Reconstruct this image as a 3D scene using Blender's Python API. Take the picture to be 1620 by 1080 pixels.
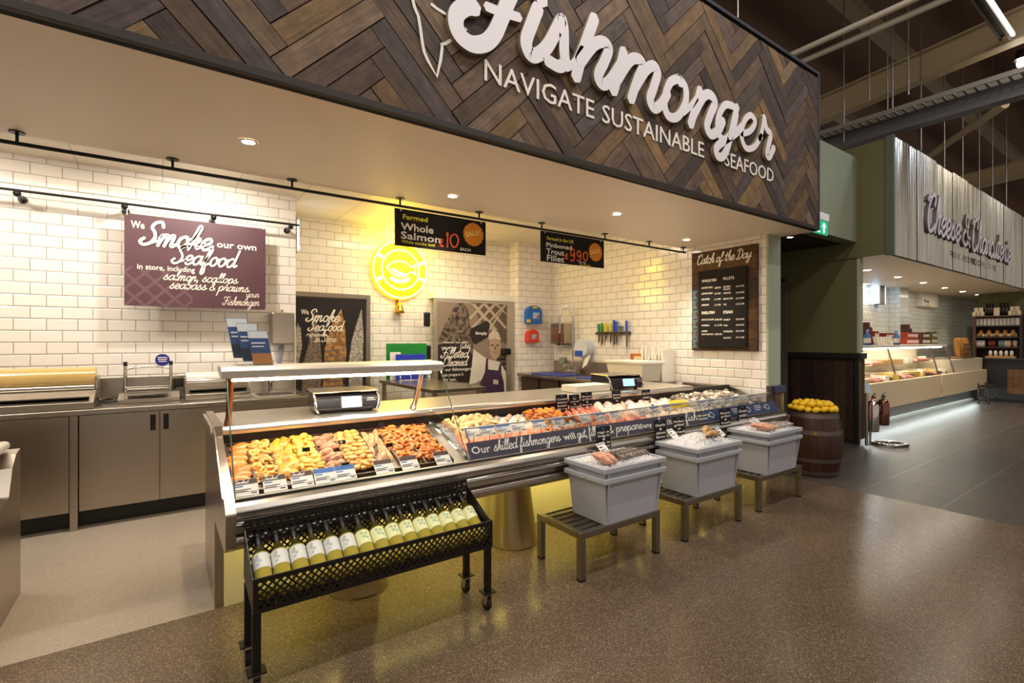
import bpy, bmesh, math, random
from mathutils import Vector, Matrix, Euler
for o in list(bpy.data.objects): bpy.data.objects.remove(o)
SC = bpy.context.scene
COL = SC.collection
RND = random.Random(7)
PI = math.pi
R = math.radians

# ------------------------------------------------------------------ camera
H = 1.425                      # eye height
FPX = 785.0                    # focal length in pixels of a 1620 px wide frame
YAW = R(-35.15)
cd = bpy.data.cameras.new('camera'); cam = bpy.data.objects.new('camera', cd); COL.objects.link(cam)
cd.sensor_width = 36.0; cd.lens = FPX/1620*36; cd.clip_start = .05; cd.clip_end = 200
cd.shift_y = -3/1620
cam.location = (0, 0, H); cam.rotation_euler = (R(90), 0, YAW)
SC.camera = cam
# ------------------------------------------------------------------ view, world
SC.view_settings.view_transform = 'Standard'; SC.view_settings.look = 'None'
SC.view_settings.exposure = 0.6; SC.view_settings.gamma = 1.0
SC.view_settings.use_curve_mapping = False
wd = bpy.data.worlds.new('world'); SC.world = wd; wd.use_nodes = True
bg = wd.node_tree.nodes['Background']; bg.inputs[0].default_value = (1.0, .86, .72, 1); bg.inputs[1].default_value = .30

def lamp(kind, name, loc, energy, color, rot=(0,0,0), size=.1, size_y=None, spot=None, blend=.6):
    l = bpy.data.lights.new(name, kind); l.energy = energy; l.color = color
    o = bpy.data.objects.new(name, l); COL.objects.link(o); o.location = loc; o.rotation_euler = rot
    if kind == 'AREA':
        l.shape = 'RECTANGLE'; l.size = size; l.size_y = size_y or size
    elif kind == 'SPOT':
        l.spot_size = spot; l.spot_blend = blend; l.shadow_soft_size = size
    else:
        l.shadow_soft_size = size
    return o
WARM = (1, .83, .62); NEUT = (1, .93, .82); COOL = (.82, .92, 1)
SOF = 2.537; CEIL = 2.945
# shop-hall luminaires high above the aisle
for x, y, e in ((-2.0, .9, 75), (3.2, .9, 75), (-2.0, -2.2, 75), (3.2, -2.2, 75), (9.0, -.6, 35), (14.0, -.6, 45)):
    lamp('AREA', 'hall_light', (x, y, 6.2), e, (1, .93, .86), (0, 0, 0), 4.0, .10)
# recess luminaires on the rear ceiling, hidden from the aisle by the bulkhead
lamp('SPOT', 'wall_washer', (.35, 4.75, 2.93), 70, (1, .93, .80), (R(35), 0, 0), .06, spot=R(150), blend=.8)
lamp('SPOT', 'wall_washer', (-1.4, 4.5, 2.93), 50, (1, .93, .80), (R(30), 0, 0), .06, spot=R(150), blend=.8)
lamp('SPOT', 'wall_washer', (4.55, 4.05, 2.93), 75, (1, .93, .78), (0, R(28), 0), .06, spot=R(150), blend=.8)
lamp('AREA', 'rear_ceiling_light', (2.9, 5.2, 2.93), 24, (1, .90, .74), (0, 0, 0), 1.6, .5)
lamp('AREA', 'rear_ceiling_light', (-.8, 4.6, 2.93), 20, (1, .90, .74), (0, 0, 0), 1.6, .4)
# yellow light strip under the counter overhang
for x in (.9, 2.05, 3.2, 4.35):
    lamp('AREA', 'counter_underlight', (x, 2.78, .465), 4.2, (1, .82, .20), (R(28), 0, 0), 1.1, .06)
lamp('AREA', 'case_light', (.88, 3.0, 1.205), 4.2, (1, .93, .80), (R(-12), 0, 0), 1.15, .03)
for x, e, c in ((8.4, 170, (.72, .82, 1)), (11.0, 190, (1, .86, .66)), (13.8, 210, (1, .93, .82))): lamp('SPOT', 'fascia_fill_spot', (x, -.9, 5.6), e, c, (R(48), 0, R(4)), .12, spot=R(70), blend=.7)  # added spots, only there to brighten the corrugated fascia
# cheese shop
lamp('AREA', 'cheese_ceiling_light', (12.5, 3.3, 2.5), 14, (1, .93, .82), (0, 0, 0), 6, .5)
lamp('AREA', 'cheese_case_underlight', (12.2, 3.2, .30), 17, (.86, .97, .95), (R(-25), 0, 0), 6.5, .05)

# ------------------------------------------------------------------ pixel <-> place
FX, FY = -math.sin(YAW), math.cos(YAW)
RX, RY = math.cos(YAW), math.sin(YAW)
def ray(px, py):
    u = (px-810)/FPX; v = (537-py)/FPX
    return Vector((FX+u*RX, FY+u*RY, v))
def P(px, py, X=None, Y=None, Z=None):
    r = ray(px, py)
    s = X/r.x if X is not None else (Y/r.y if Y is not None else (Z-H)/r.z)
    return Vector((r.x*s, r.y*s, H+r.z*s))

# ------------------------------------------------------------------ materials
def lin(h):
    h = h.lstrip('#'); v = [int(h[i:i+2], 16)/255 for i in (0, 2, 4)]
    return tuple(x/12.92 if x <= .04045 else ((x+.055)/1.055)**2.4 for x in v)+(1,)
MATS = {}
class NT:
    def __init__(s, name):
        s.m = bpy.data.materials.new(name); s.m.use_nodes = True; s.t = s.m.node_tree
        s.b = s.t.nodes['Principled BSDF']
    def n(s, typ, **kw):
        x = s.t.nodes.new(typ)
        for k, v in kw.items():
            if k.startswith('i_'):
                x.inputs[k[2:].replace('_', ' ')].default_value = v
            else: setattr(x, k, v)
        return x
    def l(s, a, b): s.t.links.new(a, b)
    def mul(s, col, fac_socket, lo, hi):
        mr = s.n('ShaderNodeMapRange'); s.l(fac_socket, mr.inputs[0]); mr.inputs[3].default_value = lo; mr.inputs[4].default_value = hi
        mx = s.n('ShaderNodeMix', data_type='RGBA', blend_type='MULTIPLY'); mx.inputs[0].default_value = 1
        if hasattr(col, 'is_linked'): s.l(col, mx.inputs[6])
        else: mx.inputs[6].default_value = col
        s.l(mr.outputs[0], mx.inputs[7])
        return mx.outputs[2]
def mat(name, col, rough=.5, metal=0.0, noise=None, bump=None, rand=0, emit=None, spec=.5, stretch=None, coat=0, trans=0, sss=0, col2=None):
    if name in MATS: return MATS[name]
    k = NT(name); b = k.b; c = lin(col); out = None
    b.inputs['Roughness'].default_value = rough; b.inputs['Metallic'].default_value = metal
    b.inputs['Specular IOR Level'].default_value = spec; b.inputs['Base Color'].default_value = c
    if coat: b.inputs['Coat Weight'].default_value = coat; b.inputs['Coat Roughness'].default_value = .1
    if trans: b.inputs['Transmission Weight'].default_value = trans
    if sss: b.inputs['Subsurface Weight'].default_value = sss; b.inputs['Subsurface Radius'].default_value = (.02, .01, .006)
    vec = None
    if noise or bump:
        tc = k.n('ShaderNodeTexCoord'); mp = k.n('ShaderNodeMapping'); k.l(tc.outputs['Object'], mp.inputs[0])
        if stretch: mp.inputs['Scale'].default_value = stretch
        vec = mp.outputs[0]
    src = c
    if noise:
        nz = k.n('ShaderNodeTexNoise'); nz.inputs['Scale'].default_value = noise[0]; nz.inputs['Detail'].default_value = 4; k.l(vec, nz.inputs['Vector'])
        if col2:
            mx = k.n('ShaderNodeMix', data_type='RGBA'); cr = k.n('ShaderNodeMapRange'); k.l(nz.outputs[0], cr.inputs[0])
            cr.inputs[1].default_value = .4; cr.inputs[2].default_value = .62
            k.l(cr.outputs[0], mx.inputs[0]); mx.inputs[6].default_value = c; mx.inputs[7].default_value = lin(col2); src = mx.outputs[2]
        else: src = k.mul(src, nz.outputs[0], 1-noise[1], 1+noise[1])
    if rand:
        oi = k.n('ShaderNodeObjectInfo'); src = k.mul(src, oi.outputs['Random'], 1-rand, 1+rand)
    if hasattr(src, 'is_linked'): k.l(src, b.inputs['Base Color'])
    if bump:
        nb = k.n('ShaderNodeTexNoise'); nb.inputs['Scale'].default_value = bump[0]; nb.inputs['Detail'].default_value = 3; k.l(vec, nb.inputs['Vector'])
        bp = k.n('ShaderNodeBump'); bp.inputs['Strength'].default_value = bump[1]; bp.inputs['Distance'].default_value = bump[2] if len(bump) > 2 else .01
        k.l(nb.outputs[0], bp.inputs['Height']); k.l(bp.outputs[0], b.inputs['Normal'])
    if emit:
        b.inputs['Emission Color'].default_value = lin(emit[0]); b.inputs['Emission Strength'].default_value = emit[1]
    MATS[name] = k.m
    return k.m
def glassmat(name, tint='#fdfefe', k_gloss=.6, ior=1.45):
    k = NT(name); t = k.t; t.nodes.remove(k.b); out = t.nodes['Material Output']
    tr = k.n('ShaderNodeBsdfTransparent'); tr.inputs[0].default_value = lin(tint)
    gl = k.n('ShaderNodeBsdfGlossy'); gl.inputs['Roughness'].default_value = .02
    fr = k.n('ShaderNodeFresnel'); fr.inputs[0].default_value = ior
    mm = k.n('ShaderNodeMath', operation='MULTIPLY'); mm.inputs[1].default_value = k_gloss; k.l(fr.outputs[0], mm.inputs[0])
    mx = k.n('ShaderNodeMixShader'); k.l(mm.outputs[0], mx.inputs[0]); k.l(tr.outputs[0], mx.inputs[1]); k.l(gl.outputs[0], mx.inputs[2])
    k.l(mx.outputs[0], out.inputs[0]); MATS[name] = k.m
    return k.m
def tilemat(name, col='#f1eae3', mortar='#8d857b', w=.2, h=.1, m=.0022, rough=.12, bevel=.011, offset=.5, var=.03, zoff=0):
    k = NT(name)
    uv = k.n('ShaderNodeUVMap'); uv.uv_map = 'uv'
    def brick(ms, sm):
        b = k.n('ShaderNodeTexBrick'); b.offset = offset
        b.inputs['Scale'].default_value = 1; b.inputs['Brick Width'].default_value = w; b.inputs['Row Height'].default_value = h
        b.inputs['Mortar Size'].default_value = ms; b.inputs['Mortar Smooth'].default_value = sm; k.l(uv.outputs[0], b.inputs['Vector'])
        return b
    b1 = brick(m, .1); c = lin(col)
    b1.inputs['Color1'].default_value = tuple(x*(1+var) for x in c[:3])+(1,); b1.inputs['Color2'].default_value = tuple(x*(1-var) for x in c[:3])+(1,)
    b1.inputs['Mortar'].default_value = lin(mortar)
    k.l(b1.outputs['Color'], k.b.inputs['Base Color']); k.b.inputs['Roughness'].default_value = rough
    b2 = brick(bevel, 1.0)
    inv = k.n('ShaderNodeMath', operation='SUBTRACT'); inv.inputs[0].default_value = 1; k.l(b2.outputs['Fac'], inv.inputs[1])
    bp = k.n('ShaderNodeBump'); bp.inputs['Strength'].default_value = .55; bp.inputs['Distance'].default_value = .006
    k.l(inv.outputs[0], bp.inputs['Height']); k.l(bp.outputs[0], k.b.inputs['Normal'])
    return k.m
def vcolmat(name, rough=.7, grain=True, mult=1.0):
    """planks: colour per plank from a face attribute, plus a grain that runs along each plank (UV)"""
    k = NT(name)
    at = k.n('ShaderNodeAttribute'); at.attribute_name = 'plank'
    uv = k.n('ShaderNodeUVMap'); uv.uv_map = 'uv'
    mp = k.n('ShaderNodeMapping'); mp.inputs['Scale'].default_value = (4, 60, 1); k.l(uv.outputs[0], mp.inputs[0])
    nz = k.n('ShaderNodeTexNoise'); nz.inputs['Scale'].default_value = 1; nz.inputs['Detail'].default_value = 6; nz.inputs['Roughness'].default_value = .7; k.l(mp.outputs[0], nz.inputs['Vector'])
    n2 = k.n('ShaderNodeTexNoise'); n2.inputs['Scale'].default_value = 11; n2.inputs['Detail'].default_value = 5; k.l(uv.outputs[0], n2.inputs['Vector'])
    s = k.mul(at.outputs['Color'], nz.outputs[0], .15*mult, 1.95*mult); s = k.mul(s, n2.outputs[0], .35, 1.75)
    k.l(s, k.b.inputs['Base Color']); k.b.inputs['Roughness'].default_value = rough; k.b.inputs['Specular IOR Level'].default_value = .3
    bp = k.n('ShaderNodeBump'); bp.inputs['Strength'].default_value = .6; bp.inputs['Distance'].default_value = .006
    k.l(nz.outputs[0], bp.inputs['Height']); k.l(bp.outputs[0], k.b.inputs['Normal'])
    return k.m

STEEL = mat('brushed_steel', '#b3a99c', .30, 1, (3, .12), (40, .05, .002), stretch=(1, 1, 60))
STEELH = mat('brushed_steel_lengthwise', '#b5ada2', .27, 1, (3, .10), (40, .05, .002), stretch=(1, 60, 60))
CHROME = mat('chrome', '#d9d6d2', .12, 1)
SATIN = mat('satin_aluminium', '#c9c5be', .32, 1)
BLACK = mat('black_paint', '#15120f', .45)
BLACKM = mat('black_metal', '#1a1512', .42, .3)
RUBBER = mat('black_rubber', '#0d0d0d', .7)
WHITE = mat('white_plastic', '#f0ece4', .4)
GLASS = glassmat('clear_glass')
GLASSE = mat('glass_edge', '#4e6b60', .2, 0)
PRINTW = mat('white_print', '#f2ece2', .6)
CHALK = mat('chalk_white', '#e8e4dc', .8, spec=.2)
BOARD = mat('blackboard', '#17120f', .75, spec=.3)

# ------------------------------------------------------------------ mesh builder
class MB:
    def __init__(s): s.v = []; s.f = []; s.m = []; s.sm = []; s.col = None
    def add(s, vs, fs, m=0, smooth=False):
        k = len(s.v); s.v += [tuple(v) for v in vs]
        for f in fs: s.f.append([i+k for i in f]); s.m.append(m); s.sm.append(smooth)
        return s
    def bx(s, x0, x1, y0, y1, z0, z1, m=0):
        vs = [(x, y, z) for z in (z0, z1) for y in (y0, y1) for x in (x0, x1)]
        return s.add(vs, [(0, 2, 3, 1), (4, 5, 7, 6), (0, 1, 5, 4), (2, 6, 7, 3), (0, 4, 6, 2), (1, 3, 7, 5)], m)
    def obx(s, c, ex, ey, ez, m=0):
        """oriented box: centre and half-vectors"""
        c, ex, ey, ez = map(Vector, (c, ex, ey, ez))
        vs = [c+a*ex+b*ey+d*ez for d in (-1, 1) for b in (-1, 1) for a in (-1, 1)]
        fs = [(0, 2, 3, 1), (4, 5, 7, 6), (0, 1, 5, 4), (2, 6, 7, 3), (0, 4, 6, 2), (1, 3, 7, 5)]
        if ex.cross(ey).dot(ez) < 0: fs = [f[::-1] for f in fs]
        return s.add(vs, fs, m)
    def cyl(s, p0, p1, r0, r1=None, n=16, m=0, caps=True, smooth=True):
        p0, p1 = Vector(p0), Vector(p1); r1 = r0 if r1 is None else r1
        d = (p1-p0).normalized(); a = d.orthogonal().normalized(); b = d.cross(a)
        vs = []
        for p, r in ((p0, r0), (p1, r1)):
            for i in range(n):
                t = 2*PI*i/n; vs.append(p+a*(r*math.cos(t))+b*(r*math.sin(t)))
        s.add(vs, [(i, (i+1) % n, n+(i+1) % n, n+i) for i in range(n)], m, smooth)
        if caps: s.add(vs[:n], [tuple(range(n))[::-1]], m); s.add(vs[n:], [tuple(range(n))], m)
        return s
    def tube(s, pts, r, n=8, m=0, closed=False, caps=True):
        pts = [Vector(p) for p in pts]; N_ = len(pts); rr = r if isinstance(r, (list, tuple)) else [r]*N_
        vs = []; ref = None
        for i, p in enumerate(pts):
            if closed: d = pts[(i+1) % N_]-pts[i-1]
            else: d = pts[min(i+1, N_-1)]-pts[max(i-1, 0)]
            d = d.normalized() if d.length > 1e-9 else Vector((0, 0, 1))
            a = d.orthogonal().normalized() if ref is None else (ref-d*ref.dot(d))
            if a.length < 1e-6: a = d.orthogonal()
            a.normalize(); ref = a; b = d.cross(a)
            for j in range(n):
                t = 2*PI*j/n; vs.append(p+a*(rr[i]*math.cos(t))+b*(rr[i]*math.sin(t)))
        fs = []
        for i in range(N_ if closed else N_-1):
            k = ((i+1) % N_)*n
            for j in range(n): fs.append((i*n+j, i*n+(j+1) % n, k+(j+1) % n, k+j))
        s.add(vs, fs, m, True)
        if caps and not closed: s.add(vs[:n], [tuple(range(n))[::-1]], m); s.add(vs[-n:], [tuple(range(n))], m)
        return s
    def lathe(s, prof, c=(0, 0, 0), n=24, m=0, M=None, smooth=True):
        c = Vector(c); vs = []; k = len(prof)
        for i in range(n):
            t = 2*PI*i/n
            for r, z in prof:
                p = Vector((r*math.cos(t), r*math.sin(t), z)); p = (M @ p) if M else p
                vs.append(p+c)
        fs = [(i*k+j, ((i+1) % n)*k+j, ((i+1) % n)*k+j+1, i*k+j+1) for i in range(n) for j in range(k-1)]
        return s.add(vs, fs, m, smooth)
    def ell(s, c, rx, ry, rz, n=10, k=7, m=0, M=None):
        prof = []
        vs = []; c = Vector(c)
        for j in range(k+1):
            a = PI*j/k
            for i in range(n):
                t = 2*PI*i/n; p = Vector((rx*math.sin(a)*math.cos(t), ry*math.sin(a)*math.sin(t), rz*math.cos(a)))
                vs.append((M @ p if M else p)+c)
        fs = [(j*n+i, (j+1)*n+i, (j+1)*n+(i+1) % n, j*n+(i+1) % n) for j in range(k) for i in range(n)]
        return s.add(vs, fs, m, True)
    def prism(s, poly, fr, d0, d1, m=0, mside=None, smooth=False):
        """polygon (2-D, frame fr) between depths d0 (back) and d1 (front)"""
        n = len(poly); area = sum(poly[i][0]*poly[(i+1) % n][1]-poly[(i+1) % n][0]*poly[i][1] for i in range(n))
        if area < 0: poly = poly[::-1]
        front = [fr(x, y, d1) for x, y in poly]
        s.add(front, [tuple(range(n))], m)
        if d0 is not None and d0 != d1:
            back = [fr(x, y, d0) for x, y in poly]
            s.add(back, [tuple(range(n))[::-1]], m)
            s.add(back+front, [(i, (i+1) % n, n+(i+1) % n, n+i) for i in range(n)], m if mside is None else mside, smooth)
        return s
    def ribbon(s, pts, w, fr, d0, d1, m=0, smooth_pts=True, k=5):
        pts = spline(pts, k) if smooth_pts and len(pts) > 2 else [Vector((p[0], p[1])) for p in pts]
        L = []; Rr = []; n = len(pts); hw = w/2
        for i, p in enumerate(pts):
            d = pts[min(i+1, n-1)]-pts[max(i-1, 0)]
            if d.length < 1e-9: d = Vector((1, 0))
            d.normalize(); nn = Vector((-d.y, d.x)); L.append(p+nn*hw); Rr.append(p-nn*hw)
        d = (pts[-1]-pts[-2]).normalized(); e = (pts[0]-pts[1]).normalized()
        def cap(p, dd): 
            a0 = math.atan2(dd.y, dd.x); return [p+Vector((math.cos(a0+t), math.sin(a0+t)))*hw for t in (-PI/3, 0, PI/3)]
        dd1 = 0 if d0 is None else d0
        fv = [fr(p.x, p.y, d1) for p in L]+[fr(p.x, p.y, d1) for p in Rr]
        s.add(fv, [(i, n+i, n+i+1, i+1) for i in range(n-1)], m)
        endc = [Rr[-1]]+cap(pts[-1], d)+[L[-1]]; stc = [L[0]]+cap(pts[0], e)+[Rr[0]]
        for c in (endc, stc): s.add([fr(p.x, p.y, d1) for p in c], [tuple(range(len(c)))], m)
        if d0 is not None:
            loop = Rr+endc[1:-1]+L[::-1]+stc[1:-1]
            q = len(loop); s.add([fr(p.x, p.y, d0) for p in loop]+[fr(p.x, p.y, d1) for p in loop], [(i, (i+1) % q, q+(i+1) % q, q+i) for i in range(q)], m)
        return s
    def build(s, name, mats, parent=None, bevel=0, seg=2, uv=None, subsurf=0, origin=True):
        me = bpy.data.meshes.new(name); me.from_pydata(s.v, [], s.f); me.update()
        if not isinstance(mats, (list, tuple)): mats = [mats]
        for m in mats: me.materials.append(m)
        me.polygons.foreach_set('material_index', s.m); me.polygons.foreach_set('use_smooth', s.sm)
        if uv == 'box':
            lay = me.uv_layers.new(name='uv')
            for p in me.polygons:
                a = [abs(x) for x in p.normal]; ax = a.index(max(a))
                for li in p.loop_indices:
                    c = me.vertices[me.loops[li].vertex_index].co
                    lay.data[li].uv = (c.y, c.z) if ax == 0 else ((c.x, c.z) if ax == 1 else (c.x, c.y))
        elif uv is not None:
            lay = me.uv_layers.new(name='uv')
            for i, q in enumerate(uv): lay.data[i].uv = q
        if s.col is not None:
            at = me.attributes.new('plank', 'FLOAT_COLOR', 'FACE')
            for i, c in enumerate(s.col): at.data[i].color = c
        o = bpy.data.objects.new(name, me); COL.objects.link(o)
        if parent: o.parent = parent; o.matrix_parent_inverse = inv_of(parent)
        elif origin and s.v:
            xs, ys, zs = zip(*s.v); q = Vector(((min(xs)+max(xs))/2, (min(ys)+max(ys))/2, min(zs)))
            me.transform(Matrix.Translation(-q)); o.location = q
        if bevel:
            b = o.modifiers.new('bevel', 'BEVEL'); b.width = bevel; b.segments = seg; b.limit_method = 'ANGLE'; b.angle_limit = R(40)
            b.harden_normals = False
        if subsurf: q = o.modifiers.new('sub', 'SUBSURF'); q.levels = subsurf; q.render_levels = subsurf
        return o
def W(o):
    M = Matrix.LocRotScale(o.location, o.rotation_euler, o.scale)
    return W(o.parent) @ o.matrix_parent_inverse @ M if o.parent else M
def inv_of(p): return W(p).inverted()
def spline(pts, k=5):
    q = [Vector((p[0], p[1])) for p in pts]; out = []
    for i in range(len(q)-1):
        a = q[max(i-1, 0)]; b = q[i]; c = q[i+1]; d = q[min(i+2, len(q)-1)]
        for j in range(k):
            t = j/k
            out.append(.5*((2*b)+(c-a)*t+(2*a-5*b+4*c-d)*t*t+(3*b-a-3*c+d)*t**3))
    out.append(q[-1]); return out
class Frame:
    def __init__(s, o, ex, ey):
        s.o = Vector(o); s.ex = Vector(ex).normalized(); s.ey = Vector(ey).normalized(); s.n = s.ex.cross(s.ey)
    def __call__(s, x, y, d=0): return s.o+s.ex*x+s.ey*y+s.n*d
def rect(x0, y0, x1, y1): return [(x0, y0), (x1, y0), (x1, y1), (x0, y1)]
def disc(cx, cy, r, n=24, ry=None): return [(cx+r*math.cos(2*PI*i/n), cy+(ry or r)*math.sin(2*PI*i/n)) for i in range(n)]
def rrect(x0, y0, x1, y1, r, n=4):
    out = []
    for cx, cy, a in ((x1-r, y1-r, 0), (x0+r, y1-r, 90), (x0+r, y0+r, 180), (x1-r, y0+r, 270)):
        for i in range(n+1):
            t = R(a+90*i/n); out.append((cx+r*math.cos(t), cy+r*math.sin(t)))
    return out

# ------------------------------------------------------------------ lettering
_T = {}
def textmesh(s):
    if s in _T: return _T[s]
    cu = bpy.data.curves.new('t', 'FONT'); cu.body = s; cu.size = 1; cu.resolution_u = 2; cu.fill_mode = 'FRONT'
    o = bpy.data.objects.new('t', cu); COL.objects.link(o)
    dg = bpy.context.evaluated_depsgraph_get(); me = o.evaluated_get(dg).to_mesh()
    vs = [(v.co.x, v.co.y) for v in me.vertices]; fs = [tuple(p.vertices) for p in me.polygons]
    o.evaluated_get(dg).to_mesh_clear(); bpy.data.objects.remove(o); bpy.data.curves.remove(cu)
    _T[s] = (vs, fs); return _T[s]
def text(mb, s, x, y, h, fr, d=.001, m=0, w=None, bold=0, back=None, shear=0, rot=0):
    """capital-height h, lower-left corner at (x, y) in frame fr; fitted to width w when given"""
    vs, fs = textmesh(s)
    if not vs: return 0
    x0 = min(v[0] for v in vs); x1 = max(v[0] for v in vs); sc = h/.69
    sx = sc if w is None else w/(x1-x0)
    cr, sr = math.cos(rot), math.sin(rot)
    def tr(v, dd, ox=0, oy=0):
        a = (v[0]-x0)*sx+shear*v[1]*sc+ox; b = v[1]*sc+oy
        return fr(x+a*cr-b*sr, y+a*sr+b*cr, dd)
    offs = [(0, 0)] if not bold else [(0, 0), (bold, 0), (0, bold), (bold, bold)]
    for i, (ox, oy) in enumerate(offs): mb.add([tr(v, d+i*.0001, ox, oy) for v in vs], fs, m)
    if back is not None:
        cnt = {}
        for f in fs:
            for a, b in zip(f, f[1:]+f[:1]): cnt[(a, b)] = 1
        ed = [(a, b) for (a, b) in cnt if (b, a) not in cnt]
        n = len(vs); mb.add([tr(v, back) for v in vs]+[tr(v, d) for v in vs], [(a, b, n+b, n+a) for a, b in ed], m)
    return (x1-x0)*sx
_arch = lambda x: [(x+.02, .3), (x+.25, .9), (x+.45, .95), (x+.47, .5), (x+.42, 0)]
_bowl = [(.75, .75), (.5, 1), (.15, .75), (.05, .35), (.25, 0), (.55, .15), (.75, .6)]
_asc = [(0, .2), (.35, 1.2), (.47, 1.9), (.33, 2.02), (.22, 1.4), (.05, 0)]
G = {
 'a': (1.0, [_bowl, [(.8, 1), (.75, .4), (.85, .05), (1.1, .25)]]),
 'b': (.9, [[(0, .2), (.3, 1.2), (.42, 1.9), (.27, 2.02), (.17, 1.5), (.12, .5), (.3, 0), (.6, .15), (.7, .6), (.5, .95)], [(.6, .85), (.75, .8), (1, .8)]]),
 'c': (.75, [[(.65, .75), (.5, 1), (.2, .85), (.05, .4), (.25, 0), (.5, .02), (.85, .35)]]),
 'd': (1.0, [_bowl, [(.95, 2), (.82, .9), (.77, .3), (.87, .03), (1.1, .25)]]),
 'e': (.78, [[(.05, .35), (.45, .5), (.65, .75), (.5, 1), (.2, .85), (.05, .4), (.25, 0), (.5, .02), (.85, .35)]]),
 'f': (.7, [[(0, .2), (.35, .9), (.58, 1.7), (.48, 2), (.32, 1.7), (.2, .5), (.08, -.7), (.2, -1), (.36, -.7), (.3, 0), (.8, .3)]]),
 'g': (1.0, [_bowl, [(.82, 1), (.72, .2), (.6, -.6), (.35, -.95), (.1, -.7), (.35, -.3), (1.05, .25)]]),
 'h': (.9, [_asc, [(.07, .2), (.35, .9), (.6, .95), (.6, .6), (.55, .2), (.65, .02), (.95, .3)]]),
 'i': (.48, [[(0, .25), (.2, 1), (.12, .4), (.2, .03), (.52, .3)], [(.3, 1.42), (.31, 1.5)]]),
 'k': (.85, [_asc, [(.1, .35), (.5, .95), (.65, .8), (.45, .5), (.2, .45)], [(.25, .45), (.5, .3), (.6, .03), (.9, .3)]]),
 'l': (.48, [[(0, .25), (.35, 1.3), (.45, 1.9), (.3, 2.02), (.17, 1.4), (.1, .4), (.2, .02), (.52, .3)]]),
 'm': (1.28, [[(0, .6), (.17, 1), (.1, .5), (.05, 0)], _arch(.05), [(.49, .3), (.72, .9), (.93, .95), (.92, .5), (.9, .1), (1.02, .02), (1.32, .3)]]),
 'n': (.88, [[(0, .6), (.17, 1), (.1, .5), (.05, 0)], [(.07, .3), (.3, .9), (.53, .95), (.53, .5), (.5, .1), (.62, .02), (.92, .3)]]),
 'o': (.85, [[(.45, 1), (.15, .8), (.05, .35), (.25, 0), (.55, .15), (.68, .6), (.45, 1)], [(.5, .98), (.65, .8), (.92, .8)]]),
 'p': (.92, [[(0, .5), (.2, 1), (.12, 0), (.02, -1)], [(.1, .3), (.3, .85), (.55, 1), (.72, .7), (.6, .15), (.35, 0), (.15, .2)], [(.6, .1), (.95, .3)]]),
 'r': (.75, [[(0, .3), (.2, 1.1), (.3, .9), (.55, .95), (.48, .4), (.55, .05), (.85, .3)]]),
 's': (.75, [[(0, .2), (.4, 1.1), (.42, .7), (.6, .3), (.4, 0), (.1, .1)], [(.5, .08), (.85, .35)]]),
 't': (.52, [[(.3, 1.7), (.15, .5), (.22, .05), (.6, .3)], [(-.05, 1.1), (.55, 1.2)]]),
 'u': (.95, [[(0, .5), (.12, 1), (.08, .35), (.2, 0), (.45, .15), (.65, .6), (.72, 1)], [(.72, 1), (.65, .35), (.77, .03), (1.02, .3)]]),
 'w': (1.1, [[(0, .8), (.1, 1), (.08, .3), (.2, 0), (.4, .2), (.5, .8)], [(.52, .95), (.47, .25), (.6, 0), (.85, .3), (.9, .9), (1.1, .85)]]),
 'y': (.92, [[(0, .6), (.12, 1), (.1, .4), (.22, .05), (.45, .2), (.65, .7), (.72, 1)], [(.72, 1), (.62, .1), (.5, -.7), (.3, -.95), (.1, -.7), (.35, -.3), (.95, .25)]]),
 'S': (1.1, [[(1.1, 1.6), (.9, 2.02), (.5, 1.9), (.37, 1.5), (.62, 1.15), (.78, .7), (.6, .2), (.2, 0), (-.1, .25), (.1, .55)], [(.6, .2), (.95, .4)]]),
 'F': (1.1, [[(0, 1.55), (.15, 1.95), (.7, 1.85), (1.3, 2)], [(.75, 1.8), (.65, .9), (.5, .2), (.15, 0), (-.1, .3), (.1, .5)], [(.3, 1), (1.05, 1.1)]]),
 'C': (1.15, [[(.95, 1.45), (1.0, 1.85), (.75, 2.02), (.4, 1.75), (.15, 1.1), (.15, .45), (.42, 0), (.8, .05), (1.2, .45)], [(.4, 1.75), (.15, 1.85), (.02, 1.6)]]),
 'D': (1.35, [[(.45, 1.7), (.4, .9), (.25, .05), (0, .1)], [(.1, .05), (.6, 0), (1.05, .4), (1.15, 1.2), (.8, 1.85), (.3, 1.95), (-.05, 1.6)]]),
 'G': (1.15, [[(1.0, 1.5), (.85, 1.95), (.45, 1.85), (.15, 1.2), (.15, .5), (.45, 0), (.85, .1), (1.0, .7), (.7, .75)], [(1, .7), (.95, -.1)]]),
 'I': (.8, [[(.1, 1.6), (.3, 1.95), (.9, 1.95)], [(.6, 1.9), (.5, .9), (.35, .1), (0, .1)], [(.35, .05), (.8, .2)]]),
 '&': (1.05, [[(.95, .5), (.5, 0), (.12, .2), (.2, .65), (.6, 1.05), (.62, 1.5), (.42, 1.65), (.3, 1.35), (.5, .8), (1, 0)]]),
 ',': (.4, [[(.2, .1), (.1, -.35)]]), '.': (.4, [[(.15, .05), (.2, .06)]]), ' ': (.5, []),
}
def script(mb, s, x, y, xh, fr, sw=.17, d=.001, m=0, w=None, back=None, slant=.28, rot=0, k=4):
    """joined-up brush lettering; x-height xh, start of baseline (x, y)"""
    adv = sum(G[c][0] for c in s)*xh; sx = 1 if w is None else w/adv
    cr, sr = math.cos(rot), math.sin(rot); cx = 0; lay = 0
    for c in s:
        for st in G[c][1]:
            pts = []
            for a, b in st:
                u = (cx+(a+slant*b)*xh)*sx; v = b*xh
                pts.append((x+u*cr-v*sr, y+u*sr+v*cr))
            mb.ribbon(pts, sw*xh, fr, back, d+(lay % 5)*.00012, m, k=k); lay += 1
        cx += G[c][0]*xh
    return adv*sx

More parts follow.
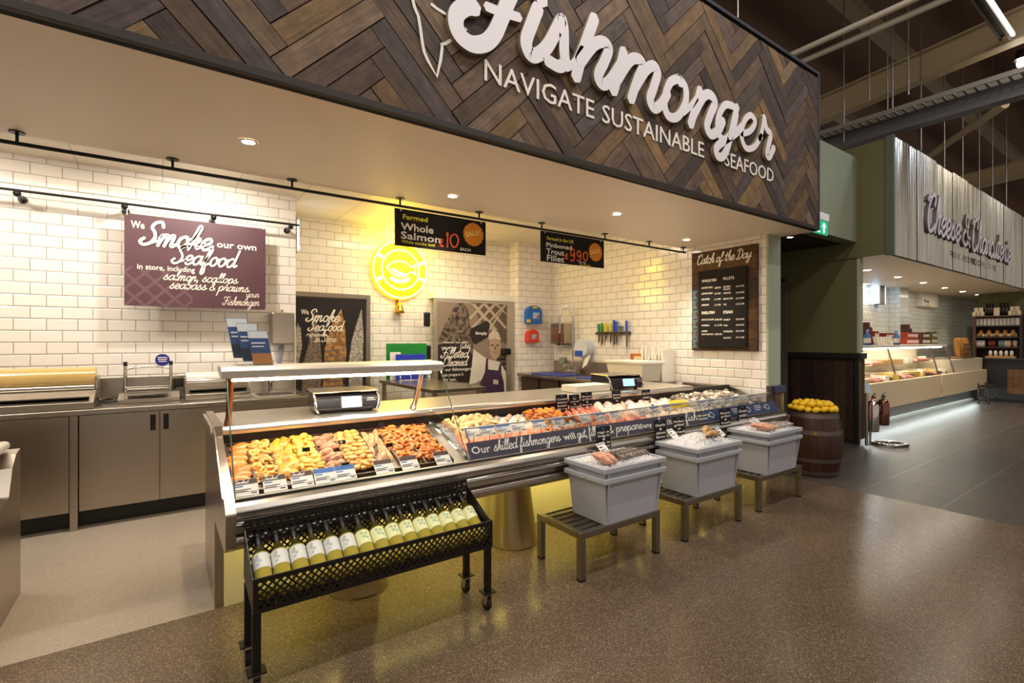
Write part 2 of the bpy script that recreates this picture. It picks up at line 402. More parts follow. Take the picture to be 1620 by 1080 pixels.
# ------------------------------------------------------------------ scene objects
def tag(o, label=None, cat=None, group=None, kind=None):
    if label: o['label'] = label
    if cat: o['category'] = cat
    if group: o['group'] = group
    if kind: o['kind'] = kind
    return o
def thing(name, loc, label, cat, group=None, rz=0):
    o = bpy.data.objects.new(name, None); COL.objects.link(o); o.location = loc; o.rotation_euler = (0, 0, rz); o.empty_display_size = .05
    return tag(o, label, cat, group)
def struct(o, label=None): o['kind'] = 'structure'; return o
def dup(o, loc=None, rot=None, label=None, group=None, parent=None):
    c = o.copy(); COL.objects.link(c)
    if parent: c.parent = parent
    for ch in list(o.children): dup(ch, parent=c)
    if loc is not None: c.location = loc
    if rot is not None: c.rotation_euler = rot
    if label: c['label'] = label
    if group: c['group'] = group
    return c
# ================================================================== THE SETTING
TILE = tilemat('white_metro_tile'); TILE2 = tilemat('cheese_tile', '#e9ebe4')
def slab(name, x0, x1, y0, y1, z0, z1, m, uv='box'):
    return struct(MB().bx(x0, x1, y0, y1, z0, z1).build(name, m, uv=uv))
YW, YB = 5.67, 6.51            # rear walls (left part, recess)
XS, XC, XE = 5.265, 5.22, 5.474  # right-hand walls
YF = 2.36                      # fascia plane
slab('wall_left', -4.5, 1.164, YW, YW+1.0, 0, CEIL, TILE)
slab('wall_back', 1.164, 5.6, YB, YB+.15, 0, CEIL, TILE)
slab('wall_pillar', 4.535, 5.45, 6.27, YB, 0, CEIL, TILE)
slab('wall_right', XS, XE, 3.83, 6.5, 0, CEIL, TILE)
slab('wall_front_right', XC, XE, 2.745, 3.83, 0, SOF, TILE)
SOFM = mat('soffit_paint', '#e8dac6', .45, noise=(.7, .04))
slab('ceiling', -4.5, 5.487, YF+.03, 3.75, SOF, CEIL+.03, SOFM)
CEILM = tilemat('rear_ceiling_panel', '#e6dccb', '#a89a86', .6, 1.2, .003, .5, .004, 0, .0)
slab('ceiling_rear', -4.5, 5.6, 3.75, 6.7, CEIL, CEIL+.1, CEILM)
# floors
def terrazzo(name, base, chip, dark, rough, sc):
    k = NT(name); tc = k.n('ShaderNodeTexCoord')
    v = k.n('ShaderNodeTexVoronoi'); v.inputs['Scale'].default_value = sc; k.l(tc.outputs['Object'], v.inputs['Vector'])
    nz = k.n('ShaderNodeTexNoise'); nz.inputs['Scale'].default_value = 1.3; nz.inputs['Detail'].default_value = 5; k.l(tc.outputs['Object'], nz.inputs['Vector'])
    sep = k.n('ShaderNodeSeparateColor'); k.l(v.outputs['Color'], sep.inputs[0])
    cr = k.n('ShaderNodeValToRGB'); k.l(sep.outputs[0], cr.inputs[0]); e = cr.color_ramp.elements
    e[0].position = 0; e[0].color = lin(dark); e[1].position = .22; e[1].color = lin(base)
    q = e.new(.78); q.color = lin(base); q = e.new(.93); q.color = lin(chip)
    s = k.mul(cr.outputs[0], nz.outputs[0], .78, 1.22)
    k.l(s, k.b.inputs['Base Color']); k.b.inputs['Roughness'].default_value = rough; k.b.inputs['Specular IOR Level'].default_value = .36
    return k.m
XD, YL = 5.345, 3.05
T1 = terrazzo('polished_terrazzo', '#605143', '#93816c', '#463a30', .2, 260)
T2 = terrazzo('pale_safety_floor', '#93877a', '#a99d8f', '#7d7266', .5, 300)
slab('floor', -8, XD, -6, YL, -.1, 0, T1)
slab('floor_rear', -8, XD, YL, 7, -.1, 0, T2)
k = NT('dark_slate_tile'); uvn = k.n('ShaderNodeUVMap'); uvn.uv_map = 'uv'
mp = k.n('ShaderNodeMapping'); mp.inputs['Location'].default_value = (-.2, -.15, 0); k.l(uvn.outputs[0], mp.inputs[0])
br = k.n('ShaderNodeTexBrick'); k.l(mp.outputs[0], br.inputs['Vector']); br.offset = .5
br.inputs['Scale'].default_value = 1; br.inputs['Brick Width'].default_value = 2.4; br.inputs['Row Height'].default_value = .595; br.inputs['Mortar Size'].default_value = .004
br.inputs['Color1'].default_value = lin('#514941'); br.inputs['Color2'].default_value = lin('#463f38'); br.inputs['Mortar'].default_value = lin('#847a6c')
m2 = k.n('ShaderNodeMapping'); m2.inputs['Scale'].default_value = (1.2, 7, 1); k.l(uvn.outputs[0], m2.inputs[0])
nz = k.n('ShaderNodeTexNoise'); nz.inputs['Scale'].default_value = 2; nz.inputs['Detail'].default_value = 6; k.l(m2.outputs[0], nz.inputs['Vector'])
k.l(k.mul(br.outputs['Color'], nz.outputs[0], .55, 1.45), k.b.inputs['Base Color']); k.b.inputs['Roughness'].default_value = .36; k.b.inputs['Specular IOR Level'].default_value = .35
slab('floor_right', XD, 30, -6, 7, -.1, 0, k.m)

# ---- fascia boards, herringbone of reclaimed timber
def clip(poly, x0, y0, x1, y1):
    for ax, lim, sg in ((0, x0, 1), (0, x1, -1), (1, y0, 1), (1, y1, -1)):
        out = []
        for i in range(len(poly)):
            a, b = poly[i], poly[(i+1) % len(poly)]
            da, db = (a[ax]-lim)*sg, (b[ax]-lim)*sg
            if da >= 0: out.append(a)
            if da*db < 0:
                t = da/(da-db); out.append((a[0]+(b[0]-a[0])*t, a[1]+(b[1]-a[1])*t))
        poly = out
        if len(poly) < 3: return []
    return poly
FX0, FX1, FZ0, FZ1 = -3.0, 5.455, 2.575, 4.085
PLANK = vcolmat('reclaimed_timber')
TIM = ['#54443a', '#5d4b3f', '#4b3d37', '#66533f', '#4c4240', '#735b40', '#5a4b45', '#463c3a', '#6b5848', '#5b4a3a', '#7d6546', '#514640']
def herringbone(fr, x0, y0, x1, y1, L, n, ox, oy, seed):
    rr = random.Random(seed); mb = MB(); mb.col = []; uvs = []; Wd = L/n; c = math.sqrt(.5); g = .0026
    span = int((abs(x1-x0)+abs(y1-y0))/Wd)+3*n
    def put(a0, b0, a1, b1, horiz):
        a0 += g; b0 += g; a1 -= g; b1 -= g
        q = [((a-b)*c+ox, (a+b)*c+oy) for a, b in ((a0, b0), (a1, b0), (a1, b1), (a0, b1))]
        p = clip(q, x0, y0, x1, y1)
        if len(p) < 3: return
        d = .018+rr.random()*.007; col = lin(rr.choice(TIM)); f = .75+.6*rr.random(); col = (col[0]*f, col[1]*f, col[2]*f, 1)
        off = (rr.random()*20, rr.random()*20); nf = len(mb.f)
        def uvof(x, y):
            x -= ox; y -= oy; a = (x+y)*c; b = (y-x)*c
            return (a+off[0], b+off[1]) if horiz else (b+off[0], a+off[1])
        area = sum(p[i][0]*p[(i+1) % len(p)][1]-p[(i+1) % len(p)][0]*p[i][1] for i in range(len(p)))
        if area < 0: p = p[::-1]
        mb.prism(p, fr, 0, d)
        m = len(p)
        mb.col += [col]*(len(mb.f)-nf)
        uvs.extend(uvof(*q) for q in p); uvs.extend(uvof(*q) for q in p[::-1])
        for i in range(m):
            for q in (p[i], p[(i+1) % m], p[(i+1) % m], p[i]): uvs.append(uvof(*q))
    for j in range(-span, span):
        for mm in range(-8, 9):
            a = j+2*n*mm
            put(a*Wd, j*Wd, (a+n)*Wd, (j+1)*Wd, True)
            b = j-(2*n-1)-2*n*mm
            put(j*Wd, b*Wd, (j+1)*Wd, (b+n)*Wd, False)
    return mb, uvs
NAVY = mat('navy_edge_trim', '#2b2c38', .5)
FFR = Frame((0, YF, 0), (1, 0, 0), (0, 0, 1))
fs = thing('fascia_sign', (1.2, YF+.03, SOF), 'long reclaimed-timber herringbone fascia with big white script lettering above the fish counter', 'shop sign')
mb, uvs = herringbone(FFR, FX0, FZ0, FX1, FZ1, .62, 6, 3.08, 3.0, 3)
mb.build('timber_panel', PLANK, fs, uv=uvs)
MB().bx(FX0-.03, FX1+.03, YF, YF+.03, SOF, FZ1+.03).build('backing_board', mat('dark_gap', '#120d0a', .9), fs)
MB().bx(FX0-.03, FX1+.03, YF-.03, YF-.0005, SOF+.0005, FZ0).build('bottom_trim', mat('fascia_bottom_trim', '#2a211a', .6), fs, bevel=.002)
MB().bx(FX0-.03, FX1+.03, YF-.03, YF+.05, FZ1+.0305, FZ1+.06).bx(FX1, FX1+.03, YF-.03, YF-.0005, FZ0+.0005, FZ1+.03).build('edge_trim', NAVY, fs, bevel=.002)
# script letters: strokes traced on the fascia plane
YLET = YF-.058
LFR = Frame((0, YF-.027, 0), (1, 0, 0), (0, 0, 1))
def tr(pts, sx, ox, oy=0): 
    out = []
    for a, b in pts:
        q = P(ox+a/sx, oy+b/sx, Y=YLET); out.append((q.x, q.z))
    return out
LETW = mat('white_sign_acrylic', '#efeaf0', .35); LETS = mat('sign_letter_side', '#8f8165', .5)
def letters(name, strokes):
    mb = MB()
    for i, (pts, w) in enumerate(strokes):
        mb.ribbon(pts, w, LFR, .0005, .030+(i % 6)*.00015, 0, k=8)
    nfl = []
    for i, f in enumerate(mb.f):
        a, b, c = [Vector(mb.v[j]) for j in f[:3]]; nn = (b-a).cross(c-a)
        if nn.length > 0 and abs(nn.normalized().y) < .5: mb.m[i] = 1
    mb.build(name, [LETW, LETS], fs)
A_ = lambda p: tr(p, 4.91, 620); B_ = lambda p: tr(p, 3.6, 880)
w0 = .093
letters('script_letter', [(A_([(640, 55), (575, 52), (510, 100), (500, 190), (540, 280), (630, 342), (730, 330), (800, 260), (850, 150), (900, 20), (940, -70), (985, -190)]), w0),
   (A_([(745, 52), (850, 92), (985, 132)]), .055), (A_([(560, -60), (760, -140), (1000, -160), (1180, -140)]), w0*.8)])
letters('script_letter', [(A_([(1135, 65), (1090, 180), (1045, 320), (1075, 420), (1130, 425), (1215, 350), (1315, 160)]), .085), (A_([(1160, -12), (1172, 2)]), .085), (A_([(1318, 150), (1322, 240)]), .055)])
letters('script_letter', [(A_([(1325, 150), (1338, 230), (1340, 400), (1345, 480), (1300, 515), (1215, 470)]), .078), (B_([(60, 385), (110, 350), (150, 260), (190, 160)]), .05), (A_([(1200, 438), (1222, 460)]), .05)])
letters('script_letter', [(B_([(218, 105), (160, 270), (115, 435)]), .083), (B_([(128, 335), (152, 285)]), .06), (B_([(345, 425), (366, 380)]), .06), (B_([(140, 350), (215, 255), (270, 238), (300, 275), (275, 350), (240, 430), (265, 480), (310, 455), (365, 370)]), .078)])
letters('script_letter', [(B_([(385, 295), (360, 400), (328, 515)]), .08), (B_([(350, 450), (420, 345), (470, 335), (495, 375), (465, 450), (428, 562)]), .078),
   (B_([(445, 505), (510, 400), (555, 375), (578, 415), (555, 500), (535, 565), (560, 615), (600, 590), (635, 530)]), .078)])
letters('script_letter', [(B_([(702, 446), (650, 470), (618, 570), (636, 655), (690, 664), (735, 590), (738, 500), (702, 446)]), .068), (B_([(725, 640), (770, 600), (800, 560)]), .05), (B_([(700, 450), (708, 475)]), .06)])
letters('script_letter', [(B_([(820, 515), (795, 610), (768, 705)]), .08), (B_([(785, 650), (840, 550), (880, 540), (905, 585), (880, 650), (860, 720), (885, 765), (925, 740), (950, 690)]), .078)])
letters('script_letter', [(B_([(1010, 605), (962, 598), (924, 670), (924, 755), (962, 795), (1008, 735), (1028, 650)]), .062), (B_([(1030, 610), (1005, 720), (980, 830), (950, 890), (920, 885), (915, 840), (960, 800), (1020, 760), (1060, 720)]), .07), (B_([(990, 780), (1010, 740)]), .055)])
letters('script_letter', [(B_([(1058, 760), (1105, 745), (1134, 695), (1108, 655), (1072, 690), (1056, 770), (1082, 842), (1130, 835), (1168, 775)]), .054)])
letters('script_letter', [(B_([(1160, 790), (1176, 730), (1185, 668)]), .05), (B_([(1185, 668), (1198, 730), (1222, 768), (1208, 835), (1202, 880), (1216, 892), (1240, 842)]), .062)])
tg = MB()
def fit_text(mb, s, p0, p1, pxh, Y, fr_o, m=0, d=.002, bold=0, back=None, h=None):
    a = P(*p0, Y=Y); b = P(*p1, Y=Y)
    text(mb, s, a.x-fr_o.o.x, a.z-fr_o.o.z, h, fr_o, d, m, w=b.x-a.x, bold=bold, back=back)
a = P(771, 123, Y=YLET); zb = a.z
TF = Frame((0, YF-.026, 0), (1, 0, 0), (0, 0, 1))
hcap = .118
for s, xa, xb in (('NAVIGATE', 771, 945), ('SUSTAINABLE', 958, 1119), ('SEAFOOD', 1152, 1229)):
    xa = P(xa, 200, Y=YLET).x; xb = P(xb, 200, Y=YLET).x
    tg = MB(); text(tg, s, xa, zb, hcap, TF, .003, 0, w=xb-xa, bold=.001, back=.0002); tg.build('tagline_word', PRINTW, fs)

fo = MB()
for pts in ([(175, -60), (195, 30), (225, 100), (240, 190), (255, 300), (270, 380), (300, 450), (370, 575), (400, 440), (412, 340), (405, 325), (440, 315), (480, 290)], [(330, 10), (375, 45), (430, 80)], [(560, 175), (600, 205), (570, 230)]):
    fo.ribbon(A_(pts), .017, TF, None, .0025, 0, False)
fo.build('fish_outline', PRINTW, fs)

# ---- passage to the right of the fish counter, green walls
GREEN = mat('sage_green_paint', '#858a70', .6, noise=(1.5, .08)); OLIVE = mat('olive_green_paint', '#66623c', .65, noise=(1, .05))
PALE = mat('pale_green_trim', '#a9b39c', .5)
struct(MB().bx(XC+.0, XE, 2.72, 2.7445, .935, SOF).build('trim_1', PALE))
slab('wall_bulkhead', XE+.006, 7.755, 2.83, 3.0, H+1.33, H+2.48, GREEN)
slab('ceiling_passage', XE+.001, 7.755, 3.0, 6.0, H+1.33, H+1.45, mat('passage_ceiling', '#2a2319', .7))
slab('wall_green', 7.76, 7.87, 2.83, 6.0, 0, H+2.6, OLIVE)
slab('wall_passage_end', XE, 7.76, 6.0, 6.1, 0, H+1.4, OLIVE)
slab('wall_green_upper', 7.74, 7.759, 2.47, 3.9, H+1.117, H+2.63, OLIVE)
struct(MB().bx(7.755, 7.875, 2.80, 2.829, 1.245, H+1.11).build('trim_2', PALE))
# dark wainscot of old planks on the green wall
def planks(mb, fr, x0, y0, x1, y1, nw, cols, seed, d0=0, d1=.015):
    rr = random.Random(seed); mb.col = mb.col or []; uvs = []; x = x0
    while x < x1-.01:
        w = nw*(.75+.5*rr.random()); xe = min(x+w, x1); p = rect(x+.0015, y0, xe-.0015, y1); nf = len(mb.f)
        mb.prism(p, fr, d0, d1+rr.random()*.004); c = lin(rr.choice(cols)); f = .7+.6*rr.random(); o = rr.random()*30
        mb.col += [tuple(q*f for q in c[:3])+(1,)]*(len(mb.f)-nf)
        uvs.extend((q[1]+o, q[0]+o) for q in p); uvs.extend((q[1]+o, q[0]+o) for q in p[::-1])
        for i in range(4): uvs.extend((q[1]+o, q[0]+o) for q in (p[i], p[(i+1) % 4], p[(i+1) % 4], p[i]))
        x = xe
    return uvs
WF = Frame((7.755, 4.4, 0), (0, -1, 0), (0, 0, 1))
w = thing('plank_wainscot', (7.75, 3.4, 0), 'dark old-plank wainscot with black cap on the green wall behind the lemon barrel', 'wall panelling')
mb = MB(); u = planks(mb, WF, .06, .06, 1.54, 1.16, .15, ['#3a241a', '#2c1c15', '#46301f', '#30211a'], 5, .0, .02); mb.build('plank_panel', PLANK, w, uv=u)
MB().bx(7.70, 7.754, 2.80, 4.4, 1.165, 1.24).bx(7.72, 7.754, 2.80, 4.4, 0, .058).bx(7.715, 7.754, 2.80, 2.85, .06, 1.163).build('frame', BLACK, w, bevel=.003)
WF2 = Frame((7.74, 2.824, 0), (1, 0, 0), (0, 0, 1))
mb = MB(); u = planks(mb, WF2, 0, .06, .20, 1.16, .1, ['#6b5642', '#57442f', '#4a3a2c'], 8, .0, .02); mb.build('end_planks', PLANK, w, uv=u)
MB().bx(7.73, 7.90, 2.76, 2.799, 1.165, 1.24).build('cap', NAVY, w, bevel=.003)
# planked post on the end of the tiled wall
w = thing('wainscot_post', (5.35, 2.7, 0), 'weathered-plank post with navy cap at the end of the tiled catch-board wall', 'post')
mb = MB(); u = planks(mb, Frame((XC+.06, 2.715, 0), (1, 0, 0), (0, 0, 1)), 0, 0, .20, .86, .075, ['#8d7658', '#6f5a43', '#7b6a55', '#5e4c3c'], 11, 0, .03); mb.build('planks', PLANK, w, uv=u)
MB().bx(XC+.045, XE+.015, 2.665, 2.7155, .862, .934).build('cap', mat('navy_cap', '#39435f', .5), w, bevel=.004)
MB().bx(XC+.0, XC+.044, 2.69, 2.719, 0, .933).build('side_strip', mat('dark_side_strip', '#3a2e25', .6), w)
# door in the passage
d = struct(MB().bx(7.70, 7.757, 3.78, 4.75, 0, 2.35).build('door_1', mat('dark_door', '#1b1713', .5)))
struct(MB().bx(7.66, 7.699, 3.72, 3.80, 0, 2.30).build('trim_3', mat('door_frame_grey', '#5b5549', .4)))
MB().bx(7.64, 7.699, 3.83, 3.87, .9, 1.7).build('door_handle', STEEL, d)

# ---- cheese shop shell
struct(MB().bx(7.765, 20.9, 2.47, 4.1, H+1.117, H+1.3).build('ceiling_cheese', mat('cheese_soffit', '#cfc0aa', .45)))
slab('wall_cheese', 7.87, 22, 4.1, 4.2, 0, H+1.117, TILE2)
slab('wall_far', 21.0, 21.1, -4, 4.1, 0, H+1.7, OLIVE)
slab('wall_cheese_pillar', 12.9, 13.4, 3.9, 4.1, 0, H+1.117, TILE2)
# ---- hall shell
HALL = mat('hall_roof', '#6b4f3e', .8, noise=(.8, .25)); HALLW = mat('hall_wall', '#241b1a', .9)
slab('ceiling_hall', -10, 40, -10, 20, 7.1, 7.3, HALL)
slab('wall_hall_back', -10, 40, 14, 14.2, 0, 7.1, HALLW)
slab('wall_hall_right', 34, 34.2, -10, 14, 0, 7.1, HALLW)

# ================================================================== OVERHEAD STEELWORK
CREAM = mat('cream_beam_paint', '#b9a584', .6, noise=(2, .08))
def beamI(name, p0, p1, h, w, m, label, cat='beam', group=None):
    p0, p1 = Vector(p0), Vector(p1); d = p1-p0; L = d.length; ex = d.normalized(); side = ex.cross(Vector((0, 0, 1))).normalized(); up = side.cross(ex)
    mb = MB(); c = (p0+p1)/2
    mb.obx(c, ex*L/2, side*.012, up*(h/2-.0))
    mb.obx(c+up*(h/2), ex*L/2, side*w/2, up*.012); mb.obx(c-up*(h/2), ex*L/2, side*w/2, up*.012)
    return tag(mb.build(name, m), label, cat, group)
beamI('rafter', (9.4, -2.0, 5.95), (9.4, 8, 5.06), .40, .2, CREAM, 'cream-painted steel roof beam crossing above the shop fascias')
beamI('rafter', (17.5, -4.0, 6.2), (17.5, 9, 5.2), .40, .2, CREAM, 'far cream roof beam beyond the corrugated fascia')
PUR = mat('purlin_steel', '#9a8a74', .6, .1, noise=(2, .2))
ys = (6.6, 4.9, 3.2, 1.5)
for y in ys:
    tag(MB().bx(-2, 30, y-.07, y+.07, 6.42, 6.62).bx(-2, 30, y-.1, y+.1, 6.40, 6.425).build('purlin', PUR), 'grey-brown roof purlin running along the shop fronts under the dark roof', 'roof purlin', 'roof purlins')
PIPE = mat('white_pipe', '#c9bfae', .5)
a = P(1258, 84, X=6.6); tag(MB().cyl((6.6, 7.5, a.z), (6.6, -2, a.z), .035).build('ceiling_pipe', PIPE), 'upper of two white ceiling pipes over the end of the timber fascia', 'pipe', 'ceiling pipes')
a = P(1270, 97, X=6.75); tag(MB().cyl((6.75, 7.5, a.z), (6.75, -2, a.z), .035).build('ceiling_pipe', PIPE), 'lower of two white ceiling pipes over the end of the timber fascia', 'pipe', 'ceiling pipes')
CHAN = mat('grey_channel', '#6c6a70', .45, .3)
a = P(1412, 200, X=8.25)
tag(MB().bx(8.16, 8.34, -2, 6.5, a.z-.1, a.z+.1).build('steel_channel', CHAN), 'blue-grey steel channel spanning just above the corner of the corrugated fascia', 'steel beam')
# cable tray
tz = P(1412, 182, X=8.0).z; mb = MB()
for sx in (-.09, .09): mb.bx(8.0+sx-.006, 8.0+sx+.006, -1.5, 5.5, tz, tz+.06)
for i in range(70): y = -1.45+i*.1; mb.bx(7.915, 8.085, y, y+.03, tz, tz+.01)
tag(mb.build('cable_tray', mat('galvanised_tray', '#9a948a', .4, .5)), 'perforated galvanised cable tray hanging above the blue-grey channel', 'cable tray')
# diagonal brace
a = P(1475, 245, Y=5); b = P(1590, 168, Y=2.5)
tag(MB().cyl(P(1465, 250, X=12), P(1590, 165, X=10.5), .06).build('diagonal_brace', CREAM), 'slanting pale brace between roof beam and channel, above the corrugated fascia', 'brace')
# suspended linear luminaire and its rail
zl = P(1590, 42, Y=1.57).z
t = thing('linear_luminaire', (8.8, 1.57, zl), 'suspended linear light with perforated rail at the top right', 'ceiling light')
MB().bx(7.6, 9.25, 1.54, 1.57, zl, zl+.04).build('light_tube', mat('luminaire_tube', '#ffffff', emit=('#fff6e6', 2.2)), t)
mb = MB(); mb.bx(6.3, 9.25, 1.571, 1.60, zl-.03, zl+.10)
for i in range(58): mb.bx(6.32+i*.05, 6.345+i*.05, 1.601, 1.66, zl+.02, zl+.06)
mb.bx(6.3, 9.25, 1.66, 1.69, zl+.0, zl+.09).build('perforated_rail', mat('luminaire_rail', '#6f685f', .5, .6), t)
sp = P(1617, 100, X=9.8)
t = thing('spotlight', sp, 'glaring spotlight beside the linear light at the right edge', 'ceiling light')
MB().ell(sp, .06, .06, .06).build('bulb', mat('spot_bulb', '#ffffff', emit=('#fff1d8', 40)), t)
MB().cyl(sp+Vector((0, 0, .05)), sp+Vector((0, 0, .18)), .09, .06).build('lamp_housing', BLACKM, t)
# high-bay lamp far right
hb = P(1606, 262, Y=3.75)
t = thing('high_bay_lamp', hb, 'grey dome high-bay lamp hanging at the right edge of the hall', 'ceiling light')
MB().lathe([(.0, .30), (.10, .30), (.16, .22), (.30, .08), (.33, 0), (.30, .0), (.0, .05)], hb, 20).build('dome', mat('lamp_dome', '#8f8c88', .5), t)
MB().cyl(hb+Vector((0, 0, .3)), (hb.x, hb.y, 7.09), .008, n=6).build('suspension_rod', STEEL, t)
# suspension rods
for i, (px, py) in enumerate(((1404, 186), (1412, 184), (1437, 150), (1457, 238), (1494, 265), (1523, 290), (1549, 303), (1335, 225), (1375, 160), (1570, 320), (1592, 330), (1606, 180))):
    q = P(px, py, X=8.0) if px < 1440 else P(px, py, Y=2.5)
    tag(MB().cyl(q, (q.x, q.y, 7.095), .009, n=6).build('suspension_rod', mat('rod_steel', '#8a8782', .4, .8)), 'thin steel suspension rod hanging from the dark roof', 'rod', 'roof suspension rods')
for (py0, Y) in ((318, 4.6), (345, 5.6)):
    a = P(1575, py0, Y=Y); tag(MB().cyl((a.x-2, Y, a.z), (a.x+12, Y, a.z), .04).build('far_pipe', PIPE), 'far white pipe behind the corrugated fascia', 'pipe', 'far pipes')
a = P(1543, 270, Y=8); tag(MB().cyl((a.x, 8, 0), (a.x, 8, 7.1), .09).build('red_pipe', mat('red_pipe', '#5e1512', .5)), 'dark red vertical sprinkler pipe in the gloom above the corrugated fascia', 'pipe')
q = P(1283, 38, X=5.4)
q = P(1167, 20, Y=3.0); tag(MB().cyl((q.x, 3.0, 4.3), (q.x, 3.0, 7.09), .012, n=6).build('fascia_hanger', STEEL), 'steel hanger rod standing up behind the top edge of the timber fascia', 'rod')
# louvred daylight strips behind the fascia end
for i, (p0, p1) in enumerate((((1298, 190), (1330, 210)), ((1298, 203), (1347, 218)))):
    pass
# ================================================================== CHEESE SHOP FASCIA
GALV = NT('galvanised_sheet'); k = GALV
tc = k.n('ShaderNodeTexCoord'); mp = k.n('ShaderNodeMapping'); mp.inputs['Scale'].default_value = (2.6, 2.6, .10); k.l(tc.outputs['Object'], mp.inputs[0])
nz = k.n('ShaderNodeTexNoise'); nz.inputs['Scale'].default_value = 5; nz.inputs['Detail'].default_value = 8; nz.inputs['Roughness'].default_value = .75; k.l(mp.outputs[0], nz.inputs['Vector'])
mr = k.n('ShaderNodeMapRange'); k.l(nz.outputs[0], mr.inputs[0]); mr.inputs[3].default_value = .08; mr.inputs[4].default_value = .45; k.l(mr.outputs[0], k.b.inputs['Roughness'])
k.l(k.mul(lin('#d2d0c8'), nz.outputs[0], .1, 1.75), k.b.inputs['Base Color']); k.b.inputs['Metallic'].default_value = 1  # noise streaks paint the sheet's vertical shine into its colour
cz0, cz1, CY = H+1.105, H+2.655, 2.43
cs = thing('fascia_sign', (11.5, CY, cz0), 'corrugated galvanised metal fascia with pale script lettering over the cheese shop', 'shop sign')
x = 7.78; X1 = 15.6; si = 0
while x < X1-.05:
    wsh = min(.82, X1-x); mb = MB(); n = int(wsh/.0127); off = (si % 2)*.006; zt = cz1-RND.random()*.03
    vs = []
    for i in range(n+1):
        xx = x+wsh*i/n; yy = CY-off-.026*(.5+.5*math.cos(2*PI*(xx-x)/.09))
        vs += [(xx, yy, cz0), (xx, yy, zt)]
    mb.add(vs, [(2*i, 2*i+2, 2*i+3, 2*i+1) for i in range(n)], 0, True)
    mb.build('corrugated_sheet', GALV.m, cs); x += wsh-.01; si += 1
MB().bx(7.77, X1, CY+.003, CY+.035, cz0, cz1-.03).build('backing_board', MATS.get('dark_gap') or mat('dark_gap', '#120d0a'), cs)
MB().bx(7.715, 7.769, CY-.03, CY+.06, cz0-.005, cz1+.0).build('corner_trim', mat('corner_trim', '#56604f', .5), cs, bevel=.003)
CL = mat('cheese_letters', '#b9b2bd', .4); CLS = mat('cheese_letters_side', '#5a4f4c', .5)
CFR = Frame((0, CY-.02, 0), (1, 0, 0), (0, 0, 1))
def cx_(px, py): q = P(px, py, Y=CY-.08); return q.x, q.z
def bigscript(s, p0, p1, xh, par, sw=.2):
    mb = MB(); a = cx_(*p0); b = cx_(*p1)
    script(mb, s, a[0], a[1], xh, CFR, sw, .05, 0, w=b[0]-a[0], back=.0, slant=.2)
    for i, f in enumerate(mb.f):
        u, v, w_ = [Vector(mb.v[j]) for j in f[:3]]; nn = (v-u).cross(w_-u)
        if nn.length > 0 and abs(nn.normalized().y) < .5: mb.m[i] = 1
    mb.build('script_lettering', [CL, CLS], par)
bigscript('Cheese', (1467, 362), (1520, 378), .27, cs); bigscript('&', (1523, 385), (1536, 389), .30, cs); bigscript('Charcuterie', (1538, 394), (1600, 411), .27, cs)
mb = MB(); a = cx_(1511, 396); b = cx_(1582, 421)
text(mb, 'FINE CHEESE AND CHARCUTERIE', a[0], a[1]-.1, .10, CFR, .003, 0, w=b[0]-a[0], bold=.006); mb.build('small_lettering', BLACK, cs)

# ================================================================== FISH COUNTER
XA, XB, XG = .267, 5.16, 1.49       # left end, right end, end of the tall glass
def fx(x): return Frame((x, 0, 0), (0, 1, 0), (0, 0, 1))
ctr = thing('serve_over_counter', (2.7, 3.1, 0), 'long stainless fish counter with tall glass at its left end and dark lettered banner', 'counter')
prof = [(3.70, 0), (3.05, 0), (3.05, .472), (2.55, .472), (2.50, .50), (2.49, .655), (2.565, .705), (3.10, .90), (3.10, .965), (3.74, .965), (3.74, .0)]
MB().prism(prof, fx(.225), 0, .0415).build('end_panel', STEEL, ctr, bevel=.006)
MB().prism(prof[:8]+[(3.74, .90), (3.74, 0)], fx(5.165), 0, .035).build('end_panel', STEEL, ctr, bevel=.004)
LITM = mat('lit_end_frame_steel', '#d6d2cb', .25, 1)  # paler steel, with the canopy light's bright reflection put into the colour
MB().prism([(2.60, .735), (2.56, .712), (3.07, .90), (3.07, .965), (3.045, .965)], fx(.218), 0, .006).build('end_frame', LITM, ctr)
MB().bx(XA, XB, 3.052, 3.70, .0, .47).build('kick_panel', NT('x').m if False else mat('perforated_kick_panel', '#d8cfb4', .45, .3, bump=(160, .5, .004)), ctr)
MB().bx(XA, XB, 2.55, 3.10, .474, .482).build('underside', mat('underside_steel', '#a39a8c', .4, .6), ctr)
MB().prism([(2.55, .478), (2.52, .486), (2.50, .51), (2.50, .535), (2.52, .552), (2.55, .552)], fx(XA), 0, XB-XA).build('lower_rail', STEELH, ctr, bevel=.01, seg=3)
MB().bx(XA, XB, 2.528, 2.55, .553, .638).build('front_panel', STEELH, ctr)
MB().cyl((XA, 2.510, .60), (XB, 2.510, .60), .018, n=14).build('bumper_rail', CHROME, ctr)
MB().prism([(2.59, .700), (2.552, .695), (2.52, .675), (2.502, .655), (2.505, .640), (2.53, .648), (2.55, .64), (2.59, .64)], fx(XA), 0, XB-XA).build('tray_edge', mat('edge_steel', '#aaa59d', .3, 1, (3, .1), stretch=(1, 60, 60)), ctr, bevel=.004)
MB().bx(XA, XB, 2.545, 2.556, .6965, .702).build('glass_channel', mat('channel_shadow', '#47423d', .5), ctr)
def deck(x, t, h=0): return Vector((x, 2.63+.47*t-.3*h, .685+.155*t+.95*h))
TILT = math.atan2(.155, .47)
MB().prism([(2.60, .66), (2.60, .675), (3.12, .845), (3.12, .80)], fx(XA), 0, XB-XA).build('display_deck', mat('deck_steel', '#8b847a', .35, .8), ctr)
MB().prism([(3.121, .70), (3.121, .925), (3.15, .925), (3.15, .70)], fx(XA), 0, XB-XA).build('back_riser', mat('dark_riser', '#241c17', .4), ctr)
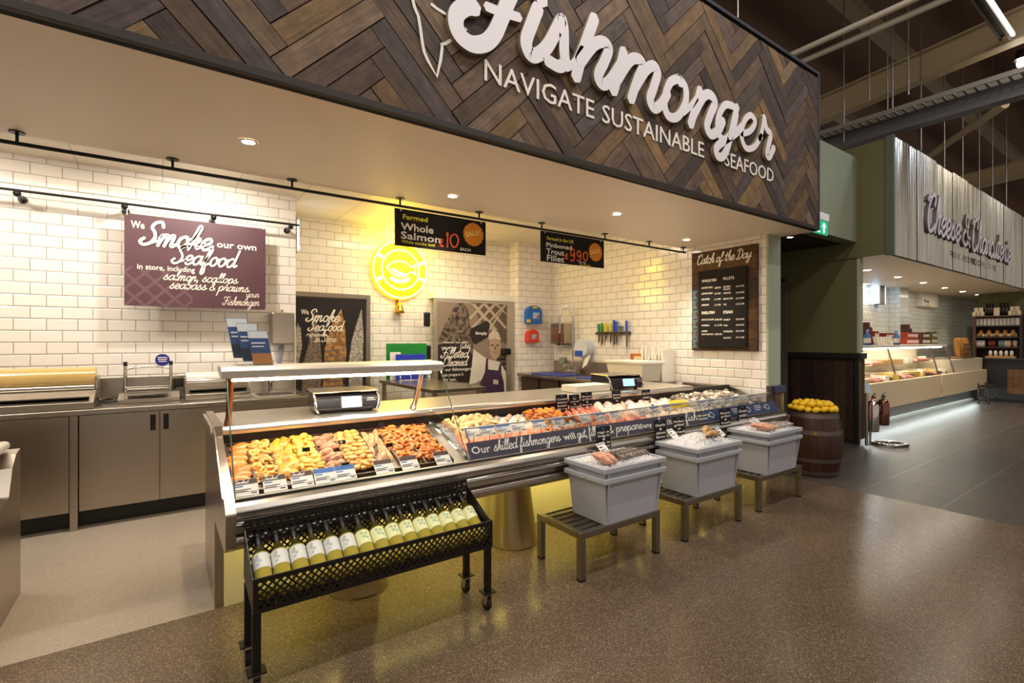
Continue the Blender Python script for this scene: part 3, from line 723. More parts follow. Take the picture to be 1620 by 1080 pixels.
mb = MB(); prf = [(3.10, .93), (3.105, .905), (3.13, .90), (3.74, .915), (3.74, .95), (3.14, .952), (3.115, .947)]
mb.prism(prf, fx(.21), 0, 4.47-.21).build('rear_shelf', mat('rear_shelf_steel', '#cfc8bd', .28, .85), ctr, bevel=.008, seg=3)
# pedestals
PED = mat('pedestal_steel', '#c9bfa6', .28, .95)
for x in (.93, 2.03, 3.16, 4.29):
    mb = MB(); prf = [(.0, 0), (.172, 0), (.172, .012), (.15, .40), (.16, .41), (.165, .472), (0, .472)]
    mb.lathe(prf, (0, 0, 0), 40, M=None)
    mb.v = [(x+a*1.0-.07*c, 2.87+b+.02*c, c) for a, b, c in mb.v]
    p_ = mb.build('pedestal', PED, ctr)
# tall front glass with canopy
def quadslab(mb, a, b, c, d, th):
    a, b, c, d = map(Vector, (a, b, c, d)); n = (b-a).cross(d-a).normalized()*th
    vs = [a, b, c, d, a+n, b+n, c+n, d+n]
    mb.add(vs, [(3, 2, 1, 0), (4, 5, 6, 7), (0, 1, 5, 4), (1, 2, 6, 5), (2, 3, 7, 6), (3, 0, 4, 7)]); return mb
GB = (2.565, .698); GT = (2.94, 1.235)
quadslab(MB(), (XA+.004, *GB), (XG, *GB), (XG, *GT), (XA+.004, *GT), .008).build('front_glass', GLASS, ctr)
for xx in (XA+.002, XG+.001):
    mb = MB(); mb.tube([(xx, *GB), (xx, *GT)], .0035, 6); mb.build('glass_edge', GLASSE, ctr)
MB().prism([(2.93, 1.222), (2.925, 1.262), (2.95, 1.280), (3.16, 1.284), (3.18, 1.272), (3.18, 1.255), (3.0, 1.222)], fx(XA-.02), 0, XG-XA+.04).build('canopy', mat('canopy_aluminium', '#dedad2', .35, .5), ctr, bevel=.004)
MB().cyl((XA+.03, 3.02, 1.212), (XG-.03, 3.02, 1.212), .012, n=10).build('light_tube', mat('tube_light', '#ffffff', emit=('#fff0d8', 16)), ctr)
for xx, m_ in ((XA+.03, mat('reflection_tinted_post', '#8a5a35', .3, .9)), (1.40, CHROME)):  # left post: a brown reflection is painted into its colour
    MB().tube([(xx, 3.02, 1.222), (xx, 3.05, 1.15), (xx, 3.13, 1.0), (xx, 3.17, .952)], [.016, .016, .016, .022], 10).build('canopy_post', m_, ctr)
GB2 = (2.575, .698); GT2 = (2.685, .872)
mb = MB()
for i in range(3):
    x0 = XG+.012+i*(XB-XG-.01)/3; x1 = XG+.012+(i+1)*(XB-XG-.01)/3-.008
    q = MB(); quadslab(q, (x0, *GB2), (x1, *GB2), (x1, *GT2), (x0, *GT2), .008).build('low_front_glass', GLASS, ctr)
    MB().tube([(x0, GT2[0]-.003, GT2[1]), (x1, GT2[0]-.003, GT2[1])], .0055, 6).build('glass_edge', mat('lit_glass_edge', '#b8b7ad', .3), ctr)
    MB().tube([(x0+.05, GB2[0]+.03, .71), (x0+.05, GT2[0]+.03, GT2[1]-.01)], .006, 6).build('glass_clip', CHROME, ctr)
q = MB(); q.prism([(2.62, .71), (2.68, .86), (3.1, .95), (3.1, .86)], fx(XG-.002), 0, .008).build('side_glass', GLASS, ctr)
q = MB(); q.prism([(2.60, .705), (2.69, .87), (3.1, .95), (3.1, .86)], fx(XB-.012), 0, .008).build('side_glass', GLASS, ctr)
# banner on the low glass
sl = Vector((0, GT2[0]-GB2[0], GT2[1]-GB2[1])).normalized()
BF = Frame((0, GB2[0], GB2[1]), (1, 0, 0), sl)
BAN = mat('slate_blue_banner', '#494654', .6); BAN2 = mat('blue_banner', '#3d4a6e', .6)
xsplit = 3.93; bh = .112
mb = MB(); mb.prism(rect(XG+.02, .002, xsplit, bh), BF, .0015, .003, 0).prism(rect(xsplit+.003, .002, XB-.02, bh), BF, .0015, .003, 1)
ban = mb.build('banner', [BAN, BAN2], ctr)
def bx_(px, py=690): return P(px, py, Y=2.61).x
mb = MB()
def bt(s, a, b, sc=False, h=.034, y=.036, sw=.2):
    x0, x1 = bx_(a), bx_(b)
    if sc: script(mb, s, x0, y, h, BF, sw, .0045, 0, w=x1-x0)
    else: text(mb, s, x0, y, h, BF, .0045, 0, w=x1-x0, bold=.002)
bt('Our', 745, 774, h=.045); bt('skilled', 779, 816, True); bt('fishmongers', 820, 884, True); bt('will', 890, 908, h=.045); bt('gut,', 911, 927, True); bt('fillet', 929, 948, True)
bt('&', 958, 968, True); bt('prepare', 972, 1014, True); bt('any', 1016, 1029, h=.036); bt('of', 1034, 1043, True); bt('our', 1053, 1068, True); bt('fish', 1082, 1101, True, .037)
bt('that you', 1103, 1117, h=.016, y=.06); bt('choose', 1103, 1116, h=.016, y=.03)
for i, xx in enumerate((4.02, 4.22, 4.42, 4.62, 4.8, 4.97)):
    if i in (0, 1, 3, 5):
        mb.ribbon([(xx-.03, .07), (xx, .085), (xx+.035, .06), (xx, .035), (xx-.03, .05), (xx-.055, .075), (xx-.05, .045), (xx-.03, .07)], .007, BF, None, .0045)
    else:
        for j in range(3): mb.prism(rect(xx-.06, .08-j*.02, xx+.06-.03*(j == 2), .087-j*.02), BF, None, .0045)
mb.build('banner_lettering', PRINTW, ban)
# partition between the two sections, slanting shelf side lamp
# ------------------------------------------------------------------ seafood
def piece_prawn(seed, s=1.0):
    r = random.Random(seed); pts = []; rad = []; n = 9; A0 = R(215+r.random()*40)
    for i in range(n):
        a = A0*i/(n-1); pts.append((.017*s*math.cos(a)*(1+.1*r.random()), .017*s*math.sin(a), .002*r.random())); rad.append(s*(.0035+.006*math.sin(PI*min(1, (i+1.3)/(n))))*(1.08 if i % 2 else .95))
    mb = MB(); mb.tube(pts, rad, 7); p = Vector(pts[0]); q = Vector((.010*s, -.012*s, 0))
    for dx in (-.006, .004): mb.add([p+Vector((-.003, 0, .001)), p+Vector((.003, 0, .001)), p+Vector((dx*s+.005, -.014*s, .002)), p+Vector((dx*s-.003, -.014*s, .002))], [(0, 1, 2, 3)], 0)
    return mb
def piece_scallop(seed, s=1.0):
    r = random.Random(seed); mb = MB(); k = .9+.2*r.random()
    mb.lathe([(0, .0), (.018*s, .001), (.0225*s*k, .006), (.0225*s, .013), (.018*s*k, .018), (.008*s, .0195), (0, .0195)], n=12)
    return mb
def piece_fillet(seed, L=.12, Wd=.05, T=.016):
    r = random.Random(seed); mb = MB(); nx, ny = 9, 5; vs = []
    for side in (1, -.15):
        for i in range(nx):
            u = -1+2*i/(nx-1); w = (1-abs(u)**3*.75)*(1-.15*u)
            for j in range(ny):
                v = -1+2*j/(ny-1); zz = T*(1-abs(v)**2.5)*(1-abs(u)**4)*side
                vs.append((L/2*u+r.uniform(-.002, .002), Wd/2*v*w+.004*math.sin(u*3+seed), zz+(r.uniform(-.0015, .0015) if side > 0 else 0)))
    fs = []; q = nx*ny
    for i in range(nx-1):
        for j in range(ny-1):
            a = i*ny+j; fs.append((a, a+ny, a+ny+1, a+1)); fs.append((q+a, q+a+1, q+a+ny+1, q+a+ny))
    mb.add(vs, fs, 0, True); return mb
def piece_chunk(seed, s=.03):
    r = random.Random(seed); mb = MB(); mb.ell((0, 0, s*.4), s, s*.75, s*.5, 9, 6)
    mb.v = [(a*(1+r.uniform(-.18, .18)), b*(1+r.uniform(-.18, .18)), max(0, c*(1+r.uniform(-.15, .15)))) for a, b, c in mb.v]
    return mb
def piece_fish(L=.26, Hh=.05, Wd=.032, seed=0):
    """whole fish along +x (head at +x), lying on its side is up to the placing"""
    mb = MB(); st = [(-.40, .16), (-.33, .20), (-.2, .45), (-.05, .82), (.1, 1.0), (.22, .98), (.32, .82), (.42, .55), (.48, .25), (.5, .06)]
    n = 12; vs = []
    for x, h in st:
        for j in range(n):
            t = 2*PI*j/n; vs.append((x*L, Wd/2*h*math.cos(t)*(1.1 if x > -.3 else .7), Hh/2*h*math.sin(t)))
    fs = [(i*n+j, i*n+(j+1) % n, (i+1)*n+(j+1) % n, (i+1)*n+j) for i in range(len(st)-1) for j in range(n)]
    mb.add(vs, fs, 0, True); mb.add(vs[-n:], [tuple(range(n))], 0)
    return mb
def fish_thing(name, L, Hh, Wd, loc, rot, mats, label, cat='fish', group=None):
    """body plus tail fin, back fin and eye, one thing"""
    o = thing(name, (0, 0, 0), label, cat, group)
    piece_fish(L, Hh, Wd).build('body', mats[0], o, origin=False)
    t = MB(); h = Hh
    t.prism([(-.39*L, -.08*h), (-.39*L, .08*h), (-.47*L, .42*h), (-.50*L, .45*h), (-.46*L, 0), (-.50*L, -.45*h), (-.47*L, -.42*h)], Frame((0, 0, 0), (1, 0, 0), (0, 0, 1)), -.0015, .0015)
    t.build('tail_fin', mats[1], o, origin=False)
    t = MB(); t.prism([(-.18*L, .22*h), (.18*L, .47*h), (.10*L, .66*h), (-.15*L, .42*h)], Frame((0, 0, 0), (1, 0, 0), (0, 0, 1)), -.001, .001); t.build('back_fin', mats[1], o, origin=False)
    t = MB()
    for s in (-1, 1): t.ell((.39*L, s*Wd*.33, .08*h), .006, .003, .006, 8, 5)
    t.build('eye', mat('fish_eye', '#0c0a09', .1), o, origin=False)
    o.location = loc; o.rotation_euler = rot
    return o
def food(name, hexc, rough=.35, var=.25, c2=None, sss=.15):
    return mat(name, hexc, rough, 0, (55, .35), (90, .35, .004), rand=var, sss=sss, col2=c2)
M_SMOKEF = food('smoked_fillet_orange', '#d2701c', c2='#e8963c'); M_PRAWNY = food('golden_prawn', '#dc922e', c2='#f0bd62')
M_HADD = food('smoked_haddock', '#e08a16', c2='#f0aa38'); M_SCALLY = food('yellow_scallop', '#eab540', c2='#dc9226')
M_TROUT = food('smoked_trout', '#b0714a', c2='#c99069'); M_SCALLG = food('golden_scallop', '#c98632', c2='#e2ad58')
M_MACK = food('smoked_mackerel', '#a8754a', c2='#c79a67'); M_PRAWNO = food('orange_prawn', '#c2661c', c2='#dc8c3e')
M_SALM = food('salmon_flesh', '#e4805a', c2='#f0a27e'); M_PALE = food('pale_fillet', '#eedfcb', c2='#f5d9c4'); M_PINK = food('pink_fillet', '#e8b8a0', c2='#f4d9c6')
M_RED = food('tuna_red', '#b95a42', c2='#cf7c5e'); M_YELP = food('pale_smoked', '#ecc97e', c2='#f3deb0'); M_SHELL = food('oyster_shell', '#a79a86', .6, .3, '#6d6455', 0)
TRAYM = mat('tray_dark', '#5a4332', .4, .3)
def euler_deck(rz, tx=0, ty=0): return (Matrix.Rotation(TILT, 3, 'X') @ Matrix.Rotation(rz, 3, 'Z') @ Euler((tx, ty, 0)).to_matrix()).to_euler()
def tray(x0, x1, label, t0=.0, t1=1.0):
    o = MB(); th = .002; rim = .022
    c = [deck(x0, t0), deck(x1, t0), deck(x1, t1), deck(x0, t1)]; up = Vector((0, -.3, .95))*rim
    fl = [p+up*.1 for p in c]
    ins = [deck(x0+.004, t0+.01), deck(x1-.004, t0+.01), deck(x1-.004, t1-.01), deck(x0+.004, t1-.01)]
    vs = c+[p+up for p in c]+[p+up for p in ins]+[p+up*.15 for p in ins]
    o.add(vs, [(3, 2, 1, 0), (0, 1, 5, 4), (1, 2, 6, 5), (2, 3, 7, 6), (3, 0, 4, 7), (4, 5, 9, 8), (5, 6, 10, 9), (6, 7, 11, 10), (7, 4, 8, 11), (8, 9, 13, 12), (9, 10, 14, 13), (10, 11, 15, 14), (11, 8, 12, 15), (12, 13, 14, 15)], 0)
    return tag(o.build('display_tray', TRAYM), label, 'tray')
def scatter(protos, x0, x1, t0, t1, nx, nt, layers, label, group, cat, name, jit=.35, align=None, dz=.011, h0=.008, heap=0, seed=1):
    r = random.Random(seed); first = {}
    for l in range(layers):
        mx = nx-(l % 2); mt = nt-(l % 2) if layers > 1 else nt
        for i in range(mx):
            for j in range(mt):
                fxx = (i+.5)/mx+r.uniform(-jit, jit)/mx*.8; ft = (j+.5)/mt+r.uniform(-jit, jit)/mt*.8
                fxx = min(max(fxx, .05), .95); ft = min(max(ft, .03), .97)
                hp = heap*(1-abs(2*fxx-1)**2)*(1-abs(2*ft-1)**2)
                loc = deck(x0+(x1-x0)*fxx, t0+(t1-t0)*ft, h0+l*dz+hp+r.random()*.003)
                rz = r.uniform(0, 2*PI) if align is None else align+r.uniform(-.22, .22)
                k = r.randrange(len(protos)); rot = euler_deck(rz, r.uniform(-.3, .3) if align is None else r.uniform(-.08, .08), r.uniform(-.25, .25) if align is None else 0)
                if k not in first:
                    o = protos[k][0].build(name, protos[k][1], origin=False); tag(o, label, cat, group); first[k] = o; o.location = loc; o.rotation_euler = rot
                else: dup(first[k], loc, rot)
TX = [.275, .374, .483, .594, .715, .834, .992, 1.114, 1.255, 1.43]
names = ['leftmost tray, of orange smoked fillets, inside the tall glass case', 'tray of yellow smoked prawns, second from left in the tall glass case', 'tray of amber smoked haddock, third from left in the tall glass case',
 'tray of pale yellow scallops in the tall glass case', 'tray of pinkish brown trout chunks in the tall glass case', 'wide tray of golden brown scallops in the tall glass case', 'tray of long brown mackerel fillets in the tall glass case', 'tray of orange prawns beside the mackerel in the tall glass case', 'rightmost tray, of orange prawns, at the end of the tall glass']
for i, nm in enumerate(names): tray(TX[i]+.001, TX[i+1]-.001, nm, .02, 1.0)
def T(i): return TX[i]+.006, TX[i+1]-.006
scatter([(piece_fillet(1, .11, .075, .02), M_SMOKEF), (piece_fillet(2, .10, .07, .018), M_SMOKEF)], *T(0), .2, .98, 1, 7, 2, 'orange smoked fillet in the leftmost tray of the tall glass case', 'orange smoked fillets', 'fish fillet', 'smoked_fillet', align=.2, seed=1)
scatter([(piece_prawn(1, 1.15), M_PRAWNY), (piece_prawn(2, 1.25), M_PRAWNY), (piece_prawn(3, 1.1), M_PRAWNY)], *T(1), .17, .98, 3, 12, 2, 'yellow smoked prawn in the second tray of the tall glass case', 'yellow smoked prawns', 'prawn', 'smoked_prawn', seed=2)
scatter([(piece_fillet(4, .12, .06, .018), M_HADD), (piece_fillet(5, .105, .065, .02), M_HADD)], *T(2), .2, .98, 2, 6, 2, 'amber smoked haddock piece in the third tray of the tall glass case', 'amber smoked haddock pieces', 'fish fillet', 'smoked_fillet', align=1.3, seed=3)
scatter([(piece_scallop(1, 1.0), M_SCALLY), (piece_scallop(2, 1.1), M_SCALLY)], *T(3), .18, .98, 3, 11, 2, 'pale yellow scallop in the tall glass case', 'pale yellow scallops', 'scallop', 'smoked_scallop', seed=4)
scatter([(piece_fillet(7, .07, .05, .02), M_TROUT), (piece_fillet(8, .08, .055, .022), M_TROUT)], *T(4), .19, .98, 2, 8, 2, 'pinkish brown trout chunk in the tall glass case', 'pinkish brown trout chunks', 'fish fillet', 'smoked_fillet', align=.3, jit=.5, seed=5)
scatter([(piece_scallop(3, 1.0), M_SCALLG), (piece_scallop(4, 1.1), M_SCALLG)], *T(5), .10, .98, 4, 11, 2, 'golden brown scallop in the wide tray of the tall glass case', 'golden brown scallops', 'scallop', 'smoked_scallop', seed=6)
scatter([(piece_fillet(9, .19, .045, .018), M_MACK), (piece_fillet(10, .17, .05, .018), M_MACK)], *T(6), .2, .98, 2, 3, 2, 'long brown mackerel fillet in the tall glass case', 'long brown mackerel fillets', 'fish fillet', 'smoked_fillet', align=1.5, seed=7)
scatter([(piece_prawn(5, 1.2), M_PRAWNO), (piece_prawn(6, 1.3), M_PRAWNO)], *T(7), .16, .98, 3, 11, 2, 'orange prawn in the tray next to the mackerel', 'orange prawns by the mackerel', 'prawn', 'smoked_prawn', seed=8)
scatter([(piece_prawn(7, 1.2), M_PRAWNO), (piece_prawn(8, 1.3), M_PRAWNO)], *T(8), .12, .98, 4, 11, 2, 'orange prawn in the rightmost tray of the tall glass case', 'orange prawns in the rightmost tray', 'prawn', 'smoked_prawn', seed=9)
# open part of the counter
ICE = NT('crushed_ice'); k = ICE
k.b.inputs['Base Color'].default_value = lin('#e9e9ea'); k.b.inputs['Roughness'].default_value = .18; k.b.inputs['Subsurface Weight'].default_value = .1
tc = k.n('ShaderNodeTexCoord'); v = k.n('ShaderNodeTexVoronoi'); v.inputs['Scale'].default_value = 75; k.l(tc.outputs['Object'], v.inputs['Vector'])
bp = k.n('ShaderNodeBump'); bp.inputs['Strength'].default_value = .9; bp.inputs['Distance'].default_value = .012; k.l(v.outputs['Distance'], bp.inputs['Height']); k.l(bp.outputs[0], k.b.inputs['Normal'])
ICE = ICE.m
r = random.Random(3); mb = MB(); nx, nt = 150, 22; vs = []
for i in range(nx+1):
    for j in range(nt+1): vs.append(deck(1.53+(5.13-1.53)*i/nx, .02+.96*j/nt, .006+.009*r.random()))
mb.add(vs, [(i*(nt+1)+j, (i+1)*(nt+1)+j, (i+1)*(nt+1)+j+1, i*(nt+1)+j+1) for i in range(nx) for j in range(nt)], 0, False)
tag(mb.build('crushed_ice', ICE), 'bed of crushed ice under the seafood in the open part of the counter', 'ice', kind='stuff')
def sec(protos, x0, x1, t0, t1, nx, nt, ly, lab, grp, cat, nm, **kw): scatter(protos, x0, x1, t0, t1, nx, nt, ly, lab, grp, cat, nm, h0=.016, **kw)
sec([(piece_chunk(1, .034), M_YELP), (piece_chunk(2, .028), M_YELP)], 1.58, 1.95, .5, .98, 7, 5, 2, 'pale yellow smoked chunk heaped just right of the tall glass', 'pale yellow smoked chunks', 'fish piece', 'fish_chunk', heap=.03, seed=11)
sec([(piece_fillet(20, .16, .085, .022), M_SALM), (piece_fillet(21, .15, .08, .022), M_SALM)], 1.56, 2.25, .14, .5, 8, 2, 2, 'orange salmon fillet in the front row just right of the tall glass', 'orange salmon fillets', 'fish fillet', 'fish_fillet', align=1.2, seed=12)
sec([(piece_fillet(22, .12, .05, .018), M_PALE), (piece_fillet(23, .11, .05, .018), M_PINK)], 1.97, 2.24, .52, .98, 3, 3, 1, 'creamy fillet between the yellow chunks and the orange heap', 'creamy fillets left of the orange heap', 'fish fillet', 'fish_fillet', align=.9, seed=13)
sec([(piece_chunk(5, .024), M_HADD), (piece_chunk(6, .026), M_PRAWNO)], 2.24, 2.58, .55, .98, 7, 5, 2, 'orange chunk in the bright heap at the middle of the counter', 'orange chunks in the heap', 'fish piece', 'fish_chunk', heap=.035, seed=14)
sec([(piece_fillet(30, .12, .055, .014), M_RED), (piece_fillet(31, .12, .05, .014), M_RED)], 2.62, 2.98, .45, .98, 6, 3, 3, 'brick-red fillet laid out right of the orange heap', 'brick-red fillets', 'fish fillet', 'fish_fillet', align=1.5, seed=15)
sec([(piece_prawn(9, 1.1), M_PRAWNO), (piece_chunk(8, .018), M_PALE)], 2.3, 2.7, .12, .48, 8, 4, 1, 'small shellfish piece of the mixed row in front of the orange heap', 'mixed shellfish pieces', 'shellfish', 'shellfish_piece', seed=16)
sec([(piece_fillet(32, .16, .08, .02), M_SALM), (piece_fillet(33, .15, .08, .02), M_RED)], 2.75, 3.35, .12, .46, 8, 2, 2, 'salmon-pink fillet in the front row behind the word fillet', 'salmon-pink front fillets', 'fish fillet', 'fish_fillet', align=1.3, seed=17)
sec([(piece_fillet(34, .17, .085, .022), M_PALE), (piece_fillet(35, .16, .08, .02), M_PINK)], 3.0, 3.95, .5, .98, 9, 3, 2, 'white fillet in the rear rows below the black recipe cards', 'white fillets in the rear rows', 'fish fillet', 'fish_fillet', align=1.0, seed=18)
sec([(piece_fillet(36, .16, .085, .022), M_PALE), (piece_fillet(37, .15, .085, .02), M_PALE)], 3.38, 4.1, .12, .48, 8, 2, 1, 'white fillet in the front row behind the word prepare', 'white front fillets', 'fish fillet', 'fish_fillet', align=1.4, seed=19)
sec([(piece_chunk(9, .035), M_SHELL), (piece_chunk(10, .03), M_SHELL), (piece_chunk(12, .03), M_PALE)], 4.0, 5.05, .45, .98, 15, 5, 2, 'grey oyster heaped at the far right end of the counter', 'oysters at the far end', 'shellfish', 'oyster', heap=.03, seed=20)
sec([(piece_chunk(13, .022), M_PALE), (piece_chunk(14, .022), M_SHELL)], 4.15, 5.05, .1, .42, 14, 3, 1, 'small shell in the front row at the far right end of the counter', 'small shells at the far end', 'shellfish', 'shell', seed=21)
# price cards along the front
CARD = mat('price_card', '#f1eee6', .4); CARDB = mat('card_brown', '#4a3024', .5); CARDBL = mat('card_blue', '#3f6fb3', .5); CARDY = mat('card_yellow', '#f0cf3e', .5); INK = mat('card_ink', '#3a3a44', .6); ORNG = mat('card_orange', '#e0762a', .5)
def card(x, t, h0, w, hh, lean,  header, label, word=None, face=CARD, yaw=0):
    p = deck(x, t, h0); q = thing('price_card', p, label, 'price card')
    ey = Vector((0, math.sin(lean), math.cos(lean))); ex = Vector((math.cos(yaw), math.sin(yaw), 0)); fr = Frame(p, ex, ey)
    MB().prism(rect(-w/2, 0, w/2, hh), fr, -.002, 0, 0).build('card', face, q)
    m = MB()
    if header: m.prism(rect(-w/2+.001, hh*.68, w/2-.001, hh-.001), fr, None, .0006, 0)
    if word: script(m, word, -w/2+.006, hh*.74, hh*.11, fr, .2, .0012, 1)
    m.prism(rect(-w/2+.006, hh*.55, -w/2+.4*w, hh*.62), fr, None, .0006, 2)
    m.prism(rect(-w/2+.006, hh*.36, w/2-.3*w, hh*.41), fr, None, .0006, 3); m.prism(rect(-w/2+.006, hh*.27, w/2-.45*w, hh*.31), fr, None, .0006, 3); m.prism(rect(w/2-.3*w, hh*.1, w/2-.008, hh*.17), fr, None, .0006, 3)
    m.build('card_print', [header or CARD, PRINTW, CARDBL, INK], q)
    if h0 > .08: MB().cyl((p.x, p.y+.004, p.z-h0+.012), (p.x, p.y+.004, p.z+.01), .003, n=6).build('stem', CHROME, q)
    return q
SMK = 'Smoked'
for x, hd, wd_, lb in ((.322, CARDB, SMK, 'white price card with brown header below the leftmost smoked fillets'), (.449, CARDB, SMK, 'white price card with brown header below the yellow prawns'), (.574, CARDB, SMK, 'white price card with brown header below the amber haddock'),
    (.685, CARDBL, None, 'price card with blue picture strip below the pale yellow scallops'), (.79, CARDBL, None, 'price card with blue picture strip below the trout chunks'), (1.0, CARDB, None, 'white price card below the left edge of the mackerel tray'), (1.15, CARDB, None, 'white price card below the middle of the orange prawns'), (1.36, CARDB, None, 'white price card at the right end of the tall glass')):
    card(x, -.02, .012, .105 if x < 1.3 else .1, .092, R(48), hd, lb, wd_)
for i, x in enumerate((1.60, 1.72, 1.84, 1.96, 2.14, 2.32, 2.58, 2.74, 2.90, 3.22, 3.38, 3.54, 3.92, 4.06, 4.20, 4.34, 4.48, 4.62, 4.76, 4.90)):
    wrd = ['below the salmon', 'second from the tall glass', 'third from the tall glass', 'fourth from the tall glass', 'above the word skilled', 'above the word fishmongers', 'above the word will', 'above the word gut', 'left of the first crate sign', 'right of the first crate sign', 'above the word prepare', 'left of the yellow offer card', 'right of the yellow offer card', 'second past the yellow offer card', 'third past the yellow offer card', 'above the blue banner start', 'fifth past the yellow offer card', 'sixth past the yellow offer card', 'second from the far end', 'nearest the far end'][i]
    card(x, .19, .10, .112, .075, R(38), CARDBL if i % 3 else None, 'white price card on the ice front edge, '+wrd)
card(3.73, .23, .115, .25, .085, R(45), None, 'long yellow offer card with orange disc on the ice', face=CARDY)
for i, (x, t, w_, lb) in enumerate(((3.15, .75, .12, 'white card lying among the rear white fillets'), (3.42, .8, .1, 'second white card lying among the rear white fillets'))): card(x, t, .04, w_, .05, R(65), None, lb)
# little black ticket clips among the trays
for x, t, s, lb in ((.85, .62, '18', 'small black ticket reading 18 stuck in the scallops'), (1.14, .95, None, 'small black ticket behind the orange prawns'), (1.10, .42, None, 'small black ticket between mackerel and prawns'), (.80, .13, None, 'small black ticket at the front of the trout chunks'), (.645, .55, None, 'small blue-black ticket over the pale yellow scallops'), (1.9, .6, None, 'small black ticket in the pale yellow chunks'), (2.2, .45, None, 'small black ticket in front of the creamy fillets'), (2.62, .8, None, 'small black ticket clip beside the orange heap'), (3.6, .62, None, 'small black ticket among the white fillets')):
    p = deck(x, t, .03); q = thing('ticket', p, lb, 'price ticket'); fr = Frame(p+Vector((0, 0, .012)), (1, 0, 0), (0, .3, .95))
    MB().prism(rect(-.02, 0, .02, .022), fr, -.002, 0).build('plate', BOARD, q); m = MB(); m.cyl(p-Vector((0, 0, .02)), p+Vector((0, 0, .0125)), .002, n=6); m.build('pin', CHROME, q)
    if s: m = MB(); text(m, s, -.012, .005, .012, fr, .001, bold=.001); m.build('lettering', CHALK, q)
# chalk-style recipe cards
def chalkcard(c, w, hh, lines, label, ex=(1, 0, 0), lean=.1, clip=True):
    q = thing('recipe_sign', c, label, 'sign'); fr = Frame(c, ex, Vector((0, math.sin(lean), math.cos(lean))))
    MB().prism(rect(-w/2, 0, w/2, hh), fr, -.004, 0).build('board', BOARD, q)
    m = MB(); n = len(lines); lh = hh*.80/n
    m.prism([(-w*.2, hh*.87), (0, hh*.95), (w*.2, hh*.87), (0, hh*.9)], fr, None, .0012, 1)
    for i, s in enumerate(lines):
        ww = w*(.84 if len(s) > 3 else .12+.2*len(s)/3)
        text(m, s, -ww/2, hh*.82-(i+1)*lh+lh*.22, lh*.62, fr, .0012, 0, w=ww, bold=.0012)
    m.build('lettering', [CHALK, mat('card_logo_blue', '#2d7fc0', .5)], q)
    m = MB(); e = Vector(ex); m.bx(c[0]-.01, c[0]+.01, c[1]+.005, c[1]+.012, c[2]-.05, c[2]+.004); m.build('clip', BLACK, q); return q
def onY(px, py, Y): return P(px, py, Y=Y)
for px0, px1, py0, py1, ln, lb in ((881, 899, 624, 651, ('Cooked', 'lemon', 'butter', 'Sauce'), 'black recipe sign reading lemon butter sauce, leftmost behind the fillets'), (902, 918, 624, 651, ('Our', 'cured', '&', 'Cold', 'smoked'), 'black recipe sign, second from left behind the fillets'), (921, 938, 620, 648, ('Best', 'grilled', '&', 'Brushed', 'with'), 'black recipe sign, third from left behind the fillets'), (970, 983, 618, 642, ('Best', 'Baked', 'in', 'a pie'), 'black recipe sign standing in front of the pale box'), (1017, 1030, 616, 638, ('RICH', 'buttery', 'flavour'), 'black recipe sign in front of the rear scale screen')):
    a = onY(px0, py1, 3.02); b = onY(px1, py1, 3.02); t_ = onY((px0+px1)/2, py0, 3.02)
    chalkcard(((a.x+b.x)/2, 3.02, a.z), b.x-a.x, t_.z-a.z, ln, lb)
# ================================================================== BENCHES, CRATES
BST = mat('bench_steel', '#8f867a', .33, .95, (6, .12)); BSTD = mat('bench_slat_steel', '#6f675e', .35, .9)
def bench(label):
    o = thing('steel_bench', (0, 0, 0), label, 'bench', 'steel benches')
    L, D, Hh = .72, .42, .29
    mb = MB(); mb.bx(0, L, 0, .04, Hh-.04, Hh).bx(0, L, D-.04, D, Hh-.04, Hh).bx(0, .04, .0405, D-.0405, Hh-.04, Hh).bx(L-.04, L, .0405, D-.0405, Hh-.04, Hh)
    mb.build('frame', BST, o, bevel=.003)
    for i in range(5):
        y = .062+i*.066; MB().bx(.0405, L-.0405, y, y+.042, Hh-.02, Hh-.004).build('slat', BSTD, o, bevel=.003)
    for x, y in ((.001, .001), (L-.041, .001), (.001, D-.041), (L-.041, D-.041)):
        l = MB().bx(x, x+.04, y, y+.04, .012, Hh-.0405).build('leg', BST, o, bevel=.003)
        MB().bx(x+.001, x+.039, y+.001, y+.039, 0, .0118).build('foot', RUBBER, l)
    return o
bl = ['steel bench nearest the camera, under the crates of pink and dark fish', 'middle steel bench, under the crates with a fish lying on plain ice', 'steel bench farthest right, beside the lemon barrel']
b0 = bench(bl[0])
BP = [(2.0, 2.14), (3.0, 2.145), (4.02, 2.165)]
for i, (x, y) in enumerate(BP):
    if i == 0: b0.location = (x, y, 0); bb = b0
    else: dup(b0, (x, y, 0), label=bl[i])
CR = mat('grey_crate_plastic', '#b2b4bc', .42, noise=(9, .04))
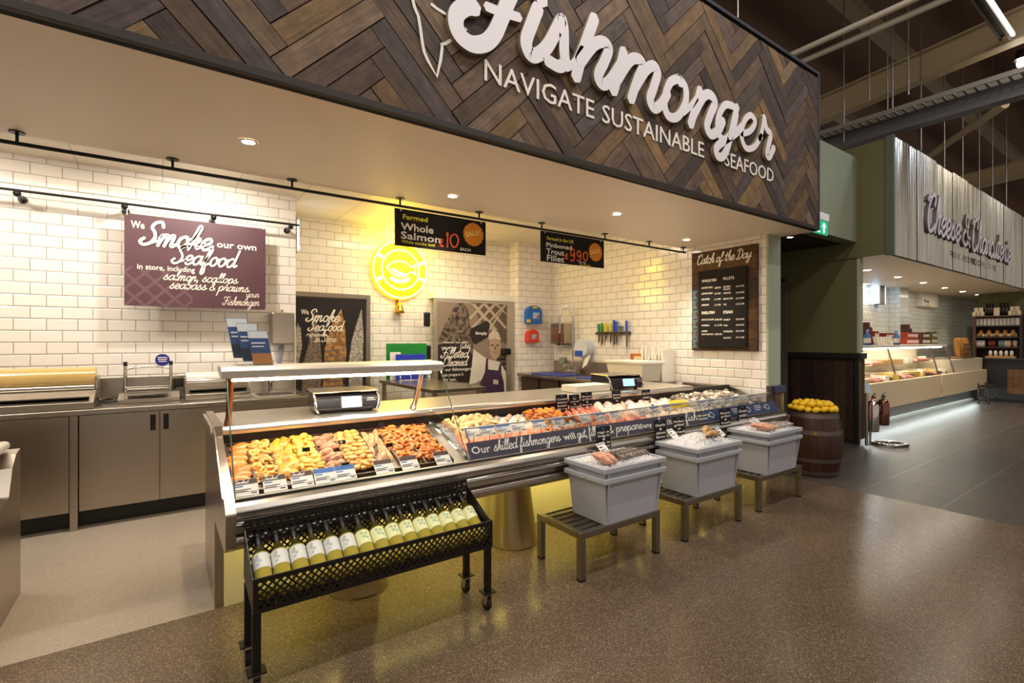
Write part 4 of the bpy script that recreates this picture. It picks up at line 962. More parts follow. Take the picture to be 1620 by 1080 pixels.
def crate(label, full=True):
    o = thing('crate', (0, 0, 0), label, 'crate', 'grey plastic crates')
    def ring(x, y, z): return [(-x, -y, z), (x, -y, z), (x, y, z), (-x, y, z)]
    bx_, by_, tx_, ty_, hh = .245, .148, .268, .165, .29
    mb = MB(); t = .006
    vs = ring(bx_, by_, 0)+ring(tx_, ty_, hh)+ring(tx_-t, ty_-t, hh)+ring(bx_-t, by_-t, .008)
    fs = [(3, 2, 1, 0)]
    for a in (0, 4, 8): fs += [(a+i, a+(i+1) % 4, a+4+(i+1) % 4, a+4+i) for i in range(4)]
    fs.append((12, 13, 14, 15)); mb.add(vs, fs)
    mb.build('body', CR, o)
    rm = MB(); z0, z1 = hh-.032, hh
    X_, Y_ = .290, .187
    for (x0, x1, y0, y1) in ((-X_, X_, -Y_, -ty_+.002), (-X_, X_, ty_-.002, Y_), (-X_, -tx_+.002, -ty_+.002, ty_-.002), (tx_-.002, X_, -ty_+.002, ty_-.002)): rm.bx(x0, x1, y0, y1, z0, z1)
    rm.build('rim', CR, o, bevel=.005)
    rb = MB()
    for sx in (-1, 1):
        for q in (.93,):
            for sy in (-1, 1):
                rb.add([(sx*bx_*q-.006, sy*(by_-.001), .02), (sx*bx_*q+.006, sy*(by_-.001), .02), (sx*tx_*q+.008, sy*(ty_+.016), hh-.03), (sx*tx_*q-.008, sy*(ty_+.016), hh-.03), (sx*bx_*q-.006, sy*(by_+.004), .02), (sx*bx_*q+.006, sy*(by_+.004), .02)], [(4, 5, 2, 3) if sy < 0 else (5, 4, 3, 2), (0, 4, 3), (5, 1, 2)])
    rb.build('rib', CR, o)
    return o
c0 = crate('lower crate')
CP = [(2.455, 2.295), (3.385, 2.30), (4.365, 2.305)]
cl = [('lower grey crate on the nearest steel bench', 'upper grey crate of pink and dark fish on the nearest steel bench'), ('lower grey crate on the middle steel bench', 'upper grey crate with a single fish on ice on the middle bench'), ('lower grey crate on the bench next to the lemon barrel', 'upper grey crate of small fish on the bench next to the lemon barrel')]
for i, (x, y) in enumerate(CP):
    if i == 0: c0.location = (x, y, .2905); c0['label'] = cl[0][0]
    else: dup(c0, (x, y, .2905), label=cl[i][0])
    dup(c0, (x, y, .355), label=cl[i][1])
    rr = random.Random(40+i); mb = MB(); n1, n2 = 44, 30; vs = []
    for a in range(n1+1):
        for b in range(n2+1):
            u, v = -1+2*a/n1, -1+2*b/n2
            vs.append((x+.258*u, y+.158*v, .630+.035*(1-u*u)*(1-v*v)*(2.0 if i == 1 else .9)+rr.random()*.012))
    mb.add(vs, [(a*(n2+1)+b, (a+1)*(n2+1)+b, (a+1)*(n2+1)+b+1, a*(n2+1)+b+1) for a in range(n1) for b in range(n2)], 0)
    tag(mb.build('crushed_ice', ICE), ['crushed ice filling the nearest upper crate', 'mounded crushed ice filling the middle upper crate', 'crushed ice filling the upper crate next to the barrel'][i], 'ice', kind='stuff')
REDF = mat('red_mullet_skin', '#c98a68', .3, 0, (30, .4), (60, .2, .003), col2='#d9a68c'); DARKF = mat('dark_fish_skin', '#33271f', .25, 0, (22, .5), (60, .2, .003), rand=.4, col2='#9c8a7e')
BRF = mat('brown_fish_skin', '#9c7348', .3, 0, (25, .4), (60, .2, .003), col2='#c9a877'); GRF = mat('silver_fish_skin', '#8d8580', .22, .2, (25, .4), (60, .2, .003), col2='#c8bfb6'); PKF = mat('pink_squid_skin', '#d8b0a4', .25, 0, (25, .3), (60, .2, .003))
x, y = CP[0]
for i, dx in enumerate((-.205, -.145)):
    fish_thing('red_mullet', .21, .055, .05, (x+dx, y-.06+.02*i, .682), (R(70), R(10), R(-80)), (REDF, REDF), ['leftmost pink-red fish on the nearest crate of ice', 'second pink-red fish on the nearest crate of ice'][i])
for i, dx in enumerate((-.09, -.04, .012, .064, .115, .165, .212)):
    fish_thing('dark_fish', .20, .036, .034, (x+dx, y-.060+.012*i, .683-.003*i), (R(80), R(6), R(-62)), (DARKF, DARKF), ['first', 'second', 'third', 'fourth', 'fifth', 'sixth', 'last'][i]+' dark fish from the left on the nearest crate of ice')
x, y = CP[1]
fish_thing('brown_fish', .30, .09, .05, (x+.03, y-.08, .705), (R(80), R(4), R(14)), (BRF, BRF), 'mottled brown fish lying at the front of the ice mound in the middle crate')
fish_thing('brown_fish', .28, .07, .05, (x+.13, y+.03, .710), (R(80), R(0), R(30)), (BRF, BRF), 'reddish brown fish lying behind the white card in the middle crate')
x, y = CP[2]
for i, dx in enumerate((-.20, -.13)):
    fish_thing('brown_fish', .24, .06, .05, (x+dx, y-.05, .684), (R(75), R(6), R(-66)), (REDF, REDF), ['leftmost reddish fish in the crate next to the barrel', 'second reddish fish in the crate next to the barrel'][i])
for i in range(8):
    fish_thing('small_fish', .17, .032, .026, (x-.03+.034*i, y-.065+.012*(i % 3), .677), (R(85), R(3), R(-60)), (GRF, GRF), 'small silvery fish in the row in the crate next to the barrel', group='small silvery fish')
for (cx0, cy0, rz, lb, dx) in ((CP[0][0]-.02, CP[0][1]+.07, .25, 'white folded price card standing in the nearest crate of fish', 0), (CP[1][0]+.06, CP[1][1]-.12, .1, 'white price card in front of the fish in the middle crate', 0), (CP[1][0]+.23, CP[1][1]-.06, .3, 'white price card at the right side of the middle crate', 0), (CP[1][0]-.13, CP[1][1]+.12, .2, 'white price card at the back of the middle crate', 0), (CP[2][0]-.10, CP[2][1]+.03, .4, 'left white price card standing in the crate next to the barrel', 0), (CP[2][0]+.0, CP[2][1]+.05, .2, 'right white price card standing in the crate next to the barrel', 0)):
    p = Vector((cx0, cy0, .672)); q = thing('price_card', p, lb, 'price card'); fr = Frame(p, (math.cos(rz), math.sin(rz), 0), (0, math.sin(R(50)), math.cos(R(50))))
    MB().prism(rect(-.05, -.01, .05, .075), fr, -.002, 0).build('card', CARD, q)
    m = MB().prism(rect(-.048, .06, .048, .067), fr, None, .0006, 0); m.prism(rect(-.04, .035, .0, .045), fr, None, .0006, 1); m.prism(rect(-.04, .015, .02, .021), fr, None, .0006, 1); m.build('card_print', [CARDBL, INK], q)
for px0, px1, py0, py1, Y, ln, lb in ((945, 967, 675, 711, 2.47, ('High in', "Omega 3's", '&', 'rich in', 'flavour'), 'black recipe sign reading high in Omega 3, behind the nearest fish crate'), (1037, 1055, 664, 696, 2.49, ('Gentle', '&', 'delicate', 'flavour'), 'left black recipe sign at the back of the middle crate'), (1066, 1084, 659, 688, 2.50, ('Perfect', 'grilled', 'or', 'fried'), 'right black recipe sign at the back of the middle crate'), (1140, 1157, 646, 673, 2.51, ('Best', 'grilled', '&', 'fresh'), 'left black recipe sign at the back of the crate by the barrel'), (1169, 1183, 642, 669, 2.52, ('Great', 'with', 'lemon'), 'right black recipe sign at the back of the crate by the barrel')):
    a = onY(px0, py1, Y); b = onY(px1, py1, Y); t_ = onY((px0+px1)/2, py0, Y); chalkcard(((a.x+b.x)/2, Y, a.z), b.x-a.x, t_.z-a.z, ln, lb)

# ================================================================== WINE RACK
rk = thing('wine_rack', (.86, 2.35, 0), 'black lattice-sided wine rack on castors in front of the fish counter', 'rack')
X0, X1, YF0, YR = .292, 1.418, 2.195, 2.465
def lattice(mb, fr, x0, y0, x1, y1, pitch, bw, d):
    c = math.sqrt(.5)
    for s in (1, -1):
        k = (x0-(y1-y0) if s > 0 else x0)
        while k < x1+(y1-y0):
            xa, xb = (k, k+(y1-y0)) if s > 0 else (k, k-(y1-y0))
            hw = bw/2/c; p = clip([(xa-hw, y0), (xa+hw, y0), (xb+hw, y1), (xb-hw, y1)], x0, y0, x1, y1)
            if len(p) > 2: mb.prism(p, fr, d+(.0006 if s > 0 else 0), d+.0035+(.0006 if s > 0 else 0))
            k += pitch
FRK = Frame((0, YF0, 0), (1, 0, 0), (0, 0, 1))
mb = MB(); lattice(mb, FRK, X0+.018, .352, X1-.018, .458, .030, .0075, 0)
mb.bx(X0, X1, YF0-.004, YF0+.004, .335, .3525).bx(X0, X1, YF0-.004, YF0+.004, .4575, .475).bx(X0, X0+.018, YF0-.004, YF0+.004, .3525, .4575).bx(X1-.018, X1, YF0-.004, YF0+.004, .3525, .4575); mb.build('front_lattice_panel', BLACKM, rk)
FRB = Frame((0, YR, 0), (1, 0, 0), (0, 0, 1))
mb = MB(); lattice(mb, FRB, X0+.01, .41, X1-.01, .585, .030, .0075, 0)
mb.bx(X0, X1, YR-.004, YR+.004, .38, .41)
n = 37; xs_ = [X0+(X1-X0)*(i+.5)/n for i in range(n)]
mb.bx(X0, X1, YR-.004, YR+.003, .612, .63).bx(X0, X1, YR-.004, YR+.003, .585, .594)
for i in range(n+1): 
    xx = X0+(X1-X0)*i/n; mb.bx(max(X0, xx-.006), min(X1, xx+.006), YR-.004, YR+.003, .594, .612)
mb.build('back_lattice_panel', BLACKM, rk)
for xx in (X0, X1-.004):
    mb = MB(); mb.prism([(YF0, .335), (YF0, .475), (YF0+.03, .475), (YR, .60), (YR, .38)], fx(xx), 0, .004); mb.build('side_panel', BLACKM, rk)
mb = MB(); mb.add([(X0, YF0, .337), (X1, YF0, .337), (X1, YR, .385), (X0, YR, .385)], [(3, 2, 1, 0)]); mb.add([(X0, YF0, .341), (X1, YF0, .341), (X1, YR, .389), (X0, YR, .389)], [(0, 1, 2, 3)]); mb.build('bottom_sheet', BLACKM, rk)
for x, y in ((X0+.015, 2.215), (X1-.015, 2.215), (X0+.015, 2.44), (X1-.015, 2.44)):
    zt = .36 if y > 2.3 else .335
    l = MB().bx(x-.016, x+.016, y-.012, y+.016, .10, zt).build('leg', BLACKM, rk, bevel=.002)
    MB().bx(x-.035, x+.035, y-.03, y+.035, .093, .0995).build('foot_plate', BLACKM, l)
    k = MB(); k.cyl((x-.012, y+.01, .031), (x+.012, y+.01, .031), .031, n=18); k.build('caster_wheel', RUBBER, l)
    k = MB(); k.bx(x-.019, x-.013, y-.012, y+.022, .03, .085).bx(x+.013, x+.019, y-.012, y+.022, .03, .085).bx(x-.019, x+.019, y-.014, y+.024, .0852, .0928); k.build('caster_fork', CHROME, l)
# bottles
def glassbottle(name, col):
    k = NT(name); b = k.b; b.inputs['Base Color'].default_value = lin(col); b.inputs['Roughness'].default_value = .04; b.inputs['Transmission Weight'].default_value = .6; b.inputs['IOR'].default_value = 1.38
    return k.m
WINE = glassbottle('white_wine_glass', '#ecdc62'); NECK = mat('bottle_shoulder_glass', '#3b3a1c', .06); CAPS = mat('black_capsule', '#12100e', .35)
LABW = mat('grey_white_label', '#d3d5d2', .6); LABY = mat('lime_white_label', '#dfe3b0', .6); LEAF = mat('leaf_print', '#9db690', .6); VINE = mat('vine_print', '#a9aeb0', .6)
def bottle(kind):
    o = thing('wine_bottle', (0, 0, 0), 'x', 'wine bottle', 'wine bottles')
    MB().lathe([(0, 0), (.030, 0), (.0345, .005), (.0350, .02), (.0350, .172), (.0335, .19), (.0335, .1901)], n=24).build('body', WINE, o, origin=False)
    MB().lathe([(.0335, .19), (.026, .208), (.0175, .222), (.0145, .236), (.0142, .244)], n=20).build('shoulder', NECK, o, origin=False)
    MB().lathe([(.0146, .236), (.0148, .285), (.0165, .286), (.0165, .302), (.0, .303)], n=18).build('capsule', CAPS, o, origin=False)
    lb = MB(); n = 14; vs = []
    for i in range(n+1):
        a = R(-90-78+156*i/n)
        for z in (.112, .183): vs.append((.0356*math.cos(a), .0356*math.sin(a), z))
    lb.add(vs, [(2*i, 2*i+2, 2*i+3, 2*i+1) for i in range(n)], 0, True)
    lab = lb.build('label', LABW if kind == 0 else LABY, o, origin=False)
    m = MB()
    for (u, v, r_) in (((-.012, .168, .010), (.006, .163, .009), (-.006, .147, .011), (.010, .140, .008)) if kind else ((-.018, .170, .008), (-.022, .157, .010), (-.010, .145, .009), (-.02, .130, .007))):
        vs = []; 
        for j in range(10):
            a2 = 2*PI*j/10; rr_ = r_*(1 if j % 2 else .72); a = R(-90)+(u+rr_*math.cos(a2))/.0356; vs.append((.0360*math.cos(a), .0360*math.sin(a), v+rr_*math.sin(a2)))
        m.add(vs, [tuple(range(10))])
    m.build('label_print', LEAF if kind else VINE, lab, origin=False); return o
bw = [bottle(0), bottle(1)]; used = set()
ordn = ['leftmost', 'second', 'third', 'fourth', 'fifth', 'sixth', 'seventh', 'eighth', 'ninth', 'tenth', 'eleventh', 'twelfth', 'thirteenth', 'fourteenth', 'rightmost']
BROT = (R(-57), 0, 0)
for i in range(15):
    k = 0 if i < 6 else 1; x = .345+i*(1.372-.345)/14
    lb = ordn[i]+(' bottle' if i in (0, 14) else ' bottle from the left')+' of white wine in the black rack, '+('grey-white label' if k == 0 else 'lime label')
    loc = (x, 2.222, .385); rot = (BROT[0], 0, 0)
    if k not in used: o = bw[k]; used.add(k); o.location = loc; o.rotation_euler = rot; o['label'] = lb
    else: dup(bw[k], loc, rot, lb)

# ================================================================== BARREL, LEMONS
bx0, by0 = 5.715, 2.50
bar = thing('barrel', (bx0, by0, 0), 'dark wooden barrel with steel hoops, piled with lemons', 'barrel')
BW = NT('barrel_wood'); k = BW; tc = k.n('ShaderNodeTexCoord'); 
mp = k.n('ShaderNodeMapping'); mp.inputs['Scale'].default_value = (9, 9, .8); k.l(tc.outputs['Object'], mp.inputs[0]); nz = k.n('ShaderNodeTexNoise'); nz.inputs['Scale'].default_value = 2.5; nz.inputs['Detail'].default_value = 5; k.l(mp.outputs[0], nz.inputs['Vector'])
k.l(k.mul(lin('#3a1f16'), nz.outputs[0], .4, 1.8), k.b.inputs['Base Color']); k.b.inputs['Roughness'].default_value = .38
rp = lambda z: .236+.055*math.sin(PI*min(1, max(0, z/.69)))
mb = MB(); N_ = 24
for i in range(N_):
    a0, a1 = 2*PI*(i+.012)/N_, 2*PI*(i+.988)/N_; vs = []
    for j in range(11):
        z = .69*j/10; r_ = rp(z)
        for a in (a0, (a0+a1)/2, a1): vs.append((bx0+r_*math.cos(a), by0+r_*math.sin(a), z))
    mb.add(vs, [(3*j+q, 3*j+q+1, 3*j+q+4, 3*j+q+3) for j in range(10) for q in (0, 1)], 0, True)
mb.lathe([(0, .665), (.225, .665), (.225, .69), (.236, .69)], (bx0, by0, 0), 24, smooth=False); mb.lathe([(.226, .69), (.226, .0), (0, 0)], (bx0, by0, 0), 24)
mb.build('staves', BW.m, bar)
HOOP = mat('hoop_iron', '#6d645c', .45, .7, (8, .2))
for z0, z1 in ((.02, .06), (.16, .20), (.455, .50), (.63, .672)):
    MB().lathe([(rp(z0)-.002, z0), (rp(z0)+.004, z0), (rp(z1)+.004, z1), (rp(z1)-.002, z1)], (bx0, by0, 0), 40, smooth=False).build('hoop', HOOP, bar)
a = R(-152); MB().cyl((bx0+rp(.47)*math.cos(a), by0+rp(.47)*math.sin(a), .475), (bx0+(rp(.47)+.012)*math.cos(a), by0+(rp(.47)+.012)*math.sin(a), .475), .018, n=14).build('bung', mat('brass', '#c9a24e', .3, 1), bar)
LEM = mat('lemon_peel', '#f3c614', .38, 0, (9, .06), (120, .25, .003), rand=.06, sss=.1)
lm = MB(); prf = []
for j in range(13):
    t = PI*j/12; z = -.042*math.cos(t); r_ = .030*math.sin(t)**.9
    if j in (1, 11): r_ *= .55
    prf.append((max(r_, 0), z*(1.06 if j in (0, 12) else 1)))
lm.lathe(prf, n=14); lem = lm.build('lemon', LEM, origin=False); tag(lem, 'yellow lemon in the pile on top of the dark barrel', 'lemon', 'lemons on the barrel'); rr = random.Random(9); first = True
spots = []
for ring, (rad, z, cnt) in enumerate(((.205, .722, 17), (.135, .724, 11), (.06, .724, 5), (.165, .768, 12), (.09, .772, 7), (.02, .79, 1))):
    for i in range(cnt): a = 2*PI*(i+.5*ring)/cnt; spots.append((bx0+rad*math.cos(a)+rr.uniform(-.008, .008), by0+rad*math.sin(a)+rr.uniform(-.008, .008), z+rr.uniform(-.006, .006)))
bar.scale = (.955, .955, .965)
for sp_ in spots:
    sp_ = (bx0+(sp_[0]-bx0)*.95, by0+(sp_[1]-by0)*.95, sp_[2]-.026)
    rot = (R(90)+rr.uniform(-.5, .5), rr.uniform(-.4, .4), rr.uniform(0, 2*PI))
    if first: lem.location = sp_; lem.rotation_euler = rot; first = False
    else: dup(lem, sp_, rot)

# ================================================================== FIRE EXTINGUISHER STAND
st = thing('extinguisher_stand', (8.0, 2.66, 0), 'chrome floor stand holding fire extinguishers at the corner of the plank wainscot', 'stand')
pts = [(7.86, 2.60, .02), (7.90, 2.45, .02), (8.13, 2.37, .02), (8.22, 2.47, .02), (8.16, 2.66, .02), (7.98, 2.74, .02)]
MB().tube(pts, .018, 8, closed=True).build('base_hoop', CHROME, st)
pz = [P(1371, 626, Y=2.66), P(1371, 697, Y=2.66)]; px_ = pz[0].x
MB().tube([(px_, 2.66, .03), (px_, 2.66, .72)], .02, 10).tube([(px_+.06, 2.64, .03), (px_+.06, 2.64, .60)], .014, 8).build('pole', CHROME, st)
fr = Frame((px_-.02, 2.62, .72), (1, -.15, 0), (.1, .3, 1)); MB().prism(rrect(-.055, 0, .055, .13, .01), fr, 0, .006).build('sign_plate', mat('pale_blue_sign', '#b9cddd', .4), st)
RED = mat('extinguisher_red', '#a3121a', .3)
for i, (px, py0, py1, lb, m_) in enumerate(((1381, 622, 682, 'left chrome fire extinguisher on the floor stand', CHROME), (1397, 620, 672, 'right dark red and chrome fire extinguisher on the floor stand', mat('extinguisher_chrome_red', '#8a5a50', .18, .9)))):
    Y = 2.62-.05*i; a = P(px, py1, Y=Y); b = P(px, py0+8, Y=Y); L = b.z-a.z; o = thing('fire_extinguisher', a, lb, 'fire extinguisher')
    MB().lathe([(0, 0), (.065, 0), (.07, .02), (.07, L*.78), (.05, L*.9), (.02, L*.94), (.02, L)], a, 18).build('cylinder', m_, o)
    MB().bx(a.x-.02, a.x+.06, a.y-.012, a.y+.012, b.z, b.z+.025).tube([(a.x-.02, a.y, b.z+.03), (a.x+.07, a.y, b.z+.06)], .008, 6).build('valve', BLACK if i == 0 else mat('valve_green', '#2c5a3a', .5), o)
    MB().tube([(a.x-.02, a.y, b.z), (a.x-.09, a.y-.02, b.z-.05), (a.x-.09, a.y-.02, a.z+L*.4)], .010, 6).build('hose', RED if i == 0 else BLACK, o)

# ================================================================== LEFT WORKTOP RUN
zW = .90
for i, (x0, x1, lb) in enumerate(((-2.8, -.565, 'steel base cabinet at the far left under the film wrappers'), (-.515, .475, 'double-door steel base cabinet under the worktop behind the counter'))):
    o = thing('base_cabinet', ((x0+x1)/2, 5.2, 0), lb, 'cabinet')
    MB().bx(x0, x1, 4.93, YW-.002, .135, .858).build('carcass', STEEL, o)
    nd = 2; wdt = (x1-x0)/nd; MB().bx(.476, 1.12, 4.905, YW-.002, .137, .855).build('end_section', STEEL, o) if i else None
    for k_ in range(nd):
        a, b = x0+k_*wdt+.003, x0+(k_+1)*wdt-.003
        d_ = MB().bx(a, b, 4.905, 4.929, .137, .855).build('door', STEEL, o, bevel=.003)
        hx = b-.058 if k_ == 0 else a+.022
        MB().bx(hx, hx+.036, 4.900, 4.9049, .70, .825).build('handle_slot', BLACK, d_)
tag(MB().bx(-2.8, 1.12, 5.0, YW-.002, 0, .134).build('plinth', BLACK), 'black recessed plinth under the left base cabinets', 'plinth')
wt = MB(); wt.prism([(4.875, .862), (4.875, .895), (4.88, .90), (YW-.02, .90), (YW-.02, 1.085), (YW-.002, 1.085), (YW-.002, .862)], fx(-2.85), 0, 4.005)
wt_o = tag(wt.build('worktop', STEELH, bevel=.003), 'long stainless worktop with upstand along the left tiled wall', 'worktop')
for x in (-.54,):
    MB().bx(x-.022, x+.022, 4.89, 4.935, 0, .857).build('leg', STEEL, wt_o)
# sink recess at its right end
sk = thing('sink', (.80, 5.2, .9), 'small steel sink let into the right end of the left worktop', 'sink')
MB().bx(.69, 1.08, 5.05, 5.42, .9005, .903).build('rim', CHROME, sk); MB().bx(.73, 1.04, 5.09, 5.38, .9032, .9036).build('bowl', mat('sink_shadow_steel', '#4a443e', .35, .8), sk)
MB().cyl((.88, 5.45, .9005), (.88, 5.45, 1.02), .02, n=12).tube([(.88, 5.45, 1.0), (.88, 5.40, 1.04), (.88, 5.30, 1.03)], .012, 8).build('tap', CHROME, sk)
def filmroll(name, x0, x1, y, zc, r_, colr, label, tall=False):
    o = thing(name, ((x0+x1)/2, y, zW), label, 'film wrapper')
    MB().prism([(y-.30, zW+.001), (y-.30, zW+.05), (y-.10, zW+.13), (y+.17, zW+.13), (y+.17, zW+.001)], fx(x0), 0, x1-x0).build('base', STEEL, o, bevel=.005)
    MB().bx(x0-.0, x0+.012, y-.06, y+.18, zW+.131, zc+.03).build('cheek', STEEL, o, bevel=.004); MB().bx(x1-.012, x1, y-.06, y+.18, zW+.131, zc+.03).build('cheek', STEEL, o, bevel=.004)
    MB().cyl((x0+.013, y+.05, zc), (x1-.013, y+.05, zc), r_, n=28).build('film_roll', colr, o)
    MB().cyl((x0+.013, y-.08, zW+.15), (x1-.013, y-.08, zW+.15), .018, n=12).build('guide_roller', CHROME, o)
    MB().bx(x0+.03, x1-.03, y-.27, y-.16, zW+.082, zW+.088).build('heat_plate', mat('dark_heat_plate', '#3a3530', .3, .6), o); return o
FILM = mat('amber_film', '#c2a262', .2, 0, (5, .3), coat=.5, stretch=(.4, 1, 1)); FILMC = mat('clear_film', '#dcd8d0', .1, coat=.6)
filmroll('film_wrapper', -1.75, -.43, 5.22, 1.10, .105, FILM, 'film wrapper with thick amber roll at the far left of the worktop')
filmroll('film_wrapper', .16, .66, 5.38, 1.05, .075, FILMC, 'film wrapper with clear roll beside the sink on the left worktop')
# wire stand
ws = thing('bag_stand', (-.10, 5.3, zW), 'chrome frame stand between the two film wrappers on the left worktop', 'stand')
mb = MB()
for x in (-.26, .06):
    mb.tube([(x, 5.35, zW+.02), (x, 5.35, zW+.30)], .014, 8).tube([(x, 5.45, zW+.02), (x, 5.45, zW+.26)], .007, 6)
mb.tube([(-.26, 5.35, zW+.27), (-.2, 5.35, zW+.285), (-.1, 5.35, zW+.29), (0, 5.35, zW+.285), (.06, 5.35, zW+.27)], .009, 8).tube([(-.26, 5.35, zW+.10), (.06, 5.35, zW+.10)], .006, 6).tube([(-.26, 5.30, zW+.12), (.06, 5.30, zW+.12)], .005, 6); mb.build('frame', CHROME, ws)
mb = MB()
for x in (-.26, .06): mb.cyl((x, 5.35, zW+.30), (x, 5.35, zW+.335), .015, n=10)
mb.build('post_cap', BLACK, ws)
MB().prism([(5.15, zW+.001), (5.15, zW+.03), (5.3, zW+.07), (5.5, zW+.07), (5.5, zW+.001)], fx(-.30), 0, .42).build('base', STEEL, ws, bevel=.004)
MB().bx(-.24, .04, 5.17, 5.27, zW+.0705, zW+.075).build('tray_lip', CHROME, ws)
# acrylic riser
ar = MB(); ar.bx(.24, .66, 5.02, 5.03, zW+.001, zW+.11).bx(.24, .66, 5.0305, 5.14, zW+.1, zW+.11); tag(ar.build('acrylic_riser', GLASS), 'clear acrylic riser in front of the clear film wrapper', 'stand')
# cables
for pts, lb in (([(-.43, 5.2, .955), (-.40, 5.1, .91), (-.5, 5.0, .907), (-.55, 4.93, .907)], 'black cable trailing over the worktop edge by the amber roll'), ([(-.42, 5.3, .91), (-.35, 5.25, .91), (-.28, 5.33, .91), (-.34, 5.42, .93), (-.42, 5.35, .92), (-.33, 5.3, .925)], 'coiled black cable left of the chrome frame stand'), ([(.09, 5.5, 1.0), (.10, 5.52, .93), (.14, 5.35, .908), (.09, 5.3, .908), (.13, 5.42, .915)], 'black cable with plug right of the chrome frame stand')):
    tag(MB().tube(pts, .006, 6).build('cable', RUBBER), lb, 'cable')
tag(MB().bx(.08, .16, YW-.05, YW-.021, .98, 1.06).bx(.10, .14, YW-.08, YW-.0501, 1.0, 1.04).build('plug_socket', mat('dark_plug', '#26221f', .4)), 'dark plug and socket on the upstand beside the clear film wrapper', 'socket')
q = P(257, 569, Y=YW-.002); m = MB(); fr = Frame((q.x, YW-.001, q.z), (1, 0, 0), (0, 0, 1)); t = thing('round_sticker', (q.x, YW, q.z), 'round dark blue sticker on the white tiles above the frame stand', 'sticker')
MB().prism(disc(0, 0, .056), fr, 0, .002).build('disc', mat('sticker_blue', '#27298a', .4), t)
for i in range(3): m.prism(rect(-.036+.006*(i == 2), .018-i*.018, .036-.006*(i == 2), .026-i*.018), fr, None, .0028)
m.build('print', PRINTW, t)
# second counter end at the far left edge
o = thing('counter_end', (-1.2, 3.7, 0), 'steel end of another counter cut off at the left edge', 'counter')
mb = MB(); mb.prism([(3.88, 0), (3.88, .815), (3.78, .80), (3.70, .74), (3.62, .60), (3.2, .55), (3.1, 0)], fx(-1.9), 0, 1.245); mb.build('end_panel', STEEL, o, bevel=.006)
mb = MB(); mb.bx(-1.9, -.69, 3.60, 3.86, .818, .865); mb.build('top_shelf', mat('pale_shelf', '#cdc8c0', .3), o, bevel=.02, seg=3)

# ================================================================== WALL AND CEILING FITTINGS
# front rail under the soffit edge
YR_ = 3.70; zr = SOF-.062
rl = thing('hanging_rail', (1.0, YR_, zr), 'long black hanging rail under the soffit edge, carrying the sale boards', 'rail')
MB().cyl((-3, YR_, zr), (5.17, YR_, zr), .011, n=10).build('bar', BLACKM, rl)
for px in (-150, 27, 273, 462, 633, 758, 857, 957, 1027, 1087):
    q = P(px, 300, Y=YR_)
    if q.x > 5.15: q.x = 5.13
    MB().cyl((q.x, YR_, zr+.011), (q.x, YR_, SOF-.0075), .008, n=8).cyl((q.x, YR_, SOF-.007), (q.x, YR_, SOF-.0004), .034, n=18).build('post', BLACKM, rl)
# wall rail over the left wall
zr2 = 2.605; yr2 = 5.46
rl = thing('wall_rail', (-.5, yr2, zr2), 'black rail on round brackets along the left tiled wall', 'rail')
MB().cyl((-3.2, yr2, zr2), (1.155, yr2, zr2), .011, n=10).build('bar', BLACKM, rl)
for px, py in ((27, 303), (197, 324), (338, 341), (460, 353)):
    x = P(px, py, Y=yr2).x; MB().cyl((x, yr2-.0, zr2-.03), (x, YW-.0008, zr2-.03), .016, n=10).cyl((x, YW-.02, zr2-.03), (x, YW-.001, zr2-.03), .03, n=14).ell((x, yr2, zr2-.025), .026, .026, .026).build('bracket', BLACKM, rl)
PLUM = mat('plum_sign', '#573840', .55, noise=(2, .05)); PLUMD = mat('plum_pattern', '#6d4d54', .55); LSH = mat('letter_shadow', '#2a1618', .6); CRW = mat('cream_print', '#f3e7dc', .55)
def at_(fr, px, py):
    """pixel -> coordinates on an upright X-facing sign plane at frame fr"""
    q = P(px, py, Y=fr.o.y); return q.x-fr.o.x, q.z-fr.o.z
def eyelets(o, fr, pts, zrail, ytop):
    for x, y in pts:
        p = fr(x, y, 0); MB().tube([p, (p.x, ytop, zrail)], .0022, 6).build('hanging_wire', CHROME, o)
        MB().cyl(p-Vector((0, .004, .006)), p+Vector((0, .006, -.006)), .007, n=10).build('eyelet', CHROME, o)
ys_ = 5.45
o = thing('smoke_sign', (.28, ys_, 1.72), 'plum We Smoke our own Seafood sign hanging on the left tiled wall', 'sign')
SF = Frame((-.272, ys_, 1.722), (1, 0, 0), (0, 0, 1)); SW, SH = 1.11, .802
MB().prism(rrect(0, 0, SW, SH, .012), SF, -.012, 0).build('board', PLUM, o)
mb = MB()
for i in range(-3, 8):
    for s in (1, -1):
        pts = [(.02, 0), (.02, 0)]
        xa = i*.145; hw = .017
        p = clip([(xa-hw, 0), (xa+hw, 0), (xa+s*.34+hw, .34), (xa+s*.34-hw, .34)], .0, .0, .52, .34)
        p = [(a, b) for a, b in p if True]
        p = clip(p, 0, 0, .5, .34) if p else p
        if len(p) > 2 and min(a for a, b in p) < .42: mb.prism(p, SF, None, .0008+(.0002 if s > 0 else 0))
mb.build('lattice_pattern', PLUMD, o)
mb = MB()
def sgn(fr, mb, s, p0, p1, h, sc, m=0, sw=.2, bold=.003, sh=None, d=.0015, rot=0):
    x0, y0 = at_(fr, *p0); x1, _ = at_(fr, *p1)
    if sc:
        if sh: script(mb, s, x0+sh, y0-sh*.7, h, fr, sw*1.02, d, 1, w=x1-x0)
        script(mb, s, x0, y0, h, fr, sw, d+.0012, m, w=x1-x0, rot=rot)
    else: text(mb, s, x0, y0, h, fr, d+.0012, m, w=x1-x0, bold=bold)
mb2 = MB(); sgn(SF, mb2, 'We', (207, 360), (228, 360), .062, False)
sgn(SF, mb, 'Smoke', (222, 386), (333, 389), .105, True, sh=.008, sw=.25); sgn(SF, mb2, 'our own', (343, 391), (405, 391), .06, False)
